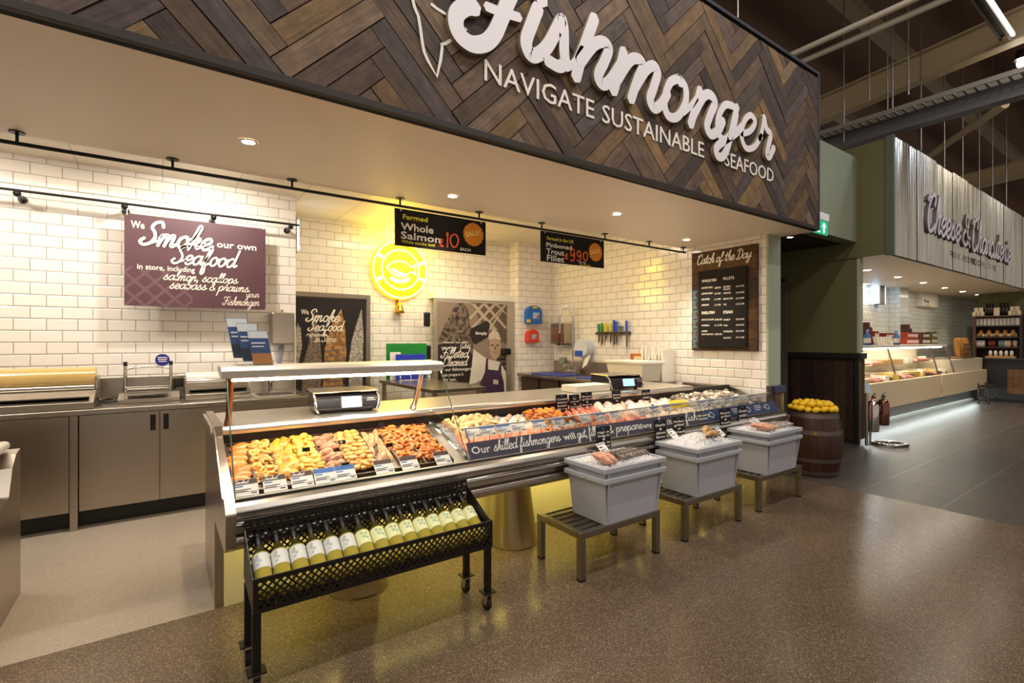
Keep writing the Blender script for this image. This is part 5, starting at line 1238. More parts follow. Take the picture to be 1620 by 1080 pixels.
sgn(SF, mb, 'Seafood', (272, 416), (372, 418), .082, True, sh=.006, sw=.22)
sgn(SF, mb2, 'in store, including', (217, 425), (308, 430), .045, False, bold=.002)
sgn(SF, mb, 'salmon, scallops', (258, 442), (375, 445), .044, True, sh=.003); sgn(SF, mb, 'seabass & prawns.', (268, 456), (396, 459), .044, True, sh=.003)
sgn(SF, mb, 'your', (389, 470), (409, 471), .035, True, sw=.16); sgn(SF, mb, 'Fishmonger', (352, 482), (409, 483), .040, True, sw=.16)
mb.build('script_lettering', [CRW, LSH], o); mb2.build('small_lettering', CRW, o)
eyelets(o, SF, [(.02, SH-.01), (SW-.02, SH-.01)], zr2, yr2)
# sale boards
YELC = mat('chalk_yellow', '#d9cf3f', .8); ORC = mat('chalk_orange', '#e5662c', .8); DISC = mat('sale_disc', '#d98a1e', .7, noise=(30, .08)); DISCP = mat('sale_disc_print', '#f6dd8a', .7)
def saleboard(px0, px1, zt, zb_, label):
    a = P(px0, 350, Y=YR_); b = P(px1, 350, Y=YR_)
    o = thing('sale_board', ((a.x+b.x)/2, YR_, zb_), label, 'sign'); fr = Frame((a.x, YR_-.004, zb_), (1, 0, 0), (0, 0, 1)); w_ = b.x-a.x; h_ = zt-zb_
    MB().prism(rect(0, 0, w_, h_), fr, -.005, 0).build('board', BOARD, o); eyelets(o, fr, [(.05, h_-.008), (w_-.05, h_-.008)], zr, YR_)
    return o, fr, w_, h_
CHK = [CHALK, YELC, ORC]
FIG = {'1': [[(.2, .8), (.6, 1), (.55, .5), (.5, 0)]], '0': [[(.5, 1), (.15, .8), (.05, .45), (.3, .03), (.7, .08), (.95, .5), (.8, .88), (.5, 1)]], '9': [[(.85, .75), (.55, 1), (.15, .8), (.2, .5), (.55, .42), (.85, .7), (.85, .3), (.6, 0), (.15, .05)]], '£': [[(.9, .8), (.65, 1), (.4, .8), (.45, .4), (.35, .08), (.05, .05), (.5, .1), (.95, .05)], [(.1, .5), (.75, .52)]]}
def figure(mb, fr, ch, p, w, h, m=2, sw=.014):
    for st in FIG[ch]: mb.ribbon([(p[0]+a*w, p[1]+b*h) for a, b in st], sw, fr, None, .0028, m)
o, fr, w_, h_ = saleboard(624, 768, H+1.03, H+.737, 'black chalk sale board reading Whole Salmon, in front of the yellow neon')
mb = MB(); k_ = dict(sc=False, bold=.003)
sgn(fr, mb, 'Farmed', (637, 346), (676, 346), .036, m=1, **k_); sgn(fr, mb, 'Whole', (634, 363), (685, 364), .055, m=0, **k_); sgn(fr, mb, 'Salmon', (634, 377), (696, 378), .055, m=0, **k_)
sgn(fr, mb, 'While stocks last!', (635, 384), (688, 386), .024, m=1, sc=False, bold=.001)
x0, y0 = at_(fr, 636, 391); mb.ribbon([(x0+.05, y0-.002), (x0+.15, y0-.006), (x0+.28, y0-.016)], .005, fr, None, .0028, 1)
figure(mb, fr, '£', at_(fr, 693, 389), .045, .06); figure(mb, fr, '1', at_(fr, 705, 390), .03, .12); figure(mb, fr, '0', at_(fr, 711.5, 390), .085, .11); sgn(fr, mb, 'EACH', (728, 396), (744, 397), .022, m=0, sc=False, bold=.002)
mb.build('lettering', CHK, o)
def salediscs(fr, o, cx, cy, r_):
    q = MB(); q.prism([(cx+r_*(1+.04*(i % 2))*math.cos(2*PI*i/28), cy+r_*(1+.04*(i % 2))*math.sin(2*PI*i/28)) for i in range(28)], fr, None, .0012)
    e = q.build('sale_disc', DISC, o); m = MB(); text(m, 'SALE!', cx-r_*.75, cy-.03, r_*.42, fr, .0025, 0, w=r_*1.45, rot=.25, bold=.002); m.build('lettering', DISCP, e)
cx1, cy1 = at_(fr, 749, 371); salediscs(fr, o, cx1, cy1, .098)
o, fr, w_, h_ = saleboard(855, 955, H+1.035, H+.745, 'black chalk sale board reading Pinboned Trout Fillet, right of the neon')
mb = MB()
sgn(fr, mb, 'Farmed in the UK', (865, 379), (907, 382), .032, m=1, sc=False, bold=.002); sgn(fr, mb, 'Pinboned', (864, 390), (904, 393), .04, m=0, **k_); sgn(fr, mb, 'Trout', (864, 401), (892, 404), .05, m=0, **k_); sgn(fr, mb, 'Fillet', (865, 412), (892, 414), .055, m=0, **k_)
figure(mb, fr, '£', at_(fr, 893, 409), .04, .05)
for i_, ch_ in enumerate('990'): figure(mb, fr, ch_, at_(fr, 901.5+i_*10.3, 412), .068, (.12, .10, .09)[i_])
sgn(fr, mb, 'per kg', (916, 416), (926, 416), .018, m=0, sc=False, bold=.001); sgn(fr, mb, 'was £12.50/kg', (917, 420), (934, 421), .016, m=1, sc=False, bold=.001)
mb.build('lettering', CHK, o); cx1, cy1 = at_(fr, 942, 399); salediscs(fr, o, cx1, cy1, .092)
# neon fish sign
NEON = mat('neon_tube', '#fff3a0', emit=('#ffdf45', 9)); NEONR = mat('neon_back', '#e6c21a', .35, emit=('#ffc400', 1.1)); NEONC = mat('neon_core', '#fff8d8', emit=('#ffea7a', 14))
nc = Vector((2.665, YB-.06, H+.955)); o = thing('neon_sign', nc, 'round glowing yellow neon fish sign on the rear tiled wall', 'neon sign'); NF = Frame(nc, (1, 0, 0), (0, 0, 1))
MB().prism(disc(0, 0, .405, 40), NF, -.055, 0).build('back_disc', NEONR, o)
for r_ in (.385, .27): MB().tube([NF(r_*math.cos(2*PI*i/40), r_*math.sin(2*PI*i/40), .02) for i in range(40)], .011, 8, closed=True).build('neon_ring', NEON, o)
for a in (20, 150, 205, 340): MB().tube([NF(.30*math.cos(R(a)), .30*math.sin(R(a)), .02), NF(.36*math.cos(R(a)), .36*math.sin(R(a)), .02)], .02, 8).build('neon_bar', NEONC, o)
fp = [(-.20, .02), (-.10, .10), (.05, .11), (.16, .05), (.22, .09), (.21, 0), (.22, -.06), (.15, -.02), (.04, -.09), (-.10, -.07), (-.20, .02)]
MB().tube([NF(a, b, .022) for a, b in [(p.x, p.y) for p in spline(fp, 4)]], .010, 8).build('neon_fish', NEON, o)
MB().tube([NF(a, b, .022) for a, b in ((-.14, -.12), (-.05, -.16), (.06, -.15), (.12, -.11))], .022, 8).tube([NF(a, b, .022) for a, b in ((-.12, .0), (-.02, -.05), (.05, -.06))], .016, 8).build('neon_wave', NEONC, o)
mb = MB()
for i in range(22):
    a = 2*PI*i/22+.1; 
    if i % 5: mb.tube([NF(.32*math.cos(a), .32*math.sin(a), .03), NF(.335*math.cos(a+.05), .335*math.sin(a+.05), .03)], .006, 6)
mb.build('tube_clip', BLACK, o)
lamp('POINT', 'neon_glow', (nc.x, nc.y-.16, nc.z), 3.5, (1, .74, .04), size=.25)
lamp('POINT', 'neon_glow', (nc.x-.05, nc.y-.10, nc.z+.46), 8, (1, .72, .03), size=.08)
# insect light box on the return of the left wall
t = thing('insect_killer', (1.18, 5.85, 2.1), 'slim blue-white insect light on the corner of the left tiled wall', 'light')
MB().bx(1.1645, 1.185, 5.70, 6.1, H+.93, H+1.33).build('casing', SATIN, t); MB().bx(1.186, 1.205, 5.70, 6.05, H+.97, H+1.29).build('tube', mat('uv_tube', '#cfe6ff', emit=('#a9d4ff', 2.5)), t)
# soffit downlights
DLM = mat('downlight_lens', '#ffffff', emit=('#fff0d0', 45)); DLR = mat('downlight_ring', '#e6dccb', .3)
def downlight(p, label, power, sz=.034, spotang=R(95), grp=None, col=WARM):
    o = thing('downlight', p, label, 'downlight', grp)
    MB().lathe([(sz*.98, -.004), (sz*1.45, -.006), (sz*1.5, -.0005)], p, 20).build('ring', DLR, o); MB().lathe([(0, -.003), (sz, -.003), (sz, -.0028), (0, -.0028)], p, 20).build('lens', DLM, o)
    if power: lamp('SPOT', 'downlight_beam', p-Vector((0, 0, .015)), power, col, (0, 0, 0), .03, spot=spotang, blend=.9)
for px, py, lb in ((393, 224, 'soffit downlight at the left, above the smoke sign side'), (716, 310, 'soffit downlight above the Whole Salmon board'), (976, 338, 'soffit downlight right of the Trout board'), (1086, 379, 'soffit downlight by the catch of the day board')):
    downlight(P(px, py, Z=SOF), lb, 60)
for x in (-1.3, .9, 2.4, 4.0): downlight(Vector((x, 2.62, SOF)), 'soffit downlight close behind the fascia', 14) if False else None
downlight(P(1250, 375, Z=H+1.33), 'downlight in the dark passage ceiling', 10)
for px, py, lb in ((1372, 427, 'cheese shop downlight nearest the green column'), (1421, 438, 'second cheese shop downlight from the green column'), (1461, 447, 'third cheese shop downlight from the green column'), (1495, 455, 'fourth cheese shop downlight from the green column'), (1523, 461, 'fifth cheese shop downlight from the green column'), (1547, 466, 'cheese shop downlight nearest the shelves'), (1372, 449, 'cheese shop rear downlight by the green column')):
    downlight(P(px, py, Z=H+1.117), lb, 26, .05)
# ================================================================== DOORS WITH POSTERS ON THE REAR WALL
ALU = mat('door_aluminium', '#b7b1a6', .35, .8)
o = thing('cold_room_door', (1.7, YB, 0), 'steel-framed door with dark Smoke Seafood fish poster on the rear wall', 'door')
MB().bx(1.166, 2.195, YB-.03, YB-.001, 0, 1.955).build('leaf', mat('door_leaf', '#6e675e', .4, .6), o)
MB().bx(2.196, 2.25, YB-.06, YB-.001, 0, 2.015).bx(1.166, 2.195, YB-.06, YB-.001, 1.956, 2.015).build('frame', STEEL, o, bevel=.003)
PF = Frame((0, YB-.032, 0), (1, 0, 0), (0, 0, 1))
def pp(*pts, Y): 
    out = []
    for a, b in pts:
        q = P(a, b, Y=Y); out.append((q.x, q.z))
    return out
DK = mat('poster_black', '#1c1513', .4); F1 = mat('poster_fish_grey', '#54463c', .5, noise=(40, .55), col2='#8f7f70'); F2 = mat('poster_fish_amber', '#b98a52', .5, noise=(22, .5), col2='#7a5230'); F3 = mat('poster_fish_silver', '#7f776e', .5, noise=(35, .6), col2='#b9b1a6')
mb = MB(); mb.prism(rect(1.17, .35, 2.185, 1.94), PF, -.0015, .001, 0)
Yp = YB-.034
mb.prism(pp((497, 490), (506, 535), (510, 580), (506, 632), (478, 632), (478, 580), (488, 545), (492, 520), Y=Yp), PF, None, .002, 1)
mb.prism(pp((540, 488), (546, 520), (548, 560), (542, 600), (543, 632), (509, 632), (512, 590), (514, 550), (524, 515), Y=Yp), PF, None, .0024, 2)
for t in range(9): mb.prism(pp((514+t*.3, 555+t*8), (545, 551+t*8), (545, 553+t*8), (514+t*.3, 558+t*8), Y=Yp), PF, None, .0027, 1)
mb.prism(pp((572, 488), (575, 530), (574, 575), (573, 632), (553, 632), (551, 580), (556, 540), (564, 512), Y=Yp), PF, None, .0024, 3)
mb.prism(pp((470, 510), (476, 520), (478, 550), (472, 575), (467, 590), Y=Yp), PF, None, .0024, 3)
pst = mb.build('poster', [DK, F1, F2, F3], o)
mb = MB(); PF2 = Frame((0, YB-.0345, 0), (1, 0, 0), (0, 0, 1))
sgn(PF2, mb, 'We', (476, 497), (488, 498), .06, False); sgn(PF2, mb, 'Smoke', (484, 508), (536, 510), .075, True, sw=.2); sgn(PF2, mb, 'Seafood', (487, 523), (541, 526), .065, True, sw=.2)
sgn(PF2, mb, 'right here', (485, 532), (518, 533), .045, False, bold=.001); sgn(PF2, mb, 'In Store', (496, 541), (531, 542), .045, True, sw=.16); mb.build('poster_lettering', PRINTW, pst)
# sliding door with the fishmonger poster
Y2 = 6.36
o = thing('sliding_door', (3.8, Y2, 0), 'grey-framed sliding door with sepia Filleted, Cleaned poster on the rear wall', 'door')
MB().bx(3.15, 4.53, Y2, Y2+.06, .02, 2.01).build('leaf', ALU, o, bevel=.004)
MB().bx(3.13, 4.532, Y2+.005, YB-.001, 2.015, 2.10).build('track_cover', WHITE, o)
QF = Frame((0, Y2-.001, 0), (1, 0, 0), (0, 0, 1)); Yq = Y2-.002
def q_(mb, m, d, *pts): mb.prism(pp(*pts, Y=Yq), QF, None, d, m)
PC = [mat('poster_taupe', '#8d7a68', .45, noise=(4, .12)), mat('poster_dark_brown', '#2c1f19', .45, noise=(17, .7), col2='#86735f'), mat('poster_lattice_light', '#b5a690', .45), mat('poster_white_coat', '#d9d0c4', .45, noise=(6, .12)), mat('poster_skin', '#b79a80', .45), mat('poster_purple_apron', '#3f2c44', .45), mat('poster_mid_brown', '#5f4e42', .45, noise=(14, .3)), mat('poster_near_black', '#211814', .45), mat('poster_pale', '#cbbfae', .45)]
mb = MB(); q_(mb, 0, .0012, (692, 477), (802, 483), (801, 640), (692, 645))
q_(mb, 6, .0016, (745, 478), (802, 482), (802, 545), (778, 532), (762, 512))
for a in (752, 770, 788, 806):
    q_(mb, 2, .002, (a-7, 480), (a-1, 480), (min(a+35, 802), 480+min(36, 802-a+1)*1.15), (min(a+29, 801), 480+min(36, 802-a)*1.25))
for a in (765, 783, 801, 819): q_(mb, 2, .0023, (min(a-3, 801), 481), (min(a+3, 802), 481), (a-33 if a < 805 else 772, 518 if a < 805 else 528), (a-38 if a < 805 else 768, 518 if a < 805 else 526))
q_(mb, 1, .0026, (722, 480), (733, 479), (741, 492), (744, 515), (749, 545), (747, 570), (750, 590), (748, 606), (741, 608), (733, 580), (722, 560), (706, 545), (693, 540), (700, 522), (708, 505), (716, 490))
q_(mb, 7, .003, (744, 520), (770, 507), (775, 512), (772, 533), (752, 545), (746, 540))
q_(mb, 7, .0033, (693, 545), (715, 540), (738, 545), (749, 565), (748, 590), (740, 605), (693, 602))
q_(mb, 6, .003, (784, 560), (801, 560), (801, 590), (784, 590))
for t in range(3): q_(mb, 7, .0033, (786, 566+t*8), (800, 566+t*8), (800, 570+t*8), (786, 570+t*8))
q_(mb, 3, .0036, (749, 552), (762, 562), (772, 568), (790, 572), (800, 588), (801, 628), (780, 630), (762, 600), (752, 606), (742, 608), (746, 580))
q_(mb, 4, .004, (775, 537), (780, 533), (790, 535), (792, 548), (790, 562), (784, 570), (778, 566), (774, 552))
q_(mb, 8, .0043, (772, 537), (774, 528), (780, 521), (788, 525), (793, 538), (783, 535))
q_(mb, 7, .0045, (776.5, 545), (781, 544.5), (781, 546.5), (776.5, 547)); q_(mb, 7, .0045, (785, 545), (789, 545), (789, 547), (785, 547)); q_(mb, 7, .0045, (779, 557), (788, 556), (785, 560)); q_(mb, 8, .0047, (780, 557.4), (787, 556.8), (785, 558.6)); q_(mb, 1, .0045, (782.5, 548), (784.5, 548), (785, 553), (782, 553))
q_(mb, 5, .0041, (769, 567), (772, 567), (772, 584), (788, 586), (790, 575), (793, 576), (793, 590), (797, 605), (798, 632), (757, 632), (760, 605), (767, 588))
q_(mb, 8, .0044, (780, 600), (788, 601), (788, 608), (780, 607))
pst = mb.build('poster', PC, o); QF2 = Frame((0, Yq-.0045, 0), (1, 0, 0), (0, 0, 1)); mb = MB()
sgn(QF2, mb, 'However you want', (700, 543), (739, 545), .032, False, bold=.001); sgn(QF2, mb, 'your seafood -', (698, 551), (724, 552), .032, False, bold=.001); sgn(QF2, mb, 'Gutted', (727, 551), (743, 552), .036, True, sw=.17)
sgn(QF2, mb, 'Filleted,', (697, 566), (743, 568), .07, True, sw=.19); sgn(QF2, mb, 'Cleaned', (700, 579), (738, 580), .062, True, sw=.19)
for s, a, b, y in (('our fishmongers', 704, 746, 587), ('can prepare it', 700, 733, 595.5), ('for you..', 702, 723, 603)): sgn(QF2, mb, s, (a, y), (b, y+1), .045, False, bold=.001)
sgn(QF2, mb, 'Simply', (752, 529), (770, 524), .04, False); mb.build('poster_lettering', PRINTW, pst)
for a, b, lb in ((677, 505, 'upper'), (678, 557, 'lower')):
    c = P(a, b, Y=Y2-.03); MB().bx(c.x-.06, c.x+.03, Y2-.06, Y2-.0, c.z-.10, c.z+.10).build('roller_guide', BLACKM, o, bevel=.02)
c = P(802, 556, Y=Y2-.03); MB().bx(c.x-.10, c.x+.06, Y2-.07, Y2-.0001, c.z-.05, c.z+.05).build('handle', BLACKM, o, bevel=.02)
# ship's bell
c = P(632, 487, Y=YB-.07); o = thing('bell', c, 'small brass bell with cord below the neon sign', 'bell'); BR = mat('bell_brass', '#d9a93e', .22, 1)
MB().lathe([(.0, .075), (.03, .07), (.045, .03), (.055, -.03), (.075, -.07), (.07, -.07), (0, -.03)], c, 20).build('body', BR, o); MB().tube([(c.x, YB-.002, c.z+.11), (c.x, c.y, c.z+.13), (c.x, c.y, c.z+.075)], .012, 8).bx(c.x-.03, c.x+.03, YB-.012, YB-.001, c.z+.02, c.z+.16).build('bracket', BR, o)
MB().tube([(c.x, c.y, c.z-.05), (c.x+.01, c.y, c.z-.34)], .008, 6).build('cord', mat('cord', '#c9bfae', .8), o)
# ================================================================== BACK TABLE AND CUTTING BOARDS
o = thing('prep_table', (2.62, 5.5, 0), 'stainless prep table in the recess, carrying the cutting boards', 'table')
MB().bx(2.30, 2.95, 4.70, 6.28, .862, .90).build('tabletop', STEELH, o, bevel=.004)
for x in (2.33, 2.88):
    for y in (4.74, 6.2): MB().bx(x, x+.04, y, y+.04, 0, .8615).build('leg', STEEL, o)
MB().bx(2.371, 2.879, 4.75, 6.23, .25, .28).build('undershelf', STEEL, o)
for px0, px1, py, Y, hx, nm, lb in ((611, 675, 543, 6.15, '#15852f', 'green', 'green cutting board standing behind the blue one on the prep table'), (626, 673, 560, 6.05, '#2238b8', 'blue', 'blue cutting board standing in front on the prep table'), (617, 634, 557, 6.10, '#e9e6df', 'white', 'white cutting board between the green and blue ones')):
    a = P(px0, py, Y=Y); b = P(px1, py, Y=Y); tag(MB().bx(a.x, b.x, Y-.006, Y+.006, .905, (a.z+b.z)/2).build('cutting_board', mat('board_'+nm, hx, .5), bevel=.004), lb, 'cutting board')
mb = MB()
for x in (2.48, 2.62, 2.76, 2.88): mb.tube([(x, 5.98, .904), (x, 6.0, .98), (x, 6.03, .98), (x, 6.03, .904), (x, 6.2, .904), (x, 6.2, .98)], .004, 6)
mb.tube([(2.46, 5.98, .904), (2.9, 5.98, .904)], .004, 6); tag(mb.build('board_rack', CHROME), 'chrome wire rack holding the cutting boards', 'rack')
# ================================================================== SINK RUN ON THE RIGHT-HAND WALL
o = thing('sink_unit', (4.9, 5.1, 0), 'stainless sink unit with tall upstand along the right-hand tiled wall', 'sink unit')
MB().bx(4.50, 5.262, 3.90, 6.25, .862, .90).build('worktop', STEELH, o, bevel=.004)
MB().bx(5.24, 5.2625, 4.62, 6.25, .9005, 1.09).build('upstand', STEEL, o)
mb_ = MB().bx(4.55, 5.25, 3.95, 6.2, .12, .861).build('cabinet', mat('dark_cabinet', '#5b4d40', .4, .6), o)
for y in (4.4, 4.85, 5.3, 5.75): MB().bx(4.53, 4.5495, y, y+.012, .14, .85).build('door_gap', BLACK, mb_)
BLUEM = mat('blue_mat', '#2b3f9c', .5)
for i, (y0, y1) in enumerate(((5.35, 6.0), (4.45, 5.0))): tag(MB().bx(4.58, 5.0, y0, y1, .9005, .915).build('cutting_board', BLUEM, bevel=.004), ['blue cutting board lying on the sink unit near the tap', 'blue cutting board lying on the sink unit beside the white tub'][i], 'cutting board')
tag(MB().bx(4.505, 4.58, 4.02, 4.55, .9005, .925).build('wooden_board', mat('ply_edge', '#b98e4e', .6), bevel=.003), 'strip of pale wood on the sink unit edge beside the white tub', 'board')
# pre-rinse spray tap
o = thing('spray_tap', (5.12, 5.66, .9), 'tall chrome pre-rinse spray tap with sprung hose on the sink unit', 'tap')
tx, ty = 5.12, 5.66
MB().bx(tx-.05, tx+.05, ty-.10, ty+.10, .9155, .96).cyl((tx, ty-.07, .96), (tx, ty-.07, 1.03), .022, n=10).cyl((tx, ty+.07, .96), (tx, ty+.07, 1.03), .022, n=10).build('mixer_body', CHROME, o, bevel=.008)
MB().tube([(tx, ty, .96), (tx, ty, 1.45)], .014, 10).tube([(tx, ty, 1.44), (5.262, ty, 1.44)], .008, 8).build('riser_pipe', CHROME, o)
arc = [(tx, ty, 1.45), (tx, ty, 1.78), (tx-.01, ty+.03, 1.88), (tx-.04, ty+.09, 1.94), (tx-.08, ty+.15, 1.91), (tx-.10, ty+.18, 1.80), (tx-.10, ty+.19, 1.52)]
sp3 = []
for i in range(len(arc)-1):
    a, b = Vector(arc[i]), Vector(arc[i+1]); n = max(2, int((b-a).length/.012))
    for j in range(n): sp3.append(a+(b-a)*j/n)
MB().tube(sp3, [.015 if i % 2 else .011 for i in range(len(sp3))], 8).build('spring_hose', CHROME, o)
MB().tube([(tx-.10, ty+.19, 1.52), (tx-.11, ty+.19, 1.40), (tx-.13, ty+.19, 1.34)], [.012, .02, .026], 10).build('spray_head', BLACK, o)
MB().tube([(tx-.03, ty, 1.02), (tx-.16, ty, 1.05), (tx-.2, ty, 1.0)], .011, 8).build('spout', CHROME, o)
# dispensers
q = P(886, 528, X=5.15)
o = thing('paper_towel_dispenser', (5.15, 6.0, 1.36), 'steel paper towel dispenser in the corner by the spray tap', 'dispenser')
MB().bx(5.06, 5.264, 5.78, 6.12, 1.36, 1.68).build('casing', STEEL, o, bevel=.012); MB().bx(5.10, 5.22, 5.82, 6.08, 1.345, 1.3598).build('outlet', BLACK, o)
q = P(925, 552, X=5.2)
o = thing('blue_roll_dispenser', (5.18, 5.45, 1.1), 'white and blue paper roll dispenser with a hanging sheet on the right-hand wall', 'dispenser')
MB().cyl((5.10, 5.47, 1.30), (5.262, 5.47, 1.30), .135, n=28).build('drum', mat('dispenser_white', '#d7dee6', .3), o, bevel=.01); MB().bx(5.09, 5.262, 5.42, 5.59, 1.17, 1.26).build('window', mat('dispenser_blue', '#2b56b8', .3), o, bevel=.01)
mb = MB(); mb.add([(5.15, 5.42, 1.17), (5.15, 5.30, 1.20), (5.13, 5.36, 1.06), (5.12, 5.46, .99), (5.152, 5.42, 1.17), (5.152, 5.30, 1.20), (5.132, 5.36, 1.06), (5.122, 5.46, .99)], [(0, 1, 2, 3), (7, 6, 5, 4)]); mb.build('paper_sheet', WHITE, o)
o = thing('soap_dispenser', (.95, YW-.07, 1.35), 'steel wall dispenser beside the leaflet holder at the end of the left wall', 'dispenser')
a = P(428, 545, Y=YW-.08); b = P(464, 495, Y=YW-.08)
MB().bx(a.x, b.x, YW-.15, YW-.001, a.z, b.z).build('casing', STEEL, o, bevel=.015); MB().cyl(((a.x+b.x)/2, YW-.08, b.z+.001), ((a.x+b.x)/2, YW-.08, b.z+.03), .014, n=10).build('lock', CHROME, o)
MB().tube([((a.x+b.x)/2, YW-.09, a.z-.001), ((a.x+b.x)/2-.03, YW-.09, a.z-.2), ((a.x+b.x)/2-.06, YW-.09, a.z-.34)], .022, 6).build('hanging_bag', mat('grey_bag', '#8f90a0', .4), o)
tag(MB().bx(1.14, 1.163, YW-.03, YW-.0005, 1.03, 1.56).build('corner_guard', mat('white_guard', '#e9e4da', .35), bevel=.004), 'white plastic conduit at the end of the left tiled wall', 'conduit')
# first aid boxes on the pillar
for px0, px1, py0, py1, hx, nm, lb in ((831, 854, 484, 512, '#1769c0', 'blue', 'blue first aid box on the tiled pillar'), (832, 849, 521, 542, '#d8442a', 'red', 'small red burns kit box below the blue first aid box')):
    a = P(px0, py1, Y=6.24); b = P(px1, py0, Y=6.24); w_ = b.x-a.x; h_ = b.z-a.z; o = thing('first_aid_box', (a.x+w_/2, 6.269, a.z), lb, 'first aid box'); fr = Frame((a.x, 6.268, a.z), (1, 0, 0), (0, 0, 1))
    MB().prism([(w_/2+w_/2*math.cos(R(t)), h_-w_/2*.8+w_/2*.8*math.sin(R(t))) for t in range(0, 181, 15)]+[(0, .01), (.01, 0), (w_-.01, 0), (w_, .01)], fr, 0, .09).build('case', mat('aid_'+nm, hx, .3), o, bevel=.008)
    m = MB(); m.prism(rect(w_*.35, h_*.28, w_*.8, h_*.62), fr, None, .092, 0).prism([(w_*.55, h_*.3), (w_*.78, h_*.3), (w_*.78, h_*.58)], fr, None, .0925, 2); m.build('label_plate', [mat('aid_label', '#9fc3dc', .5), PRINTW, mat('aid_mark', '#c84a4a', .5)], o)
    if nm == 'blue': MB().prism(rrect(w_*.32, h_*.84, w_*.66, h_*.94, .01), fr, .0905, .10).prism(rect(-.02, .02, .05, .07), fr, .0905, .10).build('catch', mat('aid_yellow', '#e8c11c', .4), o)
tag(MB().bx(5.20, 5.264, 5.95, 6.08, 1.04, 1.14).build('wall_socket', mat('grey_socket', '#8b938c', .4), bevel=.006), 'grey wall socket in the corner above the sink unit', 'socket')
# knife rack
XK = 5.245; a = P(943, 527, X=XK); b = P(997, 529, X=XK)
KF = Frame((XK, a.y, a.z), (0, -1, 0), (0, 0, 1)); Lk = a.y-b.y
o = tag(MB().bx(XK-.012, 5.2645, b.y, a.y, a.z-.018, a.z+.018).build('knife_rack', mat('rack_steel', '#6b5f52', .35, .8)), 'dark magnetic knife rack on the right-hand tiled wall', 'rack')
BLADE = mat('blade_steel', '#9b958d', .2, 1)
for px, top, bot, hx, lb in ((947.5, 512, 545, '#1d8f3c', 'first green-handled knife on the wall rack'), (952.5, 511, 548, '#1d8f3c', 'second green-handled knife on the wall rack'), (958.5, 510, 541, '#e8d21e', 'first yellow-handled knife on the wall rack'), (966, 511, 544, '#e8d21e', 'second yellow-handled knife on the wall rack'), (971.5, 506, 549, '#2a55c8', 'tall blue-handled knife left of the scissors'), (975.5, 508, 546, '#2a55c8', 'shorter blue-handled knife left of the scissors'), (991.5, 507, 552, '#2a55c8', 'blue-handled knife at the right end of the wall rack')):
    q = P(px, 527, X=XK-.02); zt = P(px, top, X=XK-.02).z; zb_ = P(px, bot, X=XK-.02).z; o = thing('knife', (XK-.02, q.y, zb_), lb, 'knife'); fr = Frame((XK-.014, q.y, 0), (0, -1, 0), (0, 0, 1)); zm = a.z+.02
    MB().prism(rrect(-.016, zm, .016, zt, .008), fr, .001, .02).build('handle', mat('handle_'+hx[1:], hx, .4), o, bevel=.004)
    MB().prism([(-.018, zm-.001), (.018, zm-.001), (.016, zb_+.06), (-.014, zb_), (-.018, zb_+.02)], fr, .001, .003).build('blade', BLADE, o)
q = P(982.5, 527, X=XK-.02); o = thing('scissors', (XK-.02, q.y, q.z-.05), 'black-handled scissors on the wall rack between the blue knives', 'scissors'); fr = Frame((XK-.014, q.y, q.z), (0, -1, 0), (0, 0, 1))
mb = MB()
for s in (-1, 1): mb.tube([fr(s*.022+.018*math.cos(2*PI*i/12), .07+.03*math.sin(2*PI*i/12), .006) for i in range(12)], .006, 6, closed=True)
mb.build('handle', BLACK, o); MB().prism([(-.014, .035), (.014, .035), (.004, -.10), (-.004, -.10)], fr, .001, .005).build('blade', BLADE, o)
# tub, boards, glove box
o = thing('storage_tub', (4.78, 4.16, .9), 'white plastic tub on the sink unit behind the rear scale', 'tub'); TUB = mat('white_tub', '#efe9dc', .45)
mb = MB()
def rg(x, y, z): return [(4.78-x, 4.16-y, z), (4.78+x, 4.16-y, z), (4.78+x, 4.16+y, z), (4.78-x, 4.16+y, z)]
vs = rg(.16, .25, .926)+rg(.19, .30, 1.16)+rg(.18, .29, 1.16)+rg(.15, .24, .94); fs = [(3, 2, 1, 0), (12, 13, 14, 15)]
for k_ in (0, 4, 8): fs += [(k_+i, k_+(i+1) % 4, k_+4+(i+1) % 4, k_+4+i) for i in range(4)]
mb.add(vs, fs).build('body', TUB, o, bevel=.01); mb = MB()
mb.bx(4.575, 4.985, 3.845, 3.862, 1.135, 1.165).bx(4.575, 4.985, 4.458, 4.475, 1.135, 1.165).bx(4.575, 4.592, 3.8625, 4.4575, 1.135, 1.165).bx(4.968, 4.985, 3.8625, 4.4575, 1.135, 1.165).build('rim', TUB, o, bevel=.004)
for i in range(7):
    y = 3.92+i*.052; h_ = (.40, .42, .33, .44, .30, .43, .45)[i]
    tag(MB().bx(5.02+.01*(i % 2), 5.255, y, y+.02, .9005, .9005+h_).build('white_board', WHITE, bevel=.004), ['white upright board nearest the wall corner', 'second white upright board from the wall corner', 'short white upright board third from the wall corner', 'white upright board in the middle of the row', 'shortest white upright board', 'second last white upright board from the wall corner', 'last white upright board, farthest from the wall corner'][i]+' behind the tub', 'board', 'white boards behind the tub')
a = P(1000, 572, X=5.22); b = P(1020, 561, X=5.22); o = thing('glove_box', (5.24, a.y, a.z), 'orange and white glove box on the wall above the white tub', 'box')
MB().bx(5.185, 5.2645, b.y, a.y, a.z, b.z+.01).build('carton', mat('carton_orange', '#c9702e', .5), o); MB().bx(5.183, 5.1848, b.y+.03, a.y-.06, a.z+.02, b.z-.02).build('label_patch', mat('carton_label', '#f0dfb8', .5), o)

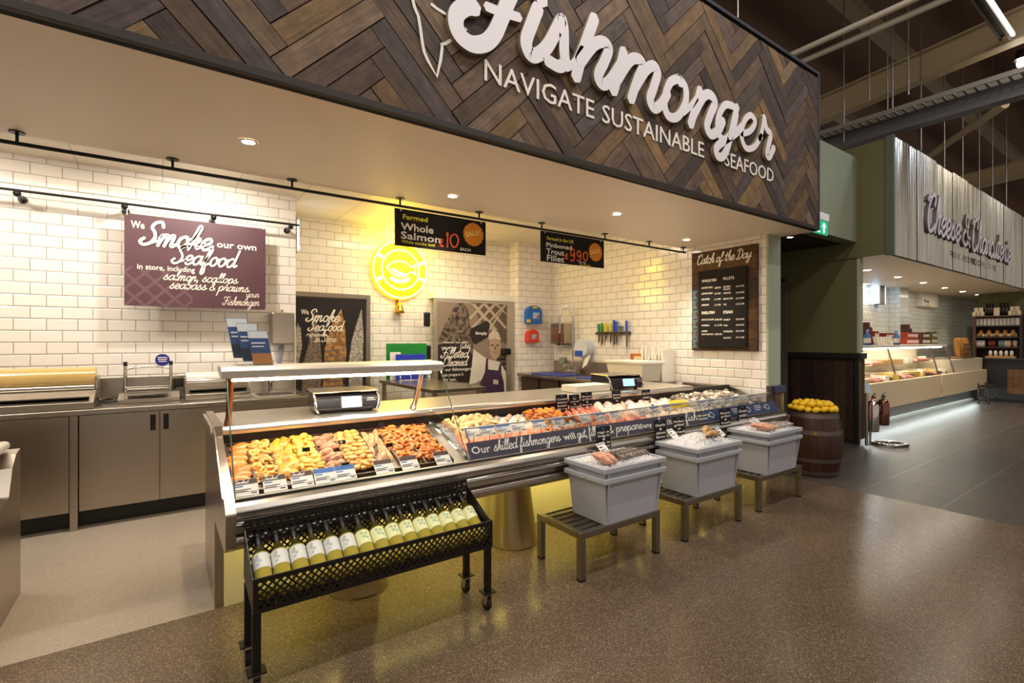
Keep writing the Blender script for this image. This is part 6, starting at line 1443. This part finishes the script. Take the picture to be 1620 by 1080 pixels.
# ================================================================== SCALES, LEAFLETS, EXTRAS ON THE COUNTER
def scale(x, y, label, rz, w_=.40):
    o = thing('weighing_scale', (0, 0, 0), label, 'scale')
    MB().prism([(-.17, .012), (-.19, .03), (-.17, .10), (-.10, .125), (.16, .125), (.17, .03), (.15, .012)], Frame((-w_/2, 0, 0), (0, 1, 0), (0, 0, 1)), 0, w_).build('housing', mat('scale_black', '#211e22', .25), o, bevel=.015, seg=3)
    MB().bx(-w_/2-.005, w_/2+.005, -.15, .17, .1265, .138).build('platter', mat('scale_platter', '#b5aca0', .25, .95), o, bevel=.006)
    for s in (-1, 1): MB().tube([(s*w_*.49, -.12, .128), (s*w_*.50, -.175, .10), (s*w_*.49, -.197, .04), (s*w_*.45, -.19, .012)], .009, 8).build('side_trim', CHROME, o)
    fr = Frame((.02, -.187, .028), (1, 0, 0), (0, .25, .97)); sc_ = MB().prism(rect(-.065, 0, .075, .082), fr, 0, .004).build('screen_bezel', BLACK, o)
    MB().prism(rect(-.058, .006, .068, .076), fr, .0041, .005).build('screen', mat('scale_screen', '#9fc4ec', .2, emit=('#8fbff0', .9)), sc_)
    m = MB(); m.prism(rect(.10, .045, .16, .050), fr, .0, .0025).prism(rect(.105, .058, .15, .062), fr, .0, .0025); m.build('badge', SATIN, o)
    for sx in (-1, 1):
        for sy in (-1, 1): MB().cyl((sx*w_*.38, sy*.13, 0), (sx*w_*.38, sy*.13, .0119), .015, n=10).build('foot', RUBBER, o)
    o.location = (x, y, .9525); o.rotation_euler = (0, 0, rz); return o
scale(1.0, 3.42, 'black weighing scale with lit screen on the rear shelf behind the tall glass', R(-6))
scale(3.62, 3.38, 'second weighing scale, right of the long pale box on the rear shelf', R(-14), .36)
tag(MB().bx(3.28, 3.40, 3.215, 3.222, .99, 1.01).build('red_strip', mat('red_display', '#c8321e', .4, emit=('#c8321e', .3))), 'small red display strip beside the rear scale', 'display') if False else None
# pale cardboard box left of the rear scale
tag(MB().bx(2.98, 3.40, 3.24, 3.45, .953, 1.015).build('pale_box', mat('pale_box', '#e9e1d2', .5), bevel=.006), 'long pale box on the rear shelf left of the rear scale', 'box')
# flat leaflet stand on the canopy
o = thing('leaflet_holder', (.42, 3.08, 1.285), 'clear stepped leaflet holder with blue leaflets on top of the counter canopy', 'leaflet holder')
mb = MB(); 
for i, (px, py0, py1, Y) in enumerate(((386, 502, 566, 3.14), (401, 510, 571, 3.11), (417, 522, 577, 3.08))):
    c = P(px, py1, Y=Y); t_ = P(px, py0, Y=Y); fr = Frame((c.x, Y, c.z), (.97, -.1, 0), (-.16, .12, 1)); h_ = t_.z-c.z
    mb.prism(rect(-.056, -.012, .056, h_*.6), fr, .004, .007); mb.prism(rect(-.056, -.012, .056, h_*.95), fr, -.006, -.003)
mb.bx(.33, .50, 3.04, 3.15, 1.2835, 1.289); mb.build('holder', GLASS, o)
for i, (px, py0, py1, Y) in enumerate(((386, 502, 566, 3.14), (401, 510, 571, 3.11), (417, 522, 577, 3.08))):
    c = P(px, py1, Y=Y); t_ = P(px, py0, Y=Y); fr = Frame((c.x, Y, c.z), (.97, -.1, 0), (-.16, .12, 1)); h_ = t_.z-c.z; lf = thing('leaflet', (c.x, Y, c.z), ['leftmost, highest leaflet in the clear holder on the canopy', 'middle leaflet in the clear holder on the canopy', 'front right leaflet with orange picture in the clear holder'][i], 'leaflet', 'leaflets in the holder')
    MB().prism(rect(-.05, 0, .05, h_), fr, -.002, .002).build('sheets', mat('leaflet_blue', '#3a5a94', .4), lf)
    m = MB(); m.prism(rect(-.049, h_*.78, .049, h_-.002), fr, None, .0026, 0); m.prism(rect(-.04, h_*.62, .03, h_*.66), fr, None, .0026, 0).prism(rect(-.04, h_*.52, .02, h_*.56), fr, None, .0026, 0)
    m.prism(rect(-.049, .004, .049, h_*.34), fr, None, .0026, 1 if i == 2 else 2); m.build('leaflet_print', [mat('leaflet_pale', '#dfe9f2', .4), mat('leaflet_orange', '#c98a4e', .4), mat('leaflet_navy', '#24324f', .4)], lf)
# ================================================================== CATCH OF THE DAY BOARD
XB_ = XC-.03
c0 = P(1094.5, 553.6, X=XB_); c1 = P(1198, 555, X=XB_); zt = (P(1094.5, 401, X=XB_).z+P(1197.5, 385, X=XB_).z)/2
CF = Frame((XC-.0005, c0.y, (c0.z+c1.z)/2), (0, -1, 0), (0, 0, 1)); CW = c0.y-c1.y; CHh = zt-(c0.z+c1.z)/2
o = thing('catch_board', (XC, c0.y-CW/2, c0.z), 'dark plank Catch of the Day menu board on the right tiled wall', 'menu board')
rr = random.Random(2); mb = MB(); mb.col = []; uvs = []; y = 0
while y < CHh-.01:
    hh = min(.115*(.8+.4*rr.random()), CHh-y); p = rect(0, y+.001, CW, y+hh-.001); nf = len(mb.f); mb.prism(p, CF, 0, .026+rr.random()*.004); c = lin(rr.choice(['#4b3524', '#3b2a1e', '#5a4026', '#463020'])); f = .8+.5*rr.random(); mb.col += [tuple(q*f for q in c[:3])+(1,)]*(len(mb.f)-nf); of = rr.random()*20
    uvs.extend((a+of, b+of) for a, b in p); uvs.extend((a+of, b+of) for a, b in p[::-1])
    for i in range(4): uvs.extend((a+of, b+of) for a, b in (p[i], p[(i+1) % 4], p[(i+1) % 4], p[i]))
    y += hh
mb.build('planks', PLANK, o, uv=uvs)
mb = MB(); BLUEP = mat('worn_blue_paint', '#56707f', .7, noise=(40, .35))
for i in range(6): mb.prism([(.003, .02+i*.115), (.08, .03+i*.115), (.045, .08+i*.115), (.08, .125+i*.115), (.003, .13+i*.115), (.02, .075+i*.115)], CF, None, .0308)
mb.build('worn_blue_paint', BLUEP, o)
def cf(px, py): q = P(px, py, X=XC-.035); return CF.o.y-q.y, q.z-CF.o.z
ix0, iy0 = cf(1105.5, 549); ix1, iy1 = cf(1182, 420)
mb = MB().prism(rect(ix0, iy0, ix1, iy1), CF, .031, .044); bb_ = mb.build('menu_panel', BOARD, o, bevel=.002)
mb = MB(); a = cf(1102, 421); b = cf(1188, 403)
script(mb, 'Catch of the Day', a[0], (a[1]+b[1])/2-.005, .055, CF, .19, .0325, w=b[0]-a[0]); mb.build('title_lettering', PRINTW, o)
mb = MB()
def mt(s, px0, px1, py, h, bold=.0015):
    a = cf(px0, py); b = cf(px1, py); text(mb, s, a[0], a[1], h, CF, .0452, w=b[0]-a[0], bold=bold)
mt('WHOLE FISH', 1111, 1134, 447, .03); mt('FILLETS', 1145, 1162, 443, .03); mt('SHELLFISH', 1111, 1131, 497, .03); mt('STEAKS', 1145, 1160, 496, .03)
for s, p_, y1, x1 in (('DOVER SOLE', '£20.50', 457, 1128), ('LEMON SOLE', '£11.00', 466, 1128), ('MACKEREL', '£ 4.90', 475, 1124), ('HERRING', '£ 3.90', 484, 1122), ('KING SCALLOPS', '£20.00', 507, 1130), ('MUSSELS', '£ 3.75', 516, 1123), ('JUMBO', None, 525, 1120), ('RAW PRAWNS', '£20.00', 530, 1129)):
    mt(s, 1111, x1, y1, .018, .0008); 
    if p_: mt(p_, 1131.5, 1141 if y1 < 500 else 1143, y1-.3, .018, .0008)
for s, p_, y1, x1 in (('SALMON', '£10.00', 455, 1156), ('FILLETS', None, 459, 1156), ('HADDOCK', '£10.00', 465, 1157), ('BLACK COD', '£14.00', 474, 1160), ('COD', '£12.00', 483, 1150), ('HALIBUT', '£24.00', 507, 1156), ('TUNA', '£18.00', 516, 1152), ('SWORDFISH', '£16.00', 525.5, 1160), ('SALMON', '£11.00', 535.5, 1157)):
    mt(s, 1145.5, x1, y1, .018, .0008)
    if p_: mt(p_, 1165, 1178, y1-.8, .018, .0008)
mb.build('menu_lettering', PRINTW, bb_)
# exit sign on the bulkhead
a = P(1293, 366, Y=2.75); b = P(1315, 340, Y=2.75); o = thing('exit_sign', (a.x, 2.8, a.z), 'lit green emergency exit sign with running figure beside the timber fascia', 'exit sign')
MB().bx(a.x-.05, b.x, 2.77, 2.829, a.z+.17, b.z+.01).build('housing', WHITE, o, bevel=.006); EF = Frame((a.x-.05, 2.79, a.z), (1, 0, 0), (0, 0, 1)); ew = b.x-a.x+.05; eh = .17
MB().prism(rect(0, 0, ew, eh), EF, -.012, 0).build('panel', mat('exit_green', '#12805a', .4, emit=('#19a070', .7)), o)
m = MB(); m.prism(rect(.03, .02, ew*.5, eh-.02), EF, None, .001, 0); m.prism([(ew*.72, eh*.12), (ew*.80, eh*.12), (ew*.80, eh*.55), (ew*.90, eh*.55), (ew*.76, eh*.88), (ew*.62, eh*.55), (ew*.72, eh*.55)], EF, None, .001, 0)
m.prism(disc(ew*.30, eh*.76, .012, 10), EF, None, .002, 1); m.ribbon([(ew*.28, eh*.66), (ew*.27, eh*.45), (ew*.34, eh*.32), (ew*.30, eh*.14)], .013, EF, None, .0021, 1); m.ribbon([(ew*.27, eh*.45), (ew*.20, eh*.28), (ew*.14, eh*.24)], .012, EF, None, .0022, 1); m.ribbon([(ew*.18, eh*.5), (ew*.27, eh*.62), (ew*.38, eh*.52)], .010, EF, None, .0023, 1)
m.build('pictogram', [mat('exit_white', '#eafff4', .4, emit=('#eafff4', .9)), MATS['exit_green']], o)

# ================================================================== CHEESE SHOP INSIDE
CRM = mat('cream_laminate', '#d2bd9c', .45); KICK = mat('steel_kick', '#a9aba8', .3, .9)
cc = thing('cheese_counter', (12, 3.3, 0), 'long cream-fronted glass cheese counter under the corrugated fascia', 'counter')
xs_ = [7.95, 12.0, 12.08, 13.1, 15.6]
for x0, x1 in ((7.95, 12.35), (12.43, 13.05), (13.07, 15.7)): MB().bx(x0, x1, 3.08, 3.14, .31, .735).build('front_panel', CRM, cc, bevel=.003)
MB().bx(7.95, 15.7, 3.33, 3.9, .05, .60).build('kick_panel', KICK, cc); MB().bx(7.95, 15.7, 3.31, 3.9, 0, .0495).build('plinth', mat('pale_plinth', '#c9cdc8', .4), cc)
MB().bx(7.95, 15.7, 3.1405, 3.95, .60, .64).bx(8.0, 13.38, 3.17, 3.74, .6405, .72).build('deck', mat('cheese_deck', '#8b8378', .4, .4), cc); MB().bx(7.95, 13.4, 3.75, 3.95, .6405, 1.28).bx(13.41, 15.7, 3.16, 3.95, .6405, 1.0).build('back_unit', mat('case_back', '#cbbda4', .5), cc)
MB().bx(7.95, 13.4, 3.25, 3.95, 1.285, 1.33).build('top_shelf', mat('case_top', '#d9d2c2', .35), cc)
for x0, x1 in ((8.0, 10.2), (10.22, 12.4), (12.42, 13.4)):
    q = MB(); quadslab(q, (x0, 3.13, .74), (x1, 3.13, .74), (x1, 3.26, 1.28), (x0, 3.26, 1.28), .01).build('front_glass', GLASS, cc); MB().tube([(x1, 3.13, .74), (x1, 3.26, 1.28)], .012, 6).build('glass_edge', mat('dark_glass_edge', '#5c5146', .3), cc)
MB().bx(8.0, 13.38, 3.45, 3.74, .955, .965).build('inner_shelf', GLASS, cc); MB().cyl((8.0, 3.33, 1.27), (13.38, 3.33, 1.27), .012, n=8).build('light_tube', mat('case_tube', '#ffffff', emit=('#fff2d8', 14)), cc)
lamp('AREA', 'cheese_case_fill', (10.7, 3.42, 1.255), 40, (1, .92, .78), (R(15), 0, 0), 5.2, .05)  # added fill lamp so the goods behind the glass show up
REDJ = mat('red_packet', '#7a2a24', .45, rand=.25); DRKJ = mat('dark_packet', '#4a241f', .5); WHJ = mat('white_packet', '#d9d2c4', .5); BLJ = mat('blue_packet', '#3a5f94', .45); GRJ = mat('green_packet', '#5a5a34', .5, rand=.25)
rr = random.Random(21)
CHZ = [('cheese_yellow', '#e8c76a'), ('cheese_cream', '#efe0bd'), ('cured_meat_pink', '#c98a78'), ('sausage_red', '#8f4a3a'), ('rind_brown', '#a5804e'), ('cheese_white', '#f0eadc')]
CHM = [mat(n_, h_, .5, 0, (12, .2), rand=.15) for n_, h_ in CHZ]
def wedge(s): 
    return MB().prism([(0, 0), (s*1.4, -s*.35), (s*1.4, s*.35)], Frame((-s*.7, 0, 0), (1, 0, 0), (0, 1, 0)), 0, s*.6)
def wheel(s): return MB().cyl((0, 0, 0), (0, 0, s*.7), s*.8, n=16)
def saus(s): return MB().tube([(-s*1.2, 0, s*.3), (-s*.5, 0, s*.33), (s*.5, 0, s*.33), (s*1.2, 0, s*.3)], [s*.12, s*.3, s*.3, s*.12], 8)
PR = {}
def put(kind, mk, m, loc, rz, label, grp, cat):
    key = (kind, m.name, grp)
    if key not in PR: o = mk.build(kind, [m, WHJ] if kind == 'tin' else m, origin=False); tag(o, label, cat, grp); PR[key] = o; o.location = loc; o.rotation_euler = (0, 0, rz)
    else: dup(PR[key], loc, (0, 0, rz))
for lev, (z, y0, y1) in enumerate(((.7215, 3.24, 3.62), (.9655, 3.5, 3.70))):
    x = 8.6
    while x < 13.25:
        for y in ((y0, y0+.2, y1) if lev == 0 else (y0+.05,)):
            i = rr.randrange(6); s = rr.uniform(.07, .11)
            lo = 'on the lower deck of the cheese counter' if lev == 0 else 'on the glass shelf of the cheese counter'; mn = CHZ[i][0].split('_'); col = {'cheese_yellow': 'yellow', 'cheese_cream': 'cream', 'cured_meat_pink': 'pink', 'sausage_red': 'red-brown', 'rind_brown': 'brown', 'cheese_white': 'white'}[CHZ[i][0]]
            if i in (2, 3): put('sausage', saus(.13), CHM[i], (x+rr.uniform(-.03, .03), y, z+.0), rr.uniform(0, 3), col+' cured sausage '+lo, col+' sausages '+lo, 'sausage')
            elif i in (1, 4): put('whole_cheese', wheel(.12), CHM[i], (x, y, z), 0, col+' cheese wheel '+lo, col+' wheels '+lo, 'cheese')
            else: put('cheese_wedge', wedge(.18), CHM[i], (x, y, z), rr.uniform(0, 6), col+' cheese wedge '+lo, col+' wedges '+lo, 'cheese')
        x += .23 if lev == 0 else .25
# packets on the counter top
def boxpk(px0, px1, py0, py1, m, lb, grp=None, Y=3.5, nm='packet', tilt=0):
    a = P(px0, py1, Y=Y); b = P(px1, py0, Y=Y); a.z = max(a.z, 1.3305)
    mb = MB(); mb.bx(a.x, b.x, Y, Y+.10, a.z, b.z); q = mb.build(nm, m, bevel=.004); tag(q, lb, 'packet', grp)
    return q
# rows of tins: lower row standing on the top, upper row standing on them
zt_ = 1.3305
def tins(px0, px1, n, rows, m, lb, grp, h_=.11, Y=3.55):
    a = P(px0, 540, Y=Y).x; b = P(px1, 540, Y=Y).x; w_ = (b-a)/n
    for r_ in range(rows):
        for i in range(n-(r_ % 2)):
            x = a+w_*(i+.5+.5*(r_ % 2)); z = zt_+r_*(h_+.001)
            put('tin', MB().bx(-w_*.45, w_*.45, -.06, .06, 0, h_).bx(-w_*.3, w_*.3, -.0612, -.0602, h_*.25, h_*.7, 1), m, (x, Y, z), 0, lb, grp, 'tin')
tins(1376, 1386, 3, 2, REDJ, 'red tin stacked at the left end of the cheese counter top', 'red tins at the left end', .12)
tins(1395, 1415, 7, 2, REDJ, 'red tin stacked behind the leaning packets on the cheese counter top', 'red tins behind the packets', .11, 3.72)
tins(1429, 1448, 7, 2, mat('crimson_tin', '#8a352a', .45, rand=.25), 'red tin in the middle stack on the cheese counter top', 'red tins in the middle stack', .12)
tins(1454, 1466, 5, 2, DRKJ, 'dark jar right of the middle stack on the cheese counter top', 'dark jars', .12)
tins(1469, 1478, 4, 2, GRJ, 'green-brown jar at the right end of the cheese counter top', 'green jars', .13)
for i in range(6):
    q = P(1388+i*4.2, 541, Y=3.42); mb = MB(); fr = Frame((0, 0, 0), (1, 0, 0), (-.5, 0, .87)); mb.prism(rect(-.03, 0, .03, .17), fr, -.08, 0)
    put('leaning_packet', mb, WHJ, (q.x+.1, 3.42, zt_), 0, 'white packet leaning in the row on the cheese counter top', 'white leaning packets', 'packet')
for i, (px, m, lb) in enumerate(((1372, BLJ, 'blue bottle display at the left end of the cheese counter'), (1418, BLJ, 'blue-labelled bottle standing at the front of the cheese counter top'))):
    q = P(px, 545, Y=3.3); o = thing('bottle', (q.x, 3.3, zt_), lb, 'bottle'); MB().lathe([(0, 0), (.05, 0), (.05, .15), (.02, .2), (.02, .26), (0, .26)], (q.x, 3.3, zt_), 14).build('body', m, o); MB().lathe([(.0505, .04), (.0505, .12)], (q.x, 3.3, zt_), 14).build('label', WHJ, o)
for px, lb in ((1372.5, 'dark stepped display at the left end of the cheese counter'), (1436, 'brown stepped display behind the middle tins')):
    q = P(px, 540, Y=3.8); MBq = MB().bx(q.x-.08, q.x+.0, 3.76, 3.9, zt_, zt_+.42).bx(q.x+.0005, q.x+.12, 3.76, 3.9, zt_, zt_+.33).bx(q.x+.1205, q.x+.3, 3.76, 3.9, zt_, zt_+.24); tag(MBq.build('stepped_display', DRKJ), lb, 'display')
# insect lamp, electrical box, grey panel on the tiles
q = P(1387, 467, Y=4.09); o = thing('insect_killer', (q.x, 4.08, q.z-.3), 'insect lamp with two glowing blue-white tubes on the cheese shop tiles', 'light')
MB().bx(q.x-.12, q.x+.12, 3.98, 4.099, q.z-.20, q.z+.20).build('casing', mat('zapper_casing', '#8f8172', .4, .5), o, bevel=.01)
for s in (-1, 1): MB().bx(q.x+s*.17-.045, q.x+s*.17+.045, 4.0, 4.099, q.z-.18, q.z+.18).build('tube', mat('uv_tube', '#cfe6ff', emit=('#a9d4ff', 2)), o, bevel=.01)
a = P(1453, 484, Y=4.05); b = P(1478, 464, Y=4.05); o = thing('electrical_box', (a.x, 4.05, a.z), 'white electrical box with red switch high on the cheese shop tiles', 'electrical box')
MB().bx(a.x, b.x, 3.97, 4.099, a.z, b.z).build('casing', WHITE, o, bevel=.01); MB().bx(a.x+.3, a.x+.4, 3.96, 3.9695, a.z+.08, a.z+.14).build('switch', mat('switch_red', '#a02a20', .4), o); MB().bx(a.x+.28, a.x+.45, 3.962, 3.9695, a.z+.01, a.z+.05).build('warning_label', mat('warning_yellow', '#d8c23a', .5), o); MB().bx(a.x+.12, a.x+.22, 3.962, 3.9695, a.z+.1, a.z+.15).build('badge', BLJ, o)
a = P(1418, 537, Y=4.05); b = P(1430, 507, Y=4.05); tag(MB().bx(a.x, b.x, 4.06, 4.099, a.z, b.z).build('grey_hatch', mat('hatch_grey', '#6a6660', .5, .3)), 'grey metal hatch on the cheese shop tiles', 'hatch')
a = P(1533, 560, Y=4.05); b = P(1537, 505, Y=4.05); tag(MB().bx(a.x, b.x, 4.03, 4.099, .9, 1.8).build('grey_post', mat('post_grey', '#8d8b84', .4, .3)), 'grey post at the right end of the cheese shop tiles', 'post')
# wall shelves with bottles
XSH = 16.0; dkw = mat('dark_walnut', '#2a1a14', .5, noise=(6, .2)); LITW = mat('shelf_edge_wood', '#5a3522', .5)
o = thing('shelf_unit', (16.2, 2.9, 0), 'dark wooden shelf unit with bottles, boxes and jars right of the cheese counter', 'shelf unit')
sy0, sy1 = P(1617, 520, X=XSH).y, P(1540, 520, X=XSH).y
SZ = [P(1575, yy, X=XSH).z for yy in (499, 514.5, 532.5, 548.5)]
MB().bx(16.42, 16.5, sy0-1.5, sy1, 1.002, SOF-.005).build('back_panel', OLIVE, o)
for y in (sy0, sy1-.04): MB().bx(XSH, 16.419, y, y+.04, 1.002, SZ[0]).build('upright', LITW if y != sy0 else dkw, o)
for i, z in enumerate(SZ): MB().bx(XSH-.01, 16.419, sy0+.041, sy1-.041, z-.03, z).build('shelf', LITW if i == 0 else dkw, o)
MB().bx(16.38, 16.4195, sy0+.041, sy1-.041, 1.002, SZ[0]-.031).build('dark_back', dkw, o)
bc = thing('base_cabinet', (16.1, 2.3, 0), 'low black cabinet with oak panel below the bottle shelves', 'cabinet'); OAK = vcolmat('oak_planks', .55)
MB().bx(15.75, 16.41, 1.2, sy1+.15, .06, .97).build('body', mat('cabinet_black', '#211f20', .5), bc); MB().bx(15.7, 16.41, 1.15, sy1+.2, .9702, 1.0).build('top', mat('dark_slate_top', '#3a3836', .35), bc); mb = MB(); u = planks(mb, Frame((15.749, 2.75, .2), (0, -1, 0), (0, 0, 1)), 0, 0, 1.4, .55, .12, ['#7a5a3c', '#6a4a30', '#86694a'], 4, 0, .015); mb.build('oak_panel', OAK, bc, uv=u)
MB().bx(15.8, 16.41, 1.2, sy1+.15, 0, .0595).build('plinth', BLACK, bc)
def shelfput(nm, px, z, mk, m, lb, grp, cat): 
    y = P(px, 520, X=XSH+.12).y; put(nm, mk, m, (XSH+.12, y, z+.0005), 0, lb, grp, cat)
BOT = mat('dark_bottle', '#1f1a18', .15); CRT = mat('small_carton', '#e2d2b6', .5); KRF = mat('kraft_box', '#d8c3a0', .5); JARM = mat('amber_jar', '#a9772e', .25); JARD = mat('dark_red_jar', '#7a2f33', .35); JART = mat('teal_jar', '#6f8f8a', .35)
def mbottle(): return MB().lathe([(0, 0), (.045, 0), (.045, .17), (.018, .23), (.016, .30), (0, .30)], n=12)
def mjar(): return MB().lathe([(0, 0), (.05, 0), (.055, .05), (.045, .11), (.03, .13), (.03, .16), (0, .16)], n=12)
for px in (1561, 1565.5, 1570): shelfput('bottle', px, SZ[0], mbottle(), BOT, 'dark bottle in the left trio on the top shelf', 'dark bottles, left trio', 'bottle')
for px in (1583, 1588.5, 1594): shelfput('bottle', px, SZ[0], mbottle(), BOT, 'dark bottle in the right trio on the top shelf', 'dark bottles, right trio', 'bottle')
for px in (1543, 1548, 1554): shelfput('carton', px, SZ[0], MB().bx(-.05, .05, -.045, .045, 0, .10), CRT, 'small cream carton at the left of the top shelf', 'cartons left of the bottles', 'carton')
for px in (1546, 1552): shelfput('carton', px, SZ[0]+.101, MB().bx(-.05, .05, -.045, .045, 0, .10), CRT, 'small cream carton stacked above at the left of the top shelf', 'upper cartons left of the bottles', 'carton')
for px in (1600, 1605.5, 1611): shelfput('carton', px, SZ[0], MB().bx(-.05, .05, -.045, .045, 0, .10), KRF, 'small cream carton at the right of the top shelf', 'cartons right of the bottles', 'carton')
for px in (1603, 1608.5): shelfput('carton', px, SZ[0]+.101, MB().bx(-.05, .05, -.045, .045, 0, .10), KRF, 'small cream carton stacked above at the right of the top shelf', 'upper cartons right of the bottles', 'carton')
shelfput('carton', 1577.5, SZ[0], MB().bx(-.05, .05, -.05, .05, 0, .19), CRT, 'tall cream carton between the two bottle trios', None, 'carton')
for i in range(11): shelfput('tall_box', 1547+i*6.2, SZ[1], MB().bx(-.05, .05, -.058, .058, 0, .17), WHJ, 'white box in the row on the second shelf', 'white boxes on the second shelf', 'box')
for px in (1552, 1565, 1578, 1590.5, 1603):
    shelfput('jar', px, SZ[2], mjar(), JARM, 'amber jar on the third shelf', 'amber jars on the third shelf', 'jar')
    for dd in (-3, 3): shelfput('small_jar', px+dd, SZ[2], MB().lathe([(0, 0), (.035, 0), (.035, .07), (0, .07)], n=10), CRT, 'small pale jar beside an amber jar on the third shelf', 'small jars on the third shelf', 'jar')
for px, m, g in ((1546, WHJ, 'white'), (1550.5, WHJ, 'white'), (1555, WHJ, 'white'), (1567, JARD, 'dark red'), (1572, JARD, 'dark red'), (1583, JART, 'teal'), (1587.5, JART, 'teal'), (1592, KRF, 'tan'), (1597, KRF, 'tan'), (1602, JARD, 'red'), (1606, KRF, 'beige')):
    shelfput('tin', px, SZ[3], MB().lathe([(0, 0), (.045, 0), (.045, .15), (0, .15)], n=12), m, g+' tin on the lowest shelf of the bottle unit', g+' tins on the lowest shelf', 'tin')
tag(MB().bx(15.9, 16.3, 2.65, 3.15, 1.0005, 1.04).build('tasting_board', mat('tasting_wood', '#b98a56', .5)), 'round-edged tasting board on the low black cabinet', 'board')
for i in range(5): put('small_bottle', MB().lathe([(0, 0), (.03, 0), (.03, .1), (.01, .13), (0, .13)], n=10), WHJ, (16.0, 2.72+i*.09, 1.0405), 0, 'small white bottle standing on the tasting board', 'small bottles on the tasting board', 'bottle')
# bread basket with baguettes
q = Vector((14.75, 3.3, 1.006)); o = thing('bread_basket', (q.x, 3.3, 1.0), 'wire bread basket full of baguettes at the far end of the cheese counter', 'basket')
WIRE = mat('basket_wire', '#4f463c', .4, .6); z0 = q.z; mb = MB()
for s in range(7):
    x = q.x-.42+.14*s; mb.tube([(x, 3.17, z0+.34), (x, 3.2, z0+.005), (x, 3.44, z0+.005), (x, 3.455, z0+.30)], .009, 5)
for zz in (0, .1, .2, .31): mb.tube([(q.x-.45, 3.20-.03*zz/.34, z0+zz+.005), (q.x+.45, 3.20-.03*zz/.34, z0+zz+.005)], .008, 5)
mb.build('wire_basket', WIRE, o)
mb = MB().bx(q.x-.44, q.x+.44, 3.23, 3.43, z0+.012, z0+.03); mb.build('basket_liner', mat('kraft_liner', '#9a7a52', .7), o)
BAG = mat('baguette_crust', '#c98f45', .6, 0, (14, .35), rand=.15)
for i in range(9):
    x = q.x-.40+.095*i; mb = MB(); mb.tube([(0, 0, 0), (-.05, 0, .10), (-.15, 0, .32), (-.20, 0, .42)], [.02, .036, .034, .012], 8)
    put('baguette', mb, BAG, (x+.05, 3.28+.05*(i % 2), z0+.03), 0, 'crusty baguette standing in the wire bread basket', 'baguettes in the basket', 'baguette')
# wire trolley by the far end
q = Vector((15.2, 3, 0)); mb = MB(); o = thing('wire_trolley', (q.x, 3.0, 0), 'small wire trolley below the far end of the cheese counter', 'trolley')
for z in (.10, .38): mb.tube([(q.x-.3, 2.9, z), (q.x+.3, 2.9, z), (q.x+.3, 3.06, z), (q.x-.3, 3.06, z)], .014, 5, closed=True)
for x in (-.3, .3):
    for y in (2.9, 3.06): mb.tube([(q.x+x, y, .05), (q.x+x, y, .45)], .012, 5)
mb.build('frame', WIRE, o); mb = MB()
for x in (-.3, .3):
    for y in (2.9, 3.06): mb.cyl((q.x+x, y-.012, .03), (q.x+x, y+.012, .03), .03, n=10)
mb.build('caster_wheel', RUBBER, o)
